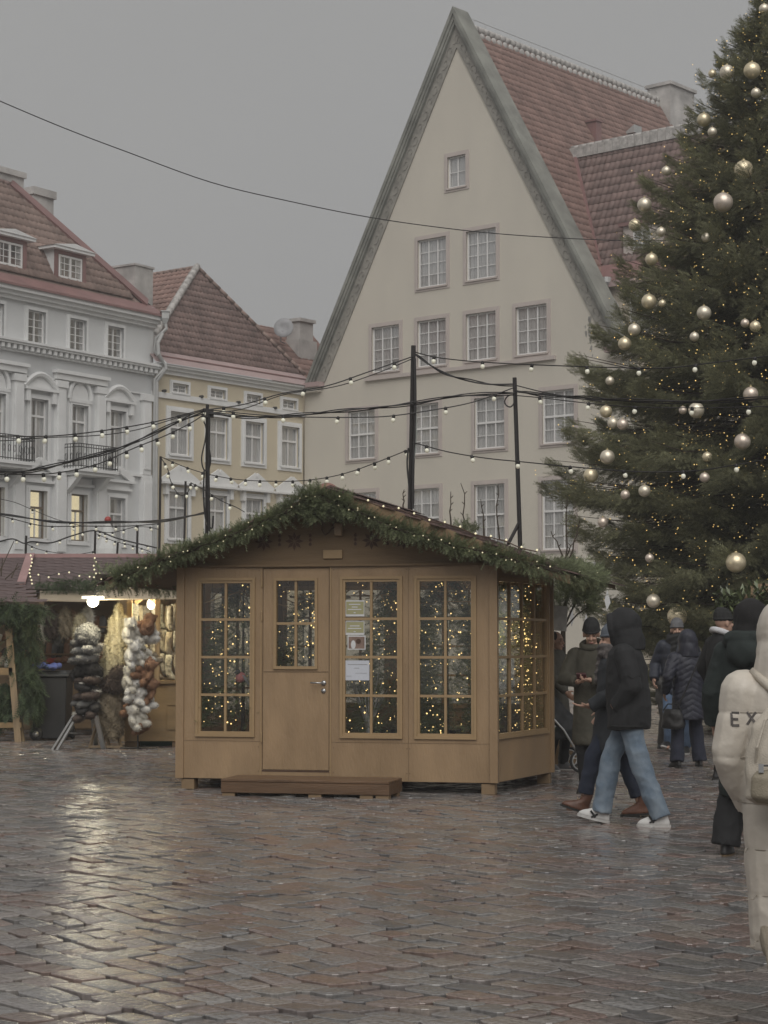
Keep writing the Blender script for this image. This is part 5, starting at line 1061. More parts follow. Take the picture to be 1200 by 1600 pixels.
# white peaked pavilion top with a red ball, far behind the stalls
wt = thing('white_tent_top', 'white bell shaped tent top with a red ball finial', 'tent', at(168, 866, 45)); b = MB(); s = 45 / F; b.lathe([(24 * s, 0), (22 * s, 8 * s), (15 * s, 22 * s), (8 * s, 40 * s), (3 * s, 50 * s)], n=12); b.build('canvas', mat('tent_canvas', (.55, .55, .53), .8, .06), wt); MB().ell((0, 0, 54 * s), (5.5 * s, 5.5 * s, 5.5 * s)).build('ball', mat('red_ball', (.33, .05, .04), .5), wt, True)
b = MB(); b.lathe([(24.5 * s, -3 * s), (24.5 * s, 0)], n=12); b.build('rim_band', M_orange, wt); MB().tube([(0, 0, -at(168, 866, 45).z), (0, 0, 0)], .05, 8).build('mast', M_iron, wt)
# ---- stall roof fringe at the right edge
sd_ = thing('right_stall', 'stall behind the crowd with leafy fringe at the right edge', 'market stall', (0, 0, 0)); Yr = 24.5
MB().prism([at(1160, 940, Yr), at(1330, 936, Yr), at(1330, 915, Yr + 1.5), at(1175, 918, Yr + 1.5)], (0, 0, .05)).build('roof', M_bdark, sd_); MB().box(at(1168, 1000, Yr).x, at(1330, 1000, Yr).x, Yr + .1, Yr + .15, 0, at(1200, 942, Yr).z).build('wall', M_swood, sd_)
LT = (np.array([(0, 0, 0), (.5, .16, .03), (1, 0, 0), (.5, -.16, .03)]), np.array([(0, 1, 2), (0, 2, 3)]))
n = 900; xs = rng.uniform(1118, 1300, n); ys = 948 - (xs - 1118) * .16 * (xs < 1200) - 13 * (xs >= 1200) + rng.normal(0, 9, n)
t = thing('leaf_garland', 'glossy leafy garland along the right stall roof', 'garland'); tag(sprigs('leaves', np.array([tuple(at(a, b_, Yr - .2 + .3 * random.random())) for a, b_ in zip(xs, ys)]), rng.normal(0, 1, (n, 3)) + np.array([[0, -.4, .2]]), rng.uniform(.09, .17, n), mat('glossy_leaf', (.085, .105, .045), .35, .4, 6, island=.5), t, LT), None, None, None, 'stuff'); MB().tube([at(1120, 950, Yr), at(1200, 936, Yr), at(1300, 934, Yr)], .03, 6).build('stem', M_bark, t)
# ================================================================ poles and strings of bulbs
M_pole = mat('black_steel_pole', (.022, .018, .017), .5, .2, 4)
M_wire = mat('black_rubber_cable', (.016, .014, .014), .55)
M_wireg = mat('pale_cable', (.28, .30, .28), .6)
M_bulb = glow('frosted_bulb', (1.0, .92, .68), .10)
YP = 23.2
def pole(x0, y0, x1, y1, Y, r, label, ground=True):
    top = at(x0, y0, Y); low = at(x1, y1, Y); d = (low - top) / (top.z - low.z); base = top + d * top.z
    t = thing('light_pole', label, 'pole', (base.x, base.y, 0), 0, 'poles carrying the bulb strings'); MB().tube([(0, 0, 0), top - base], [r, r * .85], 8).build('shaft', M_pole, t); return t, base, top
def cable_extra(t, base, pts, r=.012, Y=YP - .06, nm='hanging_cable', m=None): MB().tube(smooth_pts([at(*p, Y) - base for p in pts]), r, 5).build(nm, m or M_wire, t)
def smooth_pts(P, k=4):
    out = []; n = len(P)
    for i in range(n - 1):
        p0, p1, p2, p3 = P[max(i - 1, 0)], P[i], P[i + 1], P[min(i + 2, n - 1)]
        for j in range(k):
            t = j / k; out.append(.5 * ((2 * p1) + (p2 - p0) * t + (2 * p0 - 5 * p1 + 4 * p2 - p3) * t * t + (3 * p1 - p0 - 3 * p2 + p3) * t ** 3))
    out.append(P[-1]); return out
t, b, _ = pole(324, 632, 323, 830, YP, .024, 'dark pole rising behind the left slope of the pavilion roof')
cable_extra(t, b, [(321, 640), (318, 655), (322, 670), (320, 690), (315, 715), (318, 733), (326, 733), (329, 715), (324, 690)], .009); cable_extra(t, b, [(327, 645), (326, 740), (327, 830)], .014); cable_extra(t, b, [(319, 735), (318, 770), (321, 810), (331, 826), (333, 806)], .011); MB().box(-.06, .07, -.05, .05, at(324, 637, YP).z - .12, at(324, 637, YP).z - .02).build('clamp', M_pole, t)
t, b, _ = pole(646, 540, 641, 795, YP, .034, 'thick dark pole behind the pavilion ridge, tallest of the three')
cable_extra(t, b, [(648, 560), (649, 640), (646, 720), (645, 795)], .016); cable_extra(t, b, [(638, 700), (636, 725), (639, 760), (641, 795)], .011); cable_extra(t, b, [(650, 640), (650, 690), (645, 740), (646, 795)], .007, m=M_wireg)
t, b, _ = pole(804, 590, 813, 860, YP, .030, 'leaning dark pole behind the right slope of the pavilion roof')
cable_extra(t, b, [(803, 617), (795, 618), (789, 625), (790, 632), (797, 636), (803, 630), (804, 618)], .009); cable_extra(t, b, [(806, 640), (808, 730), (812, 800), (812, 860)], .010); MB().bar(at(812, 815, YP) - b, at(794, 850, YP - .3) - b, .03, .03).build('brace', M_pole, t)
pole(251, 713, 249, 850, 29.2, .022, 'thin reddish pole left of the pavilion garland')
pole(290, 752, 288, 850, 29.2, .020, 'thin short pole between the two garland poles')
for i, (x, y0, lab) in enumerate(((40, 837, 'leftmost short pole on the long stall ridge'), (148, 828, 'short pole on the long stall ridge below the red ball'), (183, 848, 'shortest pole on the long stall ridge'), (214, 821, 'rightmost short pole on the long stall ridge'))): pole(x + 1, y0, x, 868, 34.2, .024, lab)
bm_ = MB(); bm_.ell((0, 0, -.055), (.027, .027, .031), 10, 7); bulb_me = bm_.mesh('bulb', True); bulb_me.materials.append(M_bulb)
sk_ = MB(); sk_.lathe([(.014, .012), (.02, .0), (.02, -.028), (.016, -.034)], n=8); sock_me = sk_.mesh('socket', True); sock_me.materials.append(M_wire)
def light_string(label, pts, Y0, Y1, r, gap=None, first=0.0, twin=False, m=None, scale=1.0, name='bulb_string', bundle=0):
    """a cable through photo points, its distance running evenly from one fixing to the other"""
    xs = [p[0] for p in pts]; tot = sum(math.hypot(pts[i + 1][0] - pts[i][0], pts[i + 1][1] - pts[i][1]) for i in range(len(pts) - 1)); acc = 0; P = []
    for i, p in enumerate(pts):
        if i: acc += math.hypot(p[0] - pts[i - 1][0], p[1] - pts[i - 1][1])
        P.append(at(p[0], p[1], Y0 + (Y1 - Y0) * acc / tot))
    S = smooth_pts(P, 5); t = thing(name, label, 'cable' if gap is None else 'light string')
    MB().tube(S, r, 5).build('cable', m or M_wire, t)
    if twin: MB().tube([p + Vector((0, 0, -.035 - .02 * math.sin(i * .4))) for i, p in enumerate(S)], r * .8, 5).build('cable', m or M_wire, t)
    for b_ in range(bundle): MB().tube([p + Vector((.0, .02 * math.sin(i * .35 + b_), .022 * math.sin(i * .45 + b_ * 2.1))) for i, p in enumerate(S)], r * .8, 5).build('cable', m or M_wire, t)
    if gap:
        d = [0]
        for i in range(1, len(S)): d.append(d[-1] + (S[i] - S[i - 1]).length)
        s = first
        while s < d[-1]:
            i = max(k for k in range(len(d)) if d[k] <= s); f = (s - d[i]) / max(1e-6, d[min(i + 1, len(d) - 1)] - d[i]) if i + 1 < len(d) else 0
            c = S[i].lerp(S[min(i + 1, len(S) - 1)], f); k = link('socket', sock_me, None, t); k.location = c; k.scale = (scale,) * 3; k.rotation_euler = (random.gauss(0, .15), random.gauss(0, .2), 0)
            bb = link('bulb', bulb_me, None, k); s += gap * 1.6 * random.uniform(.9, 1.1)
    return t
A, C = YP - 3.5, YP
light_string('thick cable bundle running from the left edge up to the left pole', [(-30, 740), (0, 738), (50, 735), (110, 722), (180, 702), (240, 677), (290, 655), (324, 641)], A, C, .009, name='cable_bundle', bundle=2)
light_string('bulb string hanging under the thick left cable bundle', [(-30, 742), (10, 741), (80, 740), (150, 726), (210, 700), (260, 680), (300, 660), (322, 645)], A, C, .007, .19, .1)
light_string('double bulb string from the left edge to the left pole top', [(-30, 682), (0, 681), (60, 682), (120, 678), (200, 667), (260, 655), (324, 638)], A, C, .007, .30, .12, True)
light_string('double bulb string rising from the left pole to the tall pole', [(324, 640), (380, 632), (440, 615), (510, 603), (570, 583), (645, 557)], C - .05, C - .05, .0075, .33, .2, True)
light_string('thick cable bundle from the left pole to the leaning pole', [(326, 646), (380, 651), (440, 650), (500, 646), (560, 639), (640, 631), (720, 619), (804, 614)], C - .08, C - .08, .009, name='cable_bundle', bundle=2)
light_string('sagging bulb string from the left pole to the leaning pole', [(326, 640), (370, 645), (430, 650), (500, 652), (560, 652), (610, 650), (680, 640), (740, 628), (802, 606)], C - .1, C - .1, .007, .42, .3)
light_string('short drooping cable between the tall pole and the leaning pole', [(648, 553), (665, 566), (690, 580), (720, 592), (760, 600), (804, 600)], C, C, .010, name='slack_cable', bundle=1)
light_string('bulb string from the tall pole top to the right edge', [(648, 550), (680, 558), (730, 564), (790, 568), (860, 571), (950, 574), (1040, 575), (1120, 566), (1230, 553)], C, C - 2.5, .007, .42, .28)
light_string('thick cable bundle from the leaning pole to the right edge', [(806, 612), (850, 617), (900, 620), (950, 625), (1050, 627), (1130, 626), (1230, 621)], C - .05, C - 2.5, .009, name='cable_bundle', bundle=2)
light_string('thin cable dropping from the leaning pole to the right bundle', [(806, 602), (850, 613), (900, 622), (940, 627)], C, C - .6, .007, name='slack_cable')
light_string('bulb string just below the right cable bundle', [(806, 618), (850, 622), (900, 628), (960, 634), (1040, 637), (1120, 637), (1230, 634)], C - .1, C - 2.6, .006, .46, .35)
light_string('low bulb string swinging left from the tall pole', [(640, 702), (590, 722), (545, 738), (500, 748), (450, 752), (380, 750), (330, 742), (290, 730), (252, 714)], C - .05, 29.0, .0065, .27, .12)
light_string('low bulb string swinging right from the tall pole', [(644, 692), (655, 694), (700, 706), (760, 716), (820, 722), (900, 730), (1000, 737), (1080, 736), (1140, 728), (1230, 712)], C - .05, C - 2.5, .007, .42, .2, m=None)
light_string('looped bulb string dangling from the thin reddish pole', [(252, 716), (262, 733), (266, 750), (275, 768), (284, 774), (294, 768), (298, 755)], 29.2, 29.2, .007, .10, .1)
light_string('bulb string running down right from the dangling loop', [(298, 754), (320, 766), (345, 782), (368, 792), (382, 800)], 29.2, 28.5, .007, .24, .1)
light_string('sagging cable low across the grey townhouse', [(-20, 801), (30, 808), (80, 814), (140, 817), (200, 816), (260, 812), (325, 801)], 33.0, 24.0, .012, name='cable_bundle', bundle=1)
light_string('bulb string below the low cable across the townhouse', [(-20, 800), (25, 812), (70, 822), (130, 822), (200, 822), (250, 818)], 33.0, 30.0, .008, .33, .2, scale=.9)
light_string('bulb string sloping down at the left edge', [(-20, 776), (20, 784), (50, 796), (90, 812), (130, 822)], 33.0, 33.0, .006, .42, .2, scale=.9)
light_string('cable swooping between the ridge poles', [(-20, 852), (0, 846), (20, 842), (38, 849), (50, 846), (80, 848), (110, 838), (148, 829), (180, 840), (210, 848), (245, 856)], 34.1, 33.5, .013, .26, .1, scale=.9)
light_string('lowest bulb string just above the long stall ridge', [(42, 850), (60, 858), (90, 864), (120, 866), (146, 862)], 34.1, 34.1, .006, .16, .1, scale=.9)
light_string('bulb string between the two right ridge poles', [(150, 830), (175, 832), (200, 826), (214, 823), (235, 824), (250, 828)], 34.1, 33.0, .006, .2, .1, scale=.9)
light_string('bulb string drooping right of the ridge poles', [(150, 834), (180, 846), (205, 852), (235, 862)], 34.1, 33.0, .006, .16, .1, scale=.9)
light_string('long single black cable sagging across the whole sky', [(-40, 140), (0, 158), (100, 200), (200, 238), (330, 285), (450, 314), (580, 340), (700, 357), (800, 367), (920, 374), (1010, 376), (1150, 374)], 38.0, 46.0, .011, name='span_wire')
# ================================================================ the big Christmas spruce
TX, TY = at(1222, 1000, 33).x, 33.0; TH_ = 13.3
ct = thing('christmas_spruce', 'tall lit Christmas spruce hung with gold baubles at right', 'tree', (TX, TY, 0))
rt = np.random.default_rng(11)
M_spr = mat('spruce_needles', (.195, .195, .11), .65, .45, 1.5, island=.5)
M_spr2 = mat('spruce_tips', (.25, .25, .145), .65, .35, 1.5, island=.4)
leafy(M_spr, .35); leafy(M_spr2, .35)
MB().tube([(0, 0, 0), (0, 0, 5), (0, 0, 10), (0, 0, TH_)], [.24, .17, .09, .015], 10).build('trunk', M_bark, ct)
Zp = [0, 1.2, 2.2, 3.3, 4.3, 5.8, 6.9, 7.9, 9.1, 9.9, 10.7, 11.5, 12.0, 12.6, 13.3]; Rp = [1.6, 2.7, 3.2, 3.6, 3.7, 3.4, 2.85, 2.45, 2.25, 1.5, 1.22, 1.0, .5, .25, .03]
def prof(z): return float(np.interp(z, Zp, Rp))
P, D, S, K = [], [], [], []; br = MB(); nb_ = 0; LP = []; tips = []
z = .55
while z < TH_ - .25:
    nbr = int(7 + prof(z) * 2.6); a0 = rt.random() * 6.28
    for k in range(nbr):
        a = a0 + 6.283 * k / nbr + rt.normal(0, .12); zz = z + rt.normal(0, .13); vis = math.cos(a) < .35
        L = prof(zz) * rt.uniform(.74, 1.1) + .12
        ca_, sa_ = math.cos(a), math.sin(a); rad = np.array([ca_, sa_, 0]); tan = np.array([-sa_, ca_, 0]); up0 = .30 + .5 * (zz / TH_) ** 2; dr = .30 - .18 * zz / TH_
        def bp(t): return np.array([ca_ * L * t, sa_ * L * t, zz + L * (up0 * t * .55 - dr * t * t * 1.35 + .16 * t ** 6)])
        nsp = int((75 + 150 * L) * (1 if vis else .28)); tt = rt.random(nsp) ** .62; tt = .12 + .88 * tt
        wmax = .34 * L ** .75
        ss = rt.uniform(-1, 1, nsp); w = wmax * (1.04 - tt) ** .6 * (.25 + .75 * np.minimum(1, tt * 2.2)); lat = ss * w
        pts = np.array([bp(t) for t in tt]); slope = np.array([bp(min(1, t + .05)) - bp(t - .02) for t in tt]); slope /= np.linalg.norm(slope, axis=1, keepdims=True)
        hang = np.abs(ss) * w * .38 + rt.random(nsp) ** 2 * .20
        pts = pts + tan * lat[:, None]; pts[:, 2] -= hang
        d = slope * .9 + tan * (np.sign(ss) * (.35 + .5 * np.abs(ss)))[:, None] + rt.normal(0, .22, (nsp, 3)); d[:, 2] -= .32 + .5 * rt.random(nsp)
        end = tt > .9; d[end, 2] += .55
        P.append(pts); D.append(d); S.append(rt.uniform(.12, .21, nsp) * (1 - .25 * zz / TH_)); K.append((tt > .80).astype(int) | (rt.random(nsp) < .12))
        if vis: br.tube([bp(0), bp(.35), bp(.7), bp(1)], [.03, .022, .012, .004], 4)
        nl = int(2.5 + L * 3.6) if vis else 0
        for _ in range(nl):
            t = .3 + .72 * rt.random(); LP.append(bp(t) + tan * rt.uniform(-1, 1) * wmax * .8 + np.array([0, 0, rt.uniform(-.12, .16)]) + rad * rt.uniform(.02, .16))
        tips.append(tuple(bp(1.0)))
    z += .30 - .09 * z / TH_
P = np.concatenate(P); D = np.concatenate(D); S = np.concatenate(S); K = np.concatenate(K).astype(bool)
tm = sprig_template(5, .36, .085)
for sel, m, nm_ in ((~K, M_spr, 'needles'), (K, M_spr2, 'young_needles')): tag(sprigs(nm_, P[sel], D[sel], S[sel], m, ct, tm), None, None, None, 'stuff')
tag(br.build('boughs', M_bark, ct), None, None, None, 'stuff')
LP = np.array(LP)
fl_ = thing('tree_fairy_lights', 'countless tiny warm lights wound through the Christmas spruce', 'light string', (TX, TY, 0))
tag(dots('fairy_light', LP, rt.uniform(.005, .0125, len(LP)), glow('spruce_fairy_light', (1.0, .66, .22), .8), fl_), None, None, None, 'stuff')
# baubles: photo place and diameter
M_gold = [mat('satin_gold', (.81, .70, .49), .34, .06, 3, metal=.6), mat('champagne_gold', (.80, .72, .58), .36, .06, 3, metal=.6), mat('rose_gold', (.74, .63, .53), .34, .06, 3, metal=.6)]
M_cap = mat('bauble_cap', (.55, .45, .25), .35, metal=.9)
bau = [(1113, 115, 13, 0), (1136, 113, 24, 1), (1175, 110, 27, 0), (1181, 145, 16, 1), (1194, 14, 17, 1), (1100, 187, 22, 0), (1113, 206, 15, 1), (1162, 265, 30, 0), (1130, 316, 31, 2), (1041, 267, 15, 1), (1007, 320, 23, 1), (992, 352, 20, 0), (1033, 362, 15, 1), (1103, 371, 15, 1), (1018, 405, 20, 0), (1014, 471, 24, 0), (1035, 474, 12, 0), (1100, 489, 23, 1), (991, 515, 20, 1), (976, 537, 21, 0), (1085, 526, 15, 1), (1180, 510, 18, 0), (1164, 505, 14, 2), (1173, 616, 24, 2), (1088, 641, 25, 1), (1067, 641, 13, 2), (947, 643, 20, 0), (958, 661, 18, 1), (973, 663, 18, 2), (1160, 690, 26, 2), (1105, 714, 16, 0), (949, 714, 23, 1), (923, 743, 23, 0), (1101, 746, 16, 2), (1007, 767, 19, 1), (977, 773, 15, 2), (942, 816, 17, 2), (1015, 872, 14, 2), (1150, 879, 32, 0), (1021, 939, 22, 1), (1058, 963, 31, 0), (953, 595, 14, 1)]
bau.sort(key=lambda q: q[1])
ordn = lambda n: '%d%s' % (n, 'th' if 10 <= n % 100 <= 20 else {1: 'st', 2: 'nd', 3: 'rd'}.get(n % 10, 'th'))
sm_ = MB().ell((0, 0, 0), (1, 1, 1), 28, 18); cm_ = MB().lathe([(.20, .94), (.19, 1.10), (.05, 1.12)], n=12).tube([(.0, -.09, 1.12), (0, -.05, 1.24), (0, .05, 1.24), (0, .09, 1.12)], .022, 5); cap_me = cm_.mesh('cap', True); cap_me.materials.append(M_cap); bme = []
for m in M_gold: e = sm_.mesh('ball', True); e.materials.append(m); bme.append(e)
for i, (x, y, dpx, k) in enumerate(bau):
    zc = at(x, y, TY - 1).z; dx = (x - 1222) / F * (TY - 1); rr = prof(zc) * .97
    back = math.sqrt(max(.02, rr * rr - dx * dx)) if abs(dx) < rr else .15
    Yb = TY - back - .22; c = at(x, y, Yb); r_ = dpx / 2 / F * Yb
    t = thing('bauble', '%s %s bauble on the Christmas spruce, %s highest in view' % ('large' if dpx > 26 else 'small' if dpx < 17 else 'medium', ('gold', 'champagne', 'rose gold')[k], ordn(i + 1)), 'bauble', c, random.random() * 6, 'baubles on the Christmas spruce'); t.scale = (r_,) * 3
    link('ball', bme[k], None, t); link('cap', cap_me, None, t)
# ---------------------------------------------------------------- small pine beside the pavilion
pg = gnd(880, 1216); sp = thing('potted_pine', 'small bushy pine beside the right eave of the pavilion', 'pine tree', (at(880, 1000, 24.2).x, 24.2, 0)); s = 24.2 / F; zc = lambda y: at(880, y, 24.2).z; xc = lambda x: at(x, 1000, 24.2).x - at(880, 1000, 24.2).x
n = 2200; ang = rt.random(n) * 6.283; r_ = rt.random(n) ** .4; th = rt.uniform(-1, 1, n); q = np.sqrt(1 - th ** 2)
Pn = np.stack([xc(902) + .30 * r_ * q * np.cos(ang), .30 * r_ * q * np.sin(ang), (zc(880) + zc(958)) / 2 + .31 * r_ * th], 1); Pn[:, 2] += .05 * np.sin(Pn[:, 0] * 14); Dn = (Pn - np.array([[xc(895), 0, zc(940)]])) + rt.normal(0, .12, (n, 3))
tag(sprigs('needles', Pn, Dn, rt.uniform(.07, .13, n), M_fir2, sp), None, None, None, 'stuff')
b = MB(); b.tube([(0, 0, 0), (0, 0, zc(960)), (xc(890), 0, zc(920))], [.035, .03, .015], 8)
for (x, y) in ((865, 940), (905, 935), (925, 945), (872, 955), (915, 915)): b.tube([(0, 0, zc(985)), (xc((x + 880) / 2), .02, zc((y + 975) / 2)), (xc(x), 0, zc(y))], [.014, .010, .005], 5)
b.build('trunk', M_bark, sp); MB().lathe([(.16, 0), (.2, .3), (.22, .32), (.2, .33)], n=14).build('pot', M_bdark, sp)
for k, (x0, y0, x1, y1) in enumerate(((885, 875, 886, 775), (880, 870, 862, 830), (890, 872, 908, 812), (884, 872, 896, 848), (728, 838, 722, 755), (706, 820, 703, 768), (735, 840, 720, 812), (779, 843, 776, 757), (758, 838, 752, 780), (630, 795, 631, 765))):
    b = MB(); Yt = 22.3; p, q_ = at(x0, y0, Yt), at(x1, y1, Yt); d = (q_ - p); n_ = 5
    pts = [p + d * (i / n_) + Vector((random.gauss(0, .01), 0, 0)) for i in range(n_ + 1)]; b.tube(pts, [.011 - .0014 * i for i in range(n_ + 1)], 5)
    for i in (2, 3, 4): b.tube([pts[i], pts[i] + Vector((random.choice((-1, 1)) * .03, 0, .03))], [.008, .004], 4)
    o = b.build('bare_stick', M_bark, None); tag(o, ('bare stick rising beside the pavilion roof, %s' % ('tall one above the small pine', 'leaning left above the small pine', 'leaning right above the small pine', 'short one above the small pine', 'left of the leaning pole pair', 'thin one furthest left before the gable window', 'slanting one low on the verge', 'tallest near the leaning pole', 'thin one left of the tallest', 'short one beside the tall pole')[k]), 'stick')
branch_hang('fir_tuft', 'sparse fir tuft behind the right verge of the pavilion', 722, 828, 26, 9, 130, 22.2, M_fir2, .2, (.07, .14))
# small white paper ornaments and a picture frame on the pine
o = MB().box(-.10, .10, -.01, .01, -.14, .14).box(-.075, .075, -.014, -.0105, -.11, .11).build('hanging_sign', mat('framed_print', (.35, .34, .32), .6, .3, 8), None); o.location = at(873, 966, 21.6); o.rotation_euler = (0, R(4), R(20)); tag(o, 'small grey framed sign hanging at the pavilion corner', 'sign')
for i, (x, y) in enumerate(((948, 938), (915, 975), (893, 963))):
    o = MB().prism([(-.03, 0, 0), (0, 0, -.13), (.05, 0, -.03), (.01, 0, .14)], (0, .004, 0)).build('paper_ornament', M_paper, None); o.location = at(x, y, 25); o.rotation_euler = (0, 0, R(20 * i)); tag(o, ('white paper ornament hanging %s' % ('high right of the small pine', 'above the black beanie', 'in the lower pine twigs')[i]), 'ornament')
# ================================================================ people
from mathutils.bvhtree import BVHTree
M_skin = mat('skin', (.42, .26, .19), .55, .08, 14, .1, 120)
M_eye = mat('eye', (.05, .04, .035), .3); M_lip = mat('lip', (.33, .13, .11), .5); M_brow = mat('brow_hair', (.07, .045, .03), .8)
def cloth(name, c, rough=.85, var=.18, bump=.35, bs=160, scale=9): return mat(name, c, rough, var, scale, bump, bs)
def ik(h, a, l1, l2, bend):
    h = Vector(h); a = Vector(a); d = a - h; L = d.length
    if L > (l1 + l2) * .998: d = d * ((l1 + l2) * .998 / L); L = d.length
    x = (l1 * l1 - l2 * l2 + L * L) / (2 * L); y = math.sqrt(max(0, l1 * l1 - x * x)); dn = d.normalized(); b = Vector(bend); b = (b - dn * b.dot(dn)).normalized()
    return h + dn * x + b * y
def folds(amp, f=1.0, seed=0.0):
    def g(co, no):
        x, y, z = co[:, 0] * f, co[:, 1] * f, co[:, 2] * f
        return amp * (np.sin(9 * x + 14 * z + 3 * np.sin(7 * y + seed) + seed) * .5 + np.sin(23 * z + 11 * y + 2.2 * np.sin(13 * x)) * .35 + np.sin(31 * x - 17 * z + 2 * np.sin(19 * y)) * .22)
    return g
def creases(amp, seed=0., aniso=(1.0, 1.0, 1.5)):
    """irregular cloth creases: ridged sums of waves in many directions"""
    rc = np.random.default_rng(int(seed * 10) + 3); K = []
    for lo, hi, n in ((7, 14, 8), (16, 30, 9), (34, 60, 8)):
        d = rc.normal(0, 1, (n, 3)) * np.array(aniso); d /= np.linalg.norm(d, axis=1, keepdims=True); K.append(d * rc.uniform(lo, hi, (n, 1)))
    ph = [rc.random(len(k)) * 6.283 for k in K]
    def g(co, no):
        warp = co + .03 * np.sin(co[:, [1, 2, 0]] * 11 + 1.3); out = 0
        for k, p, w in zip(K, ph, (.9, .85, .4)):
            s_ = np.sin(warp @ k.T + p).sum(1) / math.sqrt(len(p)); out = out + w * (np.abs(s_) ** .75 - .6)
        return -amp * out
    return g
def puffer(p, amp, chev=0.0, seed=0.):
    fo = creases(amp * .6, seed)
    def g(co, no):
        z = co[:, 2] + chev * np.abs(co[:, 0]); s = np.abs(np.sin(np.pi * z / p)); th = np.arctan2(co[:, 1], co[:, 0] + .3 * np.sign(co[:, 0])); return amp * (s ** .38 - .8) + amp * .22 * np.exp(-s * 5) * np.sin(th * 46 + 9 * z) + fo(co, no)
    return g
def head_parts(b, c, yaw=0., pitch=0.):
    M = Matrix.Translation(c) @ Matrix.Rotation(yaw, 4, 'Z') @ Matrix.Rotation(pitch, 4, 'X'); t = MB()
    t.ell((0, -.012, .03), (.076, .094, .092), 16, 12); t.ell((0, .022, -.04), (.056, .064, .078), 14, 10); t.ell((0, .055, -.092), (.028, .026, .022)); t.cap((0, .085, .012), (0, .103, -.024), .009, .0145, 8); t.ell((0, .076, .03), (.052, .014, .012))
    t.ell((-.030, .074, -.022), (.022, .018, .018)); t.ell((.030, .074, -.022), (.022, .018, .018)); t.ell((0, .086, -.062), (.024, .009, .009))
    for s in (-1, 1): t.ell((s * .078, -.005, -.005), (.012, .022, .034))
    t.cap((0, -.02, -.06), (0, -.035, -.17), .055, .058, 12); t.xform(M); b.add(t.v, t.f); return M
def hand(b, w, d, n, curl=.35, side=1, spread=.06):
    """palm and five fingers: wrist w, pointing along d, palm facing n"""
    w = Vector(w); d = Vector(d).normalized(); n = Vector(n); n = (n - d * n.dot(d)).normalized(); s = d.cross(n) * side
    t = MB(); M3 = Matrix((s, d, n)).transposed(); t.ell(w + d * .05, (.040, .052, .016), 12, 8, M3); t.cap(w - d * .03, w + d * .02, .026, .026)
    for i, (off, L) in enumerate(((-.030, .070), (-.010, .080), (.010, .075), (.029, .058))):
        p = w + d * .085 + s * off; e = (d * math.cos(curl) + n * math.sin(curl) + s * off * spread * 20).normalized(); q = p + e * L * .5; e2 = (d * math.cos(curl * 2.3) + n * math.sin(curl * 2.3) + s * off * spread * 20).normalized(); t.cap(p - d * .02, q, .0095, .009, 8); t.cap(q, q + e2 * L * .5, .009, .0075, 8)
    p = w + d * .025 - s * .034; e = (d * .7 - s * .75 + n * .35).normalized(); q = p + e * .04; t.cap(p, q, .012, .011, 8); t.cap(q, q + (d * .9 - s * .2 + n * .4).normalized() * .032, .0105, .0085, 8); b.add(t.v, t.f)
def shoe(ank, fwd, pitch, kind, m, parent, sole, s=1.0):
    """foot under the ankle: heel behind, toe ahead"""
    fwd = Vector(fwd); fwd.z = 0; fwd.normalize(); a = math.atan2(-fwd.x, fwd.y); M = Matrix.Translation(ank) @ Matrix.Rotation(a, 4, 'Z') @ Matrix.Rotation(pitch, 4, 'X') @ Matrix.Scale(s, 4)
    b = MB(); b.loft([(0, .055, -.078, .043, .135), (0, .055, -.06, .046, .138), (0, .045, -.035, .042, .12), (0, .02, -.01, .040, .085), (0, -.01, .02, .042, .055), (0, -.012, .05 if kind == 'shoe' else .13, .042, .052)], 16)
    b.xform(M); o = link('shoe', fuse(b, .010, 2, None, 'shoe'), m, parent)
    t = MB(); t.loft([(0, .055, -.094, .047, .142), (0, .055, -.074, .048, .143)], 16); t.xform(M); t.build('sole', sole, o)
    if kind == 'shoe':
        l = MB()
        for i in range(3): l.tube([M @ Vector((-.026, .085 - i * .022, -.022 + i * .013)), M @ Vector((.026, .080 - i * .022, -.020 + i * .013))], .004, 5)
        l.build('lace', m, o)
    if kind == 'boot':
        l = MB()
        for i in range(4): z = -.02 + i * .033; l.tube([M @ Vector((-.028, .075 - i * .022, z)), M @ Vector((0, .090 - i * .024, z + .012)), M @ Vector((.028, .075 - i * .022, z))], .0045, 5)
        l.build('lace', cloth('lace_tan', (.3, .2, .12)), o)
    return o, M
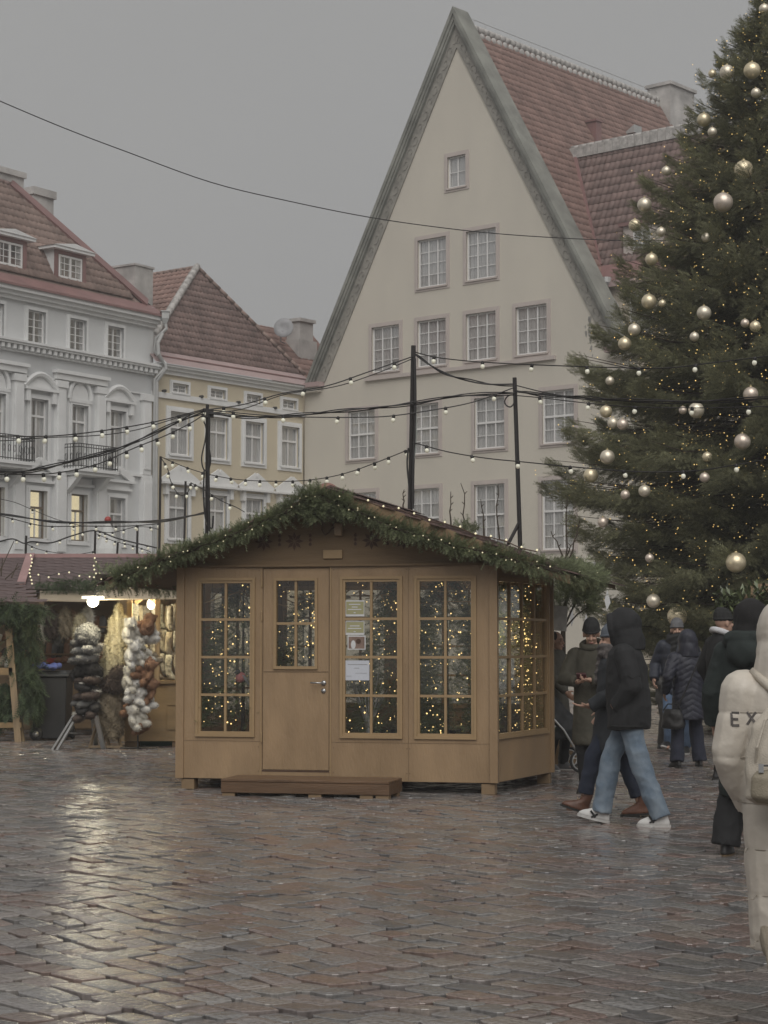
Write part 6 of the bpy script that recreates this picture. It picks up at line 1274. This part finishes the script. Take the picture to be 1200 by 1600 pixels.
def person(label, base, head_dir, Hh, legs, arms, coat, trousers, shoes, top, face=(0, 0), body_lean=0.0, voxel=.014, bare=(False, False), hands=None, twidth=1.0, coat_w=1.0, hip=(0, 0), hem_w=1.0):
    """person > body (one continuous figure), coat, trousers, shoes, headwear. Local +Y is the way they face."""
    dx, dy = head_dir; rz = math.atan2(-dx, dy); k = Hh / 1.75
    t = thing('person', label, 'person', base, rz); t.scale = (k, k, k)
    hz = .93; hips = [Vector((-.095, hip[1], hz)), Vector((.095, hip[1], hz))]; sh = [Vector((-.185, body_lean, 1.43)), Vector((.185, body_lean, 1.43))]
    ank = [Vector(l[:3]) for l in legs]; knee = [ik(hips[i], ank[i], .435, .42, (0, 1, 0)) for i in (0, 1)]
    wri = [Vector(a[:3]) for a in arms]; elb = [ik(sh[i], wri[i], .29, .255, arms[i][3:6] if len(arms[i]) > 3 else ((-.5 if i == 0 else .5), -1, -.2)) for i in (0, 1)]
    hc = Vector((0, body_lean + .03, 1.635))
    b = MB(); b.loft([(0, hip[1], .86, .13, .10), (0, hip[1], .96, .15, .11), (0, hip[1] + body_lean * .3, 1.1, .125, .095), (0, body_lean * .7, 1.28, .15, .105), (0, body_lean, 1.40, .165, .095), (0, body_lean, 1.47, .09, .07), (0, body_lean + .01, 1.56, .055, .058)], 14)
    for i in (0, 1): b.cap(hips[i], knee[i], .078, .055); b.cap(knee[i], ank[i], .052, .036); b.cap(ank[i] + Vector((0, -.01, -.03)), ank[i] + Vector((0, .14, -.055)), .032, .028); b.cap(sh[i], elb[i], .05, .038); b.cap(elb[i], wri[i], .037, .026)
    me = fuse(b, .024, 2, None, 'body')
    h = MB(); HM = head_parts(h, hc, *face); hm_ = fuse(h, .0075, 2, None, 'head'); parts = [hm_]
    for i in (0, 1):
        hb_ = MB(); dd, nn, cc = hands[i] if hands and hands[i] else ((wri[i] - elb[i]), Vector((0, 1, 0)) if False else Vector((1 if i == 0 else -1, 0, .1)), .45)
        hand(hb_, wri[i], dd, nn, cc, 1 if i == 0 else -1); parts.append(fuse(hb_, .005 if bare[i] else .008, 1, None, 'hand'))
    bm = bmesh.new(); bm.from_mesh(me)
    for p in parts: bm.from_mesh(p)
    bm.to_mesh(me); bm.free(); me.polygons.foreach_set('use_smooth', np.ones(len(me.polygons), bool)); body = link('body', me, M_skin, t)
    for s in (-1, 1):
        MB().ell(HM @ Vector((s * .030, .079, .008)), (.011, .007, .0065), 8, 6).build('eye', M_eye, body, True); MB().tube([HM @ Vector((s * .014, .090, .030)), HM @ Vector((s * .032, .088, .035)), HM @ Vector((s * .050, .077, .028))], .005, 5).build('eyebrow', M_brow, body)
    MB().ell(HM @ Vector((0, .092, -.062)), (.022, .006, .006), 8, 6).build('mouth', M_lip, body, True)
    # trousers
    b = MB(); w = twidth; b.loft([(0, hip[1], .84, .15, .12), (0, hip[1], .95, .165, .125), (0, hip[1], 1.03, .155, .115)], 14)
    for i in (0, 1):
        b.cap(hips[i], knee[i], .098, .076 * (1 + (w - 1) * .45)); lo_ = knee[i].lerp(ank[i], .80 if shoes[0] == 'boot' else 1.04); b.tube([knee[i].lerp(hips[i], .06), knee[i].lerp(lo_, .5), lo_], [.077 * (1 + (w - 1) * .45), .068 * (1 + (w - 1) * .7), .062 * w], 14)
    link('trousers', fuse(b, voxel, 2, creases(.0085, len(label)), 'trousers'), trousers, t)
    for i in (0, 1): shoe(ank[i] + Vector((0, 0, .0)), Vector((legs[i][5] if len(legs[i]) > 5 else (-.12 if i == 0 else .12), 1, 0)), legs[i][4] if len(legs[i]) > 4 else 0, shoes[0], shoes[1], t, shoes[2])
    # coat
    m, hem, disp, bulk = coat; b = MB(); bw = coat_w; cy = hip[1]
    rings = []
    if hem < .8: rings += [(0, cy, hem, .205 * bw * hem_w, (.165 * bw + .02) * hem_w), (0, cy, hem + .04, .215 * bw * hem_w, (.175 * bw + .02) * hem_w)]
    else: rings += [(0, cy, hem, .195 * bw, .15 * bw), (0, cy, hem + .03, .20 * bw, .155 * bw)]
    rings += [(0, cy, .98, .20 * bw, .155 * bw), (0, body_lean * .5, 1.15, .195 * bw, .15 * bw), (0, body_lean * .8, 1.30, .205 * bw, .145 * bw), (0, body_lean, 1.42, .20 * bw, .125 * bw), (0, body_lean, 1.49, .14, .105), (0, body_lean + .01, 1.54, .09, .09)]
    b.loft(rings, 20)
    for i in (0, 1):
        sgn = -1 if i == 0 else 1; so = sh[i] + Vector((sgn * .0, 0, -.01)); b.cap(so, elb[i], .082 * bulk, .068 * bulk); cuff = elb[i].lerp(wri[i], 1.0); b.tube([elb[i].lerp(sh[i], .05), elb[i].lerp(cuff, .5), cuff], [.068 * bulk, .064 * bulk, .056 * bulk], 14)
    link('coat', fuse(b, voxel, 2, disp, 'coat'), m, t)
    # headwear
    for kind, mm in top:
        b = MB()
        if kind == 'hood':
            b.ell((0, -.025, .025), (.128, .145, .155), 18, 12); b.ell((0, -.035, -.05), (.132, .135, .12), 18, 12); b.loft([(0, -.04, -.19, .15, .135), (0, -.04, -.10, .135, .135), (0, -.035, -.02, .125, .135)], 16); tub = [(.082 * math.sin(a), .085, .005 + .118 * math.cos(a)) for a in [j * math.pi / 8 for j in range(17)]]; b.tube(tub, .030, 8, False)
            b.xform(HM); link('hood', fuse(b, voxel * .9, 2, folds(.007, 1.7, 2), 'hood'), mm, t)
        elif kind == 'beanie':
            b.loft([(0, -.012, .025, .086, .104), (0, -.014, .06, .089, .107), (0, -.02, .11, .082, .098), (0, -.03, .15, .058, .068), (0, -.036, .172, .02, .025)], 18); b.xform(HM); o = link('beanie', fuse(b, .010, 2, lambda co, no: .0025 * np.sin(np.arctan2(co[:, 1], co[:, 0]) * 60), 'beanie'), mm, t)
            b = MB(); b.tube([(.085 * math.sin(a), -.012 + .103 * math.cos(a), .046) for a in [j * math.pi / 10 for j in range(21)]], .013, 8, False); b.xform(HM); link('brim', fuse(b, .008, 1, None), mm, o)
        elif kind == 'hair_long':
            b.ell((0, -.03, .03), (.092, .10, .10), 16, 12); b.ell((-.06, -.02, -.08), (.035, .05, .12)); b.ell((.06, -.02, -.08), (.035, .05, .12)); b.ell((0, -.07, -.1), (.085, .04, .14)); b.xform(HM); link('hair', fuse(b, .011, 2, lambda co, no: .004 * np.sin(co[:, 0] * 160 + co[:, 2] * 10), 'hair'), mm, t)
        elif kind == 'hair_short':
            b.ell((0, -.03, .04), (.086, .095, .088), 16, 12); b.ell((0, -.06, -.02), (.075, .05, .07)); b.xform(HM); link('hair', fuse(b, .010, 2, lambda co, no: .004 * np.sin(co[:, 0] * 160 + co[:, 2] * 40), 'hair'), mm, t)
        elif kind == 'scarf':
            for r_ in range(2): b.tube([(.105 * math.sin(a), body_lean + .015 + .105 * math.cos(a), 1.50 + .05 * r_ + .02 * math.cos(a * 2 + r_)) for a in [j * math.pi / 8 for j in range(17)]], .045, 8, False)
            b.cap((.03, .12 + body_lean, 1.46), (.05, .15 + body_lean, 1.25), .045, .04); link('scarf', fuse(b, .012, 2, lambda co, no: .006 * np.sin(co[:, 2] * 90 + co[:, 0] * 30), 'scarf'), mm, t)
        elif kind == 'cowl':                                       # hood lying on the shoulders
            b.tube([(.15 * math.sin(a), body_lean - .03 + .13 * math.cos(a), 1.50 + .035 * math.cos(a + math.pi)) for a in [j * math.pi / 8 for j in range(17)]], .055, 8, False); b.ell((0, body_lean - .17, 1.43), (.14, .06, .11)); link('hood', fuse(b, voxel, 2, folds(.01, 1.6, 4), 'hood'), mm, t)
        elif kind == 'collar':
            b.tube([(.105 * math.sin(a), body_lean + .0 + .10 * math.cos(a), 1.53 + .04 * math.cos(a + math.pi)) for a in [j * math.pi / 8 for j in range(17)]], .035, 8, False); link('collar', fuse(b, .012, 2, None, 'collar'), mm, t)
    return t
WALK = lambda f, bk: ((-.10, f, .095, 0, 0), (.10, bk, .095, 0, 0))
rub = cloth('dark_sole', (.03, .028, .026)); wsole = cloth('white_sole', (.55, .54, .52), .6)
C_blk = cloth('black_twill', (.016, .016, .017)); C_jean = mat('light_denim', (.105, .15, .205), .85, .3, 7, .3, 200, col2=(.22, .265, .31)); C_navyj = cloth('navy_denim', (.020, .026, .045)); C_char = cloth('charcoal_wool', (.030, .033, .038)); C_olive = cloth('olive_wool', (.055, .050, .036)); C_navy = cloth('navy_nylon', (.020, .021, .034), .45); C_green = cloth('bottle_green_wool', (.018, .025, .023)); C_beige = mat('beige_nylon', (.56, .51, .44), .42, .06, 5, .12, 40)
C_white = mat('white_leather', (.60, .59, .57), .5, .05, 10); C_brownl = mat('brown_leather', (.115, .050, .030), .4, .3, 12, .2, 80); C_blkl = cloth('black_leather', (.018, .017, .017), .4); C_greyk = cloth('grey_knit', (.13, .13, .135)); C_blkk = cloth('black_knit', (.018, .018, .018)); C_scarf = mat('striped_scarf', (.05, .045, .045), .95, .1, 20, .5, 90, col2=(.17, .15, .14)); C_tan = cloth('olive_suede', (.20, .17, .10))
# 1 hooded man in light jeans, striding left
b_ = gnd(984, 1290); p1 = person('person in black hooded jacket, light blue jeans and white sneakers striding left', (b_.x, b_.y, 0), (-1, .22), 1.76, ((-.09, -.26, .095, 0, 0.0, -.05), (.09, .24, .115, 0, .22, .05)), ((-.17, .10, .99, -.7, -1, 0), (.17, .10, .99, .7, -1, 0)), (C_blk, .80, creases(.009, 1), 1.18), C_jean, ('shoe', C_white, wsole), (('hood', C_blk),), face=(0, -.12), body_lean=.02, voxel=.011, hands=(((.6, -.4, -.7), (0, 1, 0), .5), ((-.6, -.4, -.7), (0, 1, 0), .5)), twidth=1.38, coat_w=1.2)
for i in (0, 1):
    an = Vector(((-.09, -.26, .095), (.09, .24, .115))[i]); st_ = MB(); st_.bar(an + Vector((-.050, .05, -.055)), an + Vector((-.047, .09, .0)), .006, .016, (0, 1, 0)); st_.bar(an + Vector((-.050, .085, -.055)), an + Vector((-.047, .03, -.03)), .006, .014, (0, 1, 0)); st_.build('stripe', C_blk, p1)
co_ = [c for c in p1.children if c.name.startswith('coat')][0]; bv = BVHTree.FromPolygons([v.co for v in co_.data.vertices], [p.vertices for p in co_.data.polygons])
def side_pt(y, z, off=.004):
    h = bv.ray_cast(Vector((-1.0, y, z)), Vector((1, 0, 0))); return (h[0] + Vector((-off, 0, 0))) if h[0] else Vector((-.25, y, z))
MB().tube([side_pt(-.13 + .02 * j, .83) for j in range(14)], .006, 5).build('hem_seam', C_blkk, co_); MB().tube([side_pt(-.02, .86 + .03 * j) for j in range(5)], .005, 5).build('pocket_seam', C_blkk, co_); MB().tube([side_pt(-.12 + .012 * j, 1.24 + .012 * math.sin(j)) for j in range(10)], .004, 5).build('yoke_seam', C_blkk, co_)
# 2 woman in charcoal coat beyond him, hand held out
b_ = gnd(962, 1277); person('person in charcoal coat, striped scarf and brown boots with one hand held out', (b_.x, b_.y, 0), (-1, .05), 1.66, ((-.09, .30, .14, 0, .32, 0), (.09, -.24, .105, 0, -.06, 0)), ((-.22, .24, 1.03, -.3, -1, -.5), (.25, .1, .95)), (C_char, .60, creases(.008, 3), 1.15), C_navyj, ('boot', C_brownl, rub), (('beanie', cloth('slate_knit', (.10, .115, .135))), ('scarf', C_scarf)), face=(.1, -.1), voxel=.013, twidth=1.12, coat_w=1.15, bare=(True, False), hands=(((0, 1, .02), (.0, .1, 1), .18), None))
# 3 woman in olive coat looking down at what she holds
b_ = gnd(927, 1240); p3 = person('person in long olive coat and dark beanie looking down at small purse', (b_.x, b_.y, 0), (-.40, -1), 1.72, WALK(.06, -.05), ((-.06, .27, 1.17, -1, -.4, -.6), (.09, .26, 1.15, 1, -.4, -.6)), (C_olive, .50, creases(.007, 5), 1.05), cloth('black_trousers', (.014, .014, .015)), ('shoe', C_blkl, rub), (('beanie', C_blkk), ('collar', C_olive)), face=(.25, -.34), voxel=.013, twidth=.95, bare=(True, True), hands=(((.75, .45, .05), (0, .2, 1), .6), ((-.75, .45, .05), (0, .2, 1), .6)))
pu = MB().box(-.05, .05, -.012, .012, -.035, .035).build('purse', cloth('dark_red_leather', (.06, .012, .014), .4), None, bevel=.006); pu.matrix_world = Matrix.Translation((b_.x, b_.y, 0)) @ Matrix.Rotation(math.atan2(.40, -1), 4, 'Z') @ Matrix.Translation((.02, .335, 1.19)) @ Matrix.Rotation(R(-30), 4, 'X'); tag(pu, 'small dark red purse held by the person in the olive coat', 'purse')
# 4 person behind the pavilion corner with a pushchair
b_ = gnd(868, 1204); person('person in grey olive coat half hidden behind the pavilion corner', (b_.x, b_.y, 0), (.8, -.6), 1.64, WALK(.05, -.05), ((-.22, .30, 1.0), (.22, .30, 1.0)), (cloth('grey_olive_wool', (.085, .08, .066)), .55, folds(.008, 1.3, 6), 1.0), C_blk, ('shoe', C_greyk, wsole), (('hair_short', cloth('dark_grey_hair', (.045, .043, .042))),), voxel=.016)
pc = thing('pushchair', 'black pushchair with footmuff beside the pavilion corner', 'pushchair', gnd(860, 1206), R(-80)); 
def wheel(par, c, r_, nm='wheel'):
    w = MB().tube([(c[0], c[1] + r_ * math.cos(a), c[2] + r_ * math.sin(a)) for a in [j * math.pi / 10 for j in range(21)]], .016, 8, False).build(nm, C_blkl, par, True); s = MB()
    for j in range(7): a = j * 2 * math.pi / 7; s.tube([c, (c[0], c[1] + (r_ - .016) * math.cos(a), c[2] + (r_ - .016) * math.sin(a))], .006, 5)
    s.tube([(c[0], c[1] + (r_ - .022) * math.cos(a), c[2] + (r_ - .022) * math.sin(a)) for a in [j * math.pi / 10 for j in range(21)]], .007, 6, False); s.lathe([(.03, -.02), (.03, .02)], n=10, c=c); s.build('rim', M_alu, w)
for x in (-.26, .26): wheel(pc, (x, .30, .14), .124); wheel(pc, (x, -.38, .145), .128)
fr = MB()
for x in (-.24, .24): fr.tube([(x, .32, .14), (x, .1, .5), (x, -.35, .98), (x, -.5, 1.02)], .014, 6); fr.tube([(x, -.38, .15), (x, .0, .55)], .014, 6)
fr.tube([(-.24, -.5, 1.02), (.24, -.5, 1.02)], .017, 6); fr.build('frame', M_alu, pc, True)
b = MB(); b.loft([(0, .18, .38, .17, .30), (0, .12, .5, .2, .34), (0, .0, .7, .2, .24), (0, -.1, .9, .19, .15), (0, -.1, .97, .1, .08)], 16); link('footmuff', fuse(b, .018, 2, folds(.012, 1.6, 2)), cloth('black_padded', (.022, .023, .025), .6), pc)
b = MB(); b.ell((0, -.2, .95), (.21, .22, .17)); link('canopy', fuse(b, .018, 2, None), cloth('grey_canopy', (.06, .065, .07), .7), pc)
# 6 woman in navy quilted coat seen from behind
b_ = gnd(1077, 1199); p6 = person('person in navy quilted hooded coat seen from behind, handbag at the hip', (b_.x, b_.y, 0), (-.15, 1), 1.63, ((-.18, -.05, .095, 0, -.05, -.3), (.16, .06, .095, 0, 0, .1)), ((-.30, .06, .98), (.29, .04, .92)), (C_navy, .62, puffer(.075, .012, .55, 1), 1.14), cloth('navy_wide_trousers', (.022, .025, .042)), ('shoe', C_blkl, rub), (('hood', C_navy),), voxel=.012, twidth=1.5, coat_w=1.06, bare=(True, False))
hbag = thing('handbag', 'black leather handbag hanging at the left hip of the navy coat', 'handbag', at(1051, 1122, b_.y - .12), R(-30)); b = MB(); b.loft([(0, 0, -.13, .13, .05), (0, 0, -.1, .15, .065), (0, 0, .05, .13, .055), (0, 0, .11, .10, .03)], 16); link('bag', fuse(b, .012, 2, folds(.006, 2)), C_blkl, hbag); MB().tube([(-.12, 0, .09), (-.06, 0, .17), (.06, 0, .17), (.12, 0, .09)], .008, 6).build('handle', C_blkl, hbag)
q0 = at(1058, 1108, b_.y - .2) - hbag.location; q1 = at(1100, 1012, b_.y - .24) - hbag.location; rot = Matrix.Rotation(R(30), 3, 'Z'); MB().tube([rot @ q0, rot @ ((q0 + q1) / 2 + Vector((0, -.03, 0))), rot @ q1], .010, 6).build('strap', C_blkl, hbag)
# 7 grey beanie, walking towards us
b_ = gnd(1060, 1178); person('person in grey beanie and dark padded jacket walking towards the camera', (b_.x, b_.y, 0), (-.25, -1), 1.80, ((-.10, -.05, .095, 0, 0), (.11, .18, .15, 0, .30, .35)), ((-.27, .05, .98), (.30, .10, .98)), (cloth('midnight_nylon', (.018, .022, .036), .5), .78, puffer(.11, .009, 0, 4), 1.15), cloth('mid_denim', (.08, .12, .19)), ('shoe', C_blkl, wsole), (('beanie', C_greyk), ('scarf', C_blkk)), face=(.15, 0), voxel=.015, bare=(True, True), coat_w=1.06)
# 8 black beanie in profile
b_ = Vector((at(1128, 1000, 21.6).x, 21.6, 0)); person('person in black beanie and dark coat with white collar, in profile facing right', b_, (1, .35), 1.86, WALK(.12, -.1), ((-.26, .06, .95), (.26, .06, .95)), (C_blk, .72, creases(.008, 8), 1.12), C_blk, ('shoe', C_blkl, rub), (('beanie', C_blkk), ('collar', cloth('white_fleece', (.55, .55, .56), .95))), voxel=.015, coat_w=1.05)
# 9 long-haired youngster behind
b_ = gnd(1042, 1170); person('small long haired person in grey jacket behind the crowd', (b_.x, b_.y, 0), (.5, -1), 1.46, WALK(.05, -.05), ((-.12, .25, 1.1), (.12, .25, 1.1)), (cloth('grey_furry', (.075, .072, .068), .95), .8, folds(.01, 2, 9), 1.1), cloth('grey_trousers', (.06, .055, .05)), ('shoe', C_blkl, rub), (('hair_long', cloth('auburn_hair', (.10, .05, .028), .6)), ('scarf', cloth('rust_scarf', (.25, .12, .06)))), voxel=.016, bare=(True, True))
# 10 dark green coat from behind
b_ = gnd(1178, 1338); person('person in long bottle green coat and black hood seen from behind', (b_.x, b_.y, 0), (.55, 1), 1.79, ((-.19, -.04, .085, 0, 0), (.12, .1, .085, 0, 0)), ((-.30, .06, .92), (.30, .1, .92)), (C_green, .42, creases(.009, 10), 1.2), cloth('black_wide', (.018, .018, .019)), ('shoe', C_blkl, cloth('gum_sole', (.13, .085, .04), .6)), (('hood', cloth('black_fur_hood', (.014, .013, .013), .95)), ('cowl', C_green)), voxel=.012, twidth=1.7, coat_w=1.14)
# 11 beige padded coat, nearest
BX, BY = at(1229, 1000, 7.75).x, 7.75
p11 = person('person in long beige padded coat with raised hood, nearest at the right edge', (BX, BY, 0), (.06, 1), 1.66, ((-.07, -.30, .24, 0, -.85, 0), (.10, .16, .095, 0, 0, 0)), ((-.15, .09, .93, -.9, -.6, 0), (.15, .09, .93, .9, -.6, 0)), (C_beige, .34, puffer(.19, .009, 0, 2), 1.15), cloth('tan_trousers', (.30, .26, .20)), ('boot', C_tan, cloth('cream_sole', (.30, .27, .2), .6)), (('hood', C_beige),), hands=(((.6, -.4, -.7), (0, 1, 0), .5), ((-.6, -.4, -.7), (0, 1, 0), .5)), voxel=.0085, coat_w=1.0, hem_w=.80)
# rucksack, its own thing
bp_ = thing('rucksack', 'beige rucksack with pale patch worn on the beige padded coat', 'rucksack', (BX, BY, 0), math.atan2(-.06, 1)); kk = 1.66 / 1.75
b = MB(); b.loft([(0, -.25, .96, .17, .06), (0, -.27, .99, .22, .085), (0, -.27, 1.16, .215, .085), (0, -.26, 1.28, .185, .075), (0, -.25, 1.35, .13, .06), (0, -.24, 1.385, .05, .04)], 20); b.xform(Matrix.Scale(kk, 4)); C_bag = mat('beige_canvas', (.50, .45, .375), .7, .08, 6, .25, 150)
body_ = link('main_bag', fuse(b, .009, 3, folds(.004, 2.5, 2), 'bag'), C_bag, bp_)
b = MB(); b.loft([(0, -.34, .975, .18, .04), (0, -.36, 1.0, .205, .05), (0, -.36, 1.08, .205, .05), (0, -.345, 1.11, .18, .04)], 18); b.xform(Matrix.Scale(kk, 4)); link('front_pocket', fuse(b, .008, 2, folds(.004, 2.5, 5)), mat('dark_beige_canvas', (.27, .235, .175), .7, .1, 6, .25, 150), bp_)  # front pocket in a darker canvas tone than the main bag
MB().box(-.10 * kk, .13 * kk, -.372 * kk, -.366 * kk, 1.19 * kk, 1.265 * kk).build('patch', mat('pale_patch', (.50, .49, .46), .7, .04), bp_, bevel=.002)
zp = MB(); zp.tube([(-.165 * kk, -.372 * kk, 1.128 * kk), (0, -.405 * kk, 1.13 * kk), (.165 * kk, -.372 * kk, 1.128 * kk)], .004, 5); zp.build('zip', M_black, bp_); MB().box(-.175 * kk, -.155 * kk, -.385 * kk, -.375 * kk, 1.10 * kk, 1.135 * kk).build('zip_pull', M_steel, bp_)
fp_ = MB(); fp_.tube([(-.178 * kk, -.29 * kk, 1.10 * kk), (-.175 * kk, -.345 * kk, 1.2 * kk), (-.14 * kk, -.34 * kk, 1.31 * kk), (-.06 * kk, -.325 * kk, 1.375 * kk), (.06 * kk, -.325 * kk, 1.375 * kk), (.14 * kk, -.34 * kk, 1.31 * kk), (.175 * kk, -.345 * kk, 1.2 * kk)], .006, 6); fp_.build('piping', C_bag, bp_)
cm_obj = [c for c in p11.children if c.name.startswith('coat')][0]; bvh = BVHTree.FromPolygons([v.co for v in cm_obj.data.vertices], [p.vertices for p in cm_obj.data.polygons])
def on_back(x, z, off=.004):
    h = bvh.ray_cast(Vector((x, -1.0, z)), Vector((0, 1, 0))); return (h[0] + Vector((0, -off, 0))) if h[0] else Vector((x, -.2, z))
for s in (-1, 1):
    pts = [on_back(s * (.145 - .02 * i), 1.50 - .022 * i, .012) * kk for i in range(6)]; MB().tube(pts, .020, 6).build('strap', C_bag, bp_, True)
C_seam = cloth('beige_seam', (.30, .265, .22))
for z_ in (.38, .57, .76, .95, 1.14, 1.33):
    pts = [on_back(-.21 + .03 * i, z_, .0005) for i in range(15)]; pts = [p for p in pts if p.y > -.34]
    if len(pts) > 3: MB().tube(pts, .0028, 4).build('stitched_seam', C_seam, cm_obj)
# the two printed letters on the back of the coat
def letter(strokes, x0, z0, h, w):
    b = MB()
    for (a0, c0, a1, c1) in strokes:
        n = 5; P = [on_back(x0 + (a0 + (a1 - a0) * i / n) * w, z0 + (c0 + (c1 - c0) * i / n) * h, .003) for i in range(n + 1)]; d = Vector(((a1 - a0) * w, 0, (c1 - c0) * h)).normalized(); pn = Vector((-d.z, 0, d.x)) * h * .10
        for i in range(n): b.prism([P[i] - pn, P[i + 1] - pn, P[i + 1] + pn, P[i] + pn], (0, .004, 0))
    return b.build('printed_letter', cloth('grey_print', (.10, .09, .085)), cm_obj)
lx = lambda px_: ((at(px_, 1120, BY - .2).x - BX) / kk); lz = at(1160, 1138, BY - .2).z / kk
letter(((0, 0, 0, 1), (0, 1, 1, 1), (0, .5, .85, .5), (0, 0, 1, 0)), lx(1155), lz + .006, .052, .030); letter(((0, 0, 1, 1), (0, 1, 1, 0)), lx(1179), lz + .010, .052, .036)
# ================================================================ damp winter air
M_haze = bpy.data.materials.new('damp_air'); M_haze.use_nodes = True; ht = M_haze.node_tree; ht.nodes.clear()
hv = ht.nodes.new('ShaderNodeVolumePrincipled'); hv.inputs['Color'].default_value = (.98, .98, .98, 1); hv.inputs['Density'].default_value = .0017; hv.inputs['Anisotropy'].default_value = .2
ho = ht.nodes.new('ShaderNodeOutputMaterial'); ht.links.new(hv.outputs[0], ho.inputs['Volume'])
hz_ = MB().box(-130, 130, -45, 150, -1.1, 30).build('haze', M_haze); tag(hz_, 'thin grey damp air over the square', None, None, 'stuff')
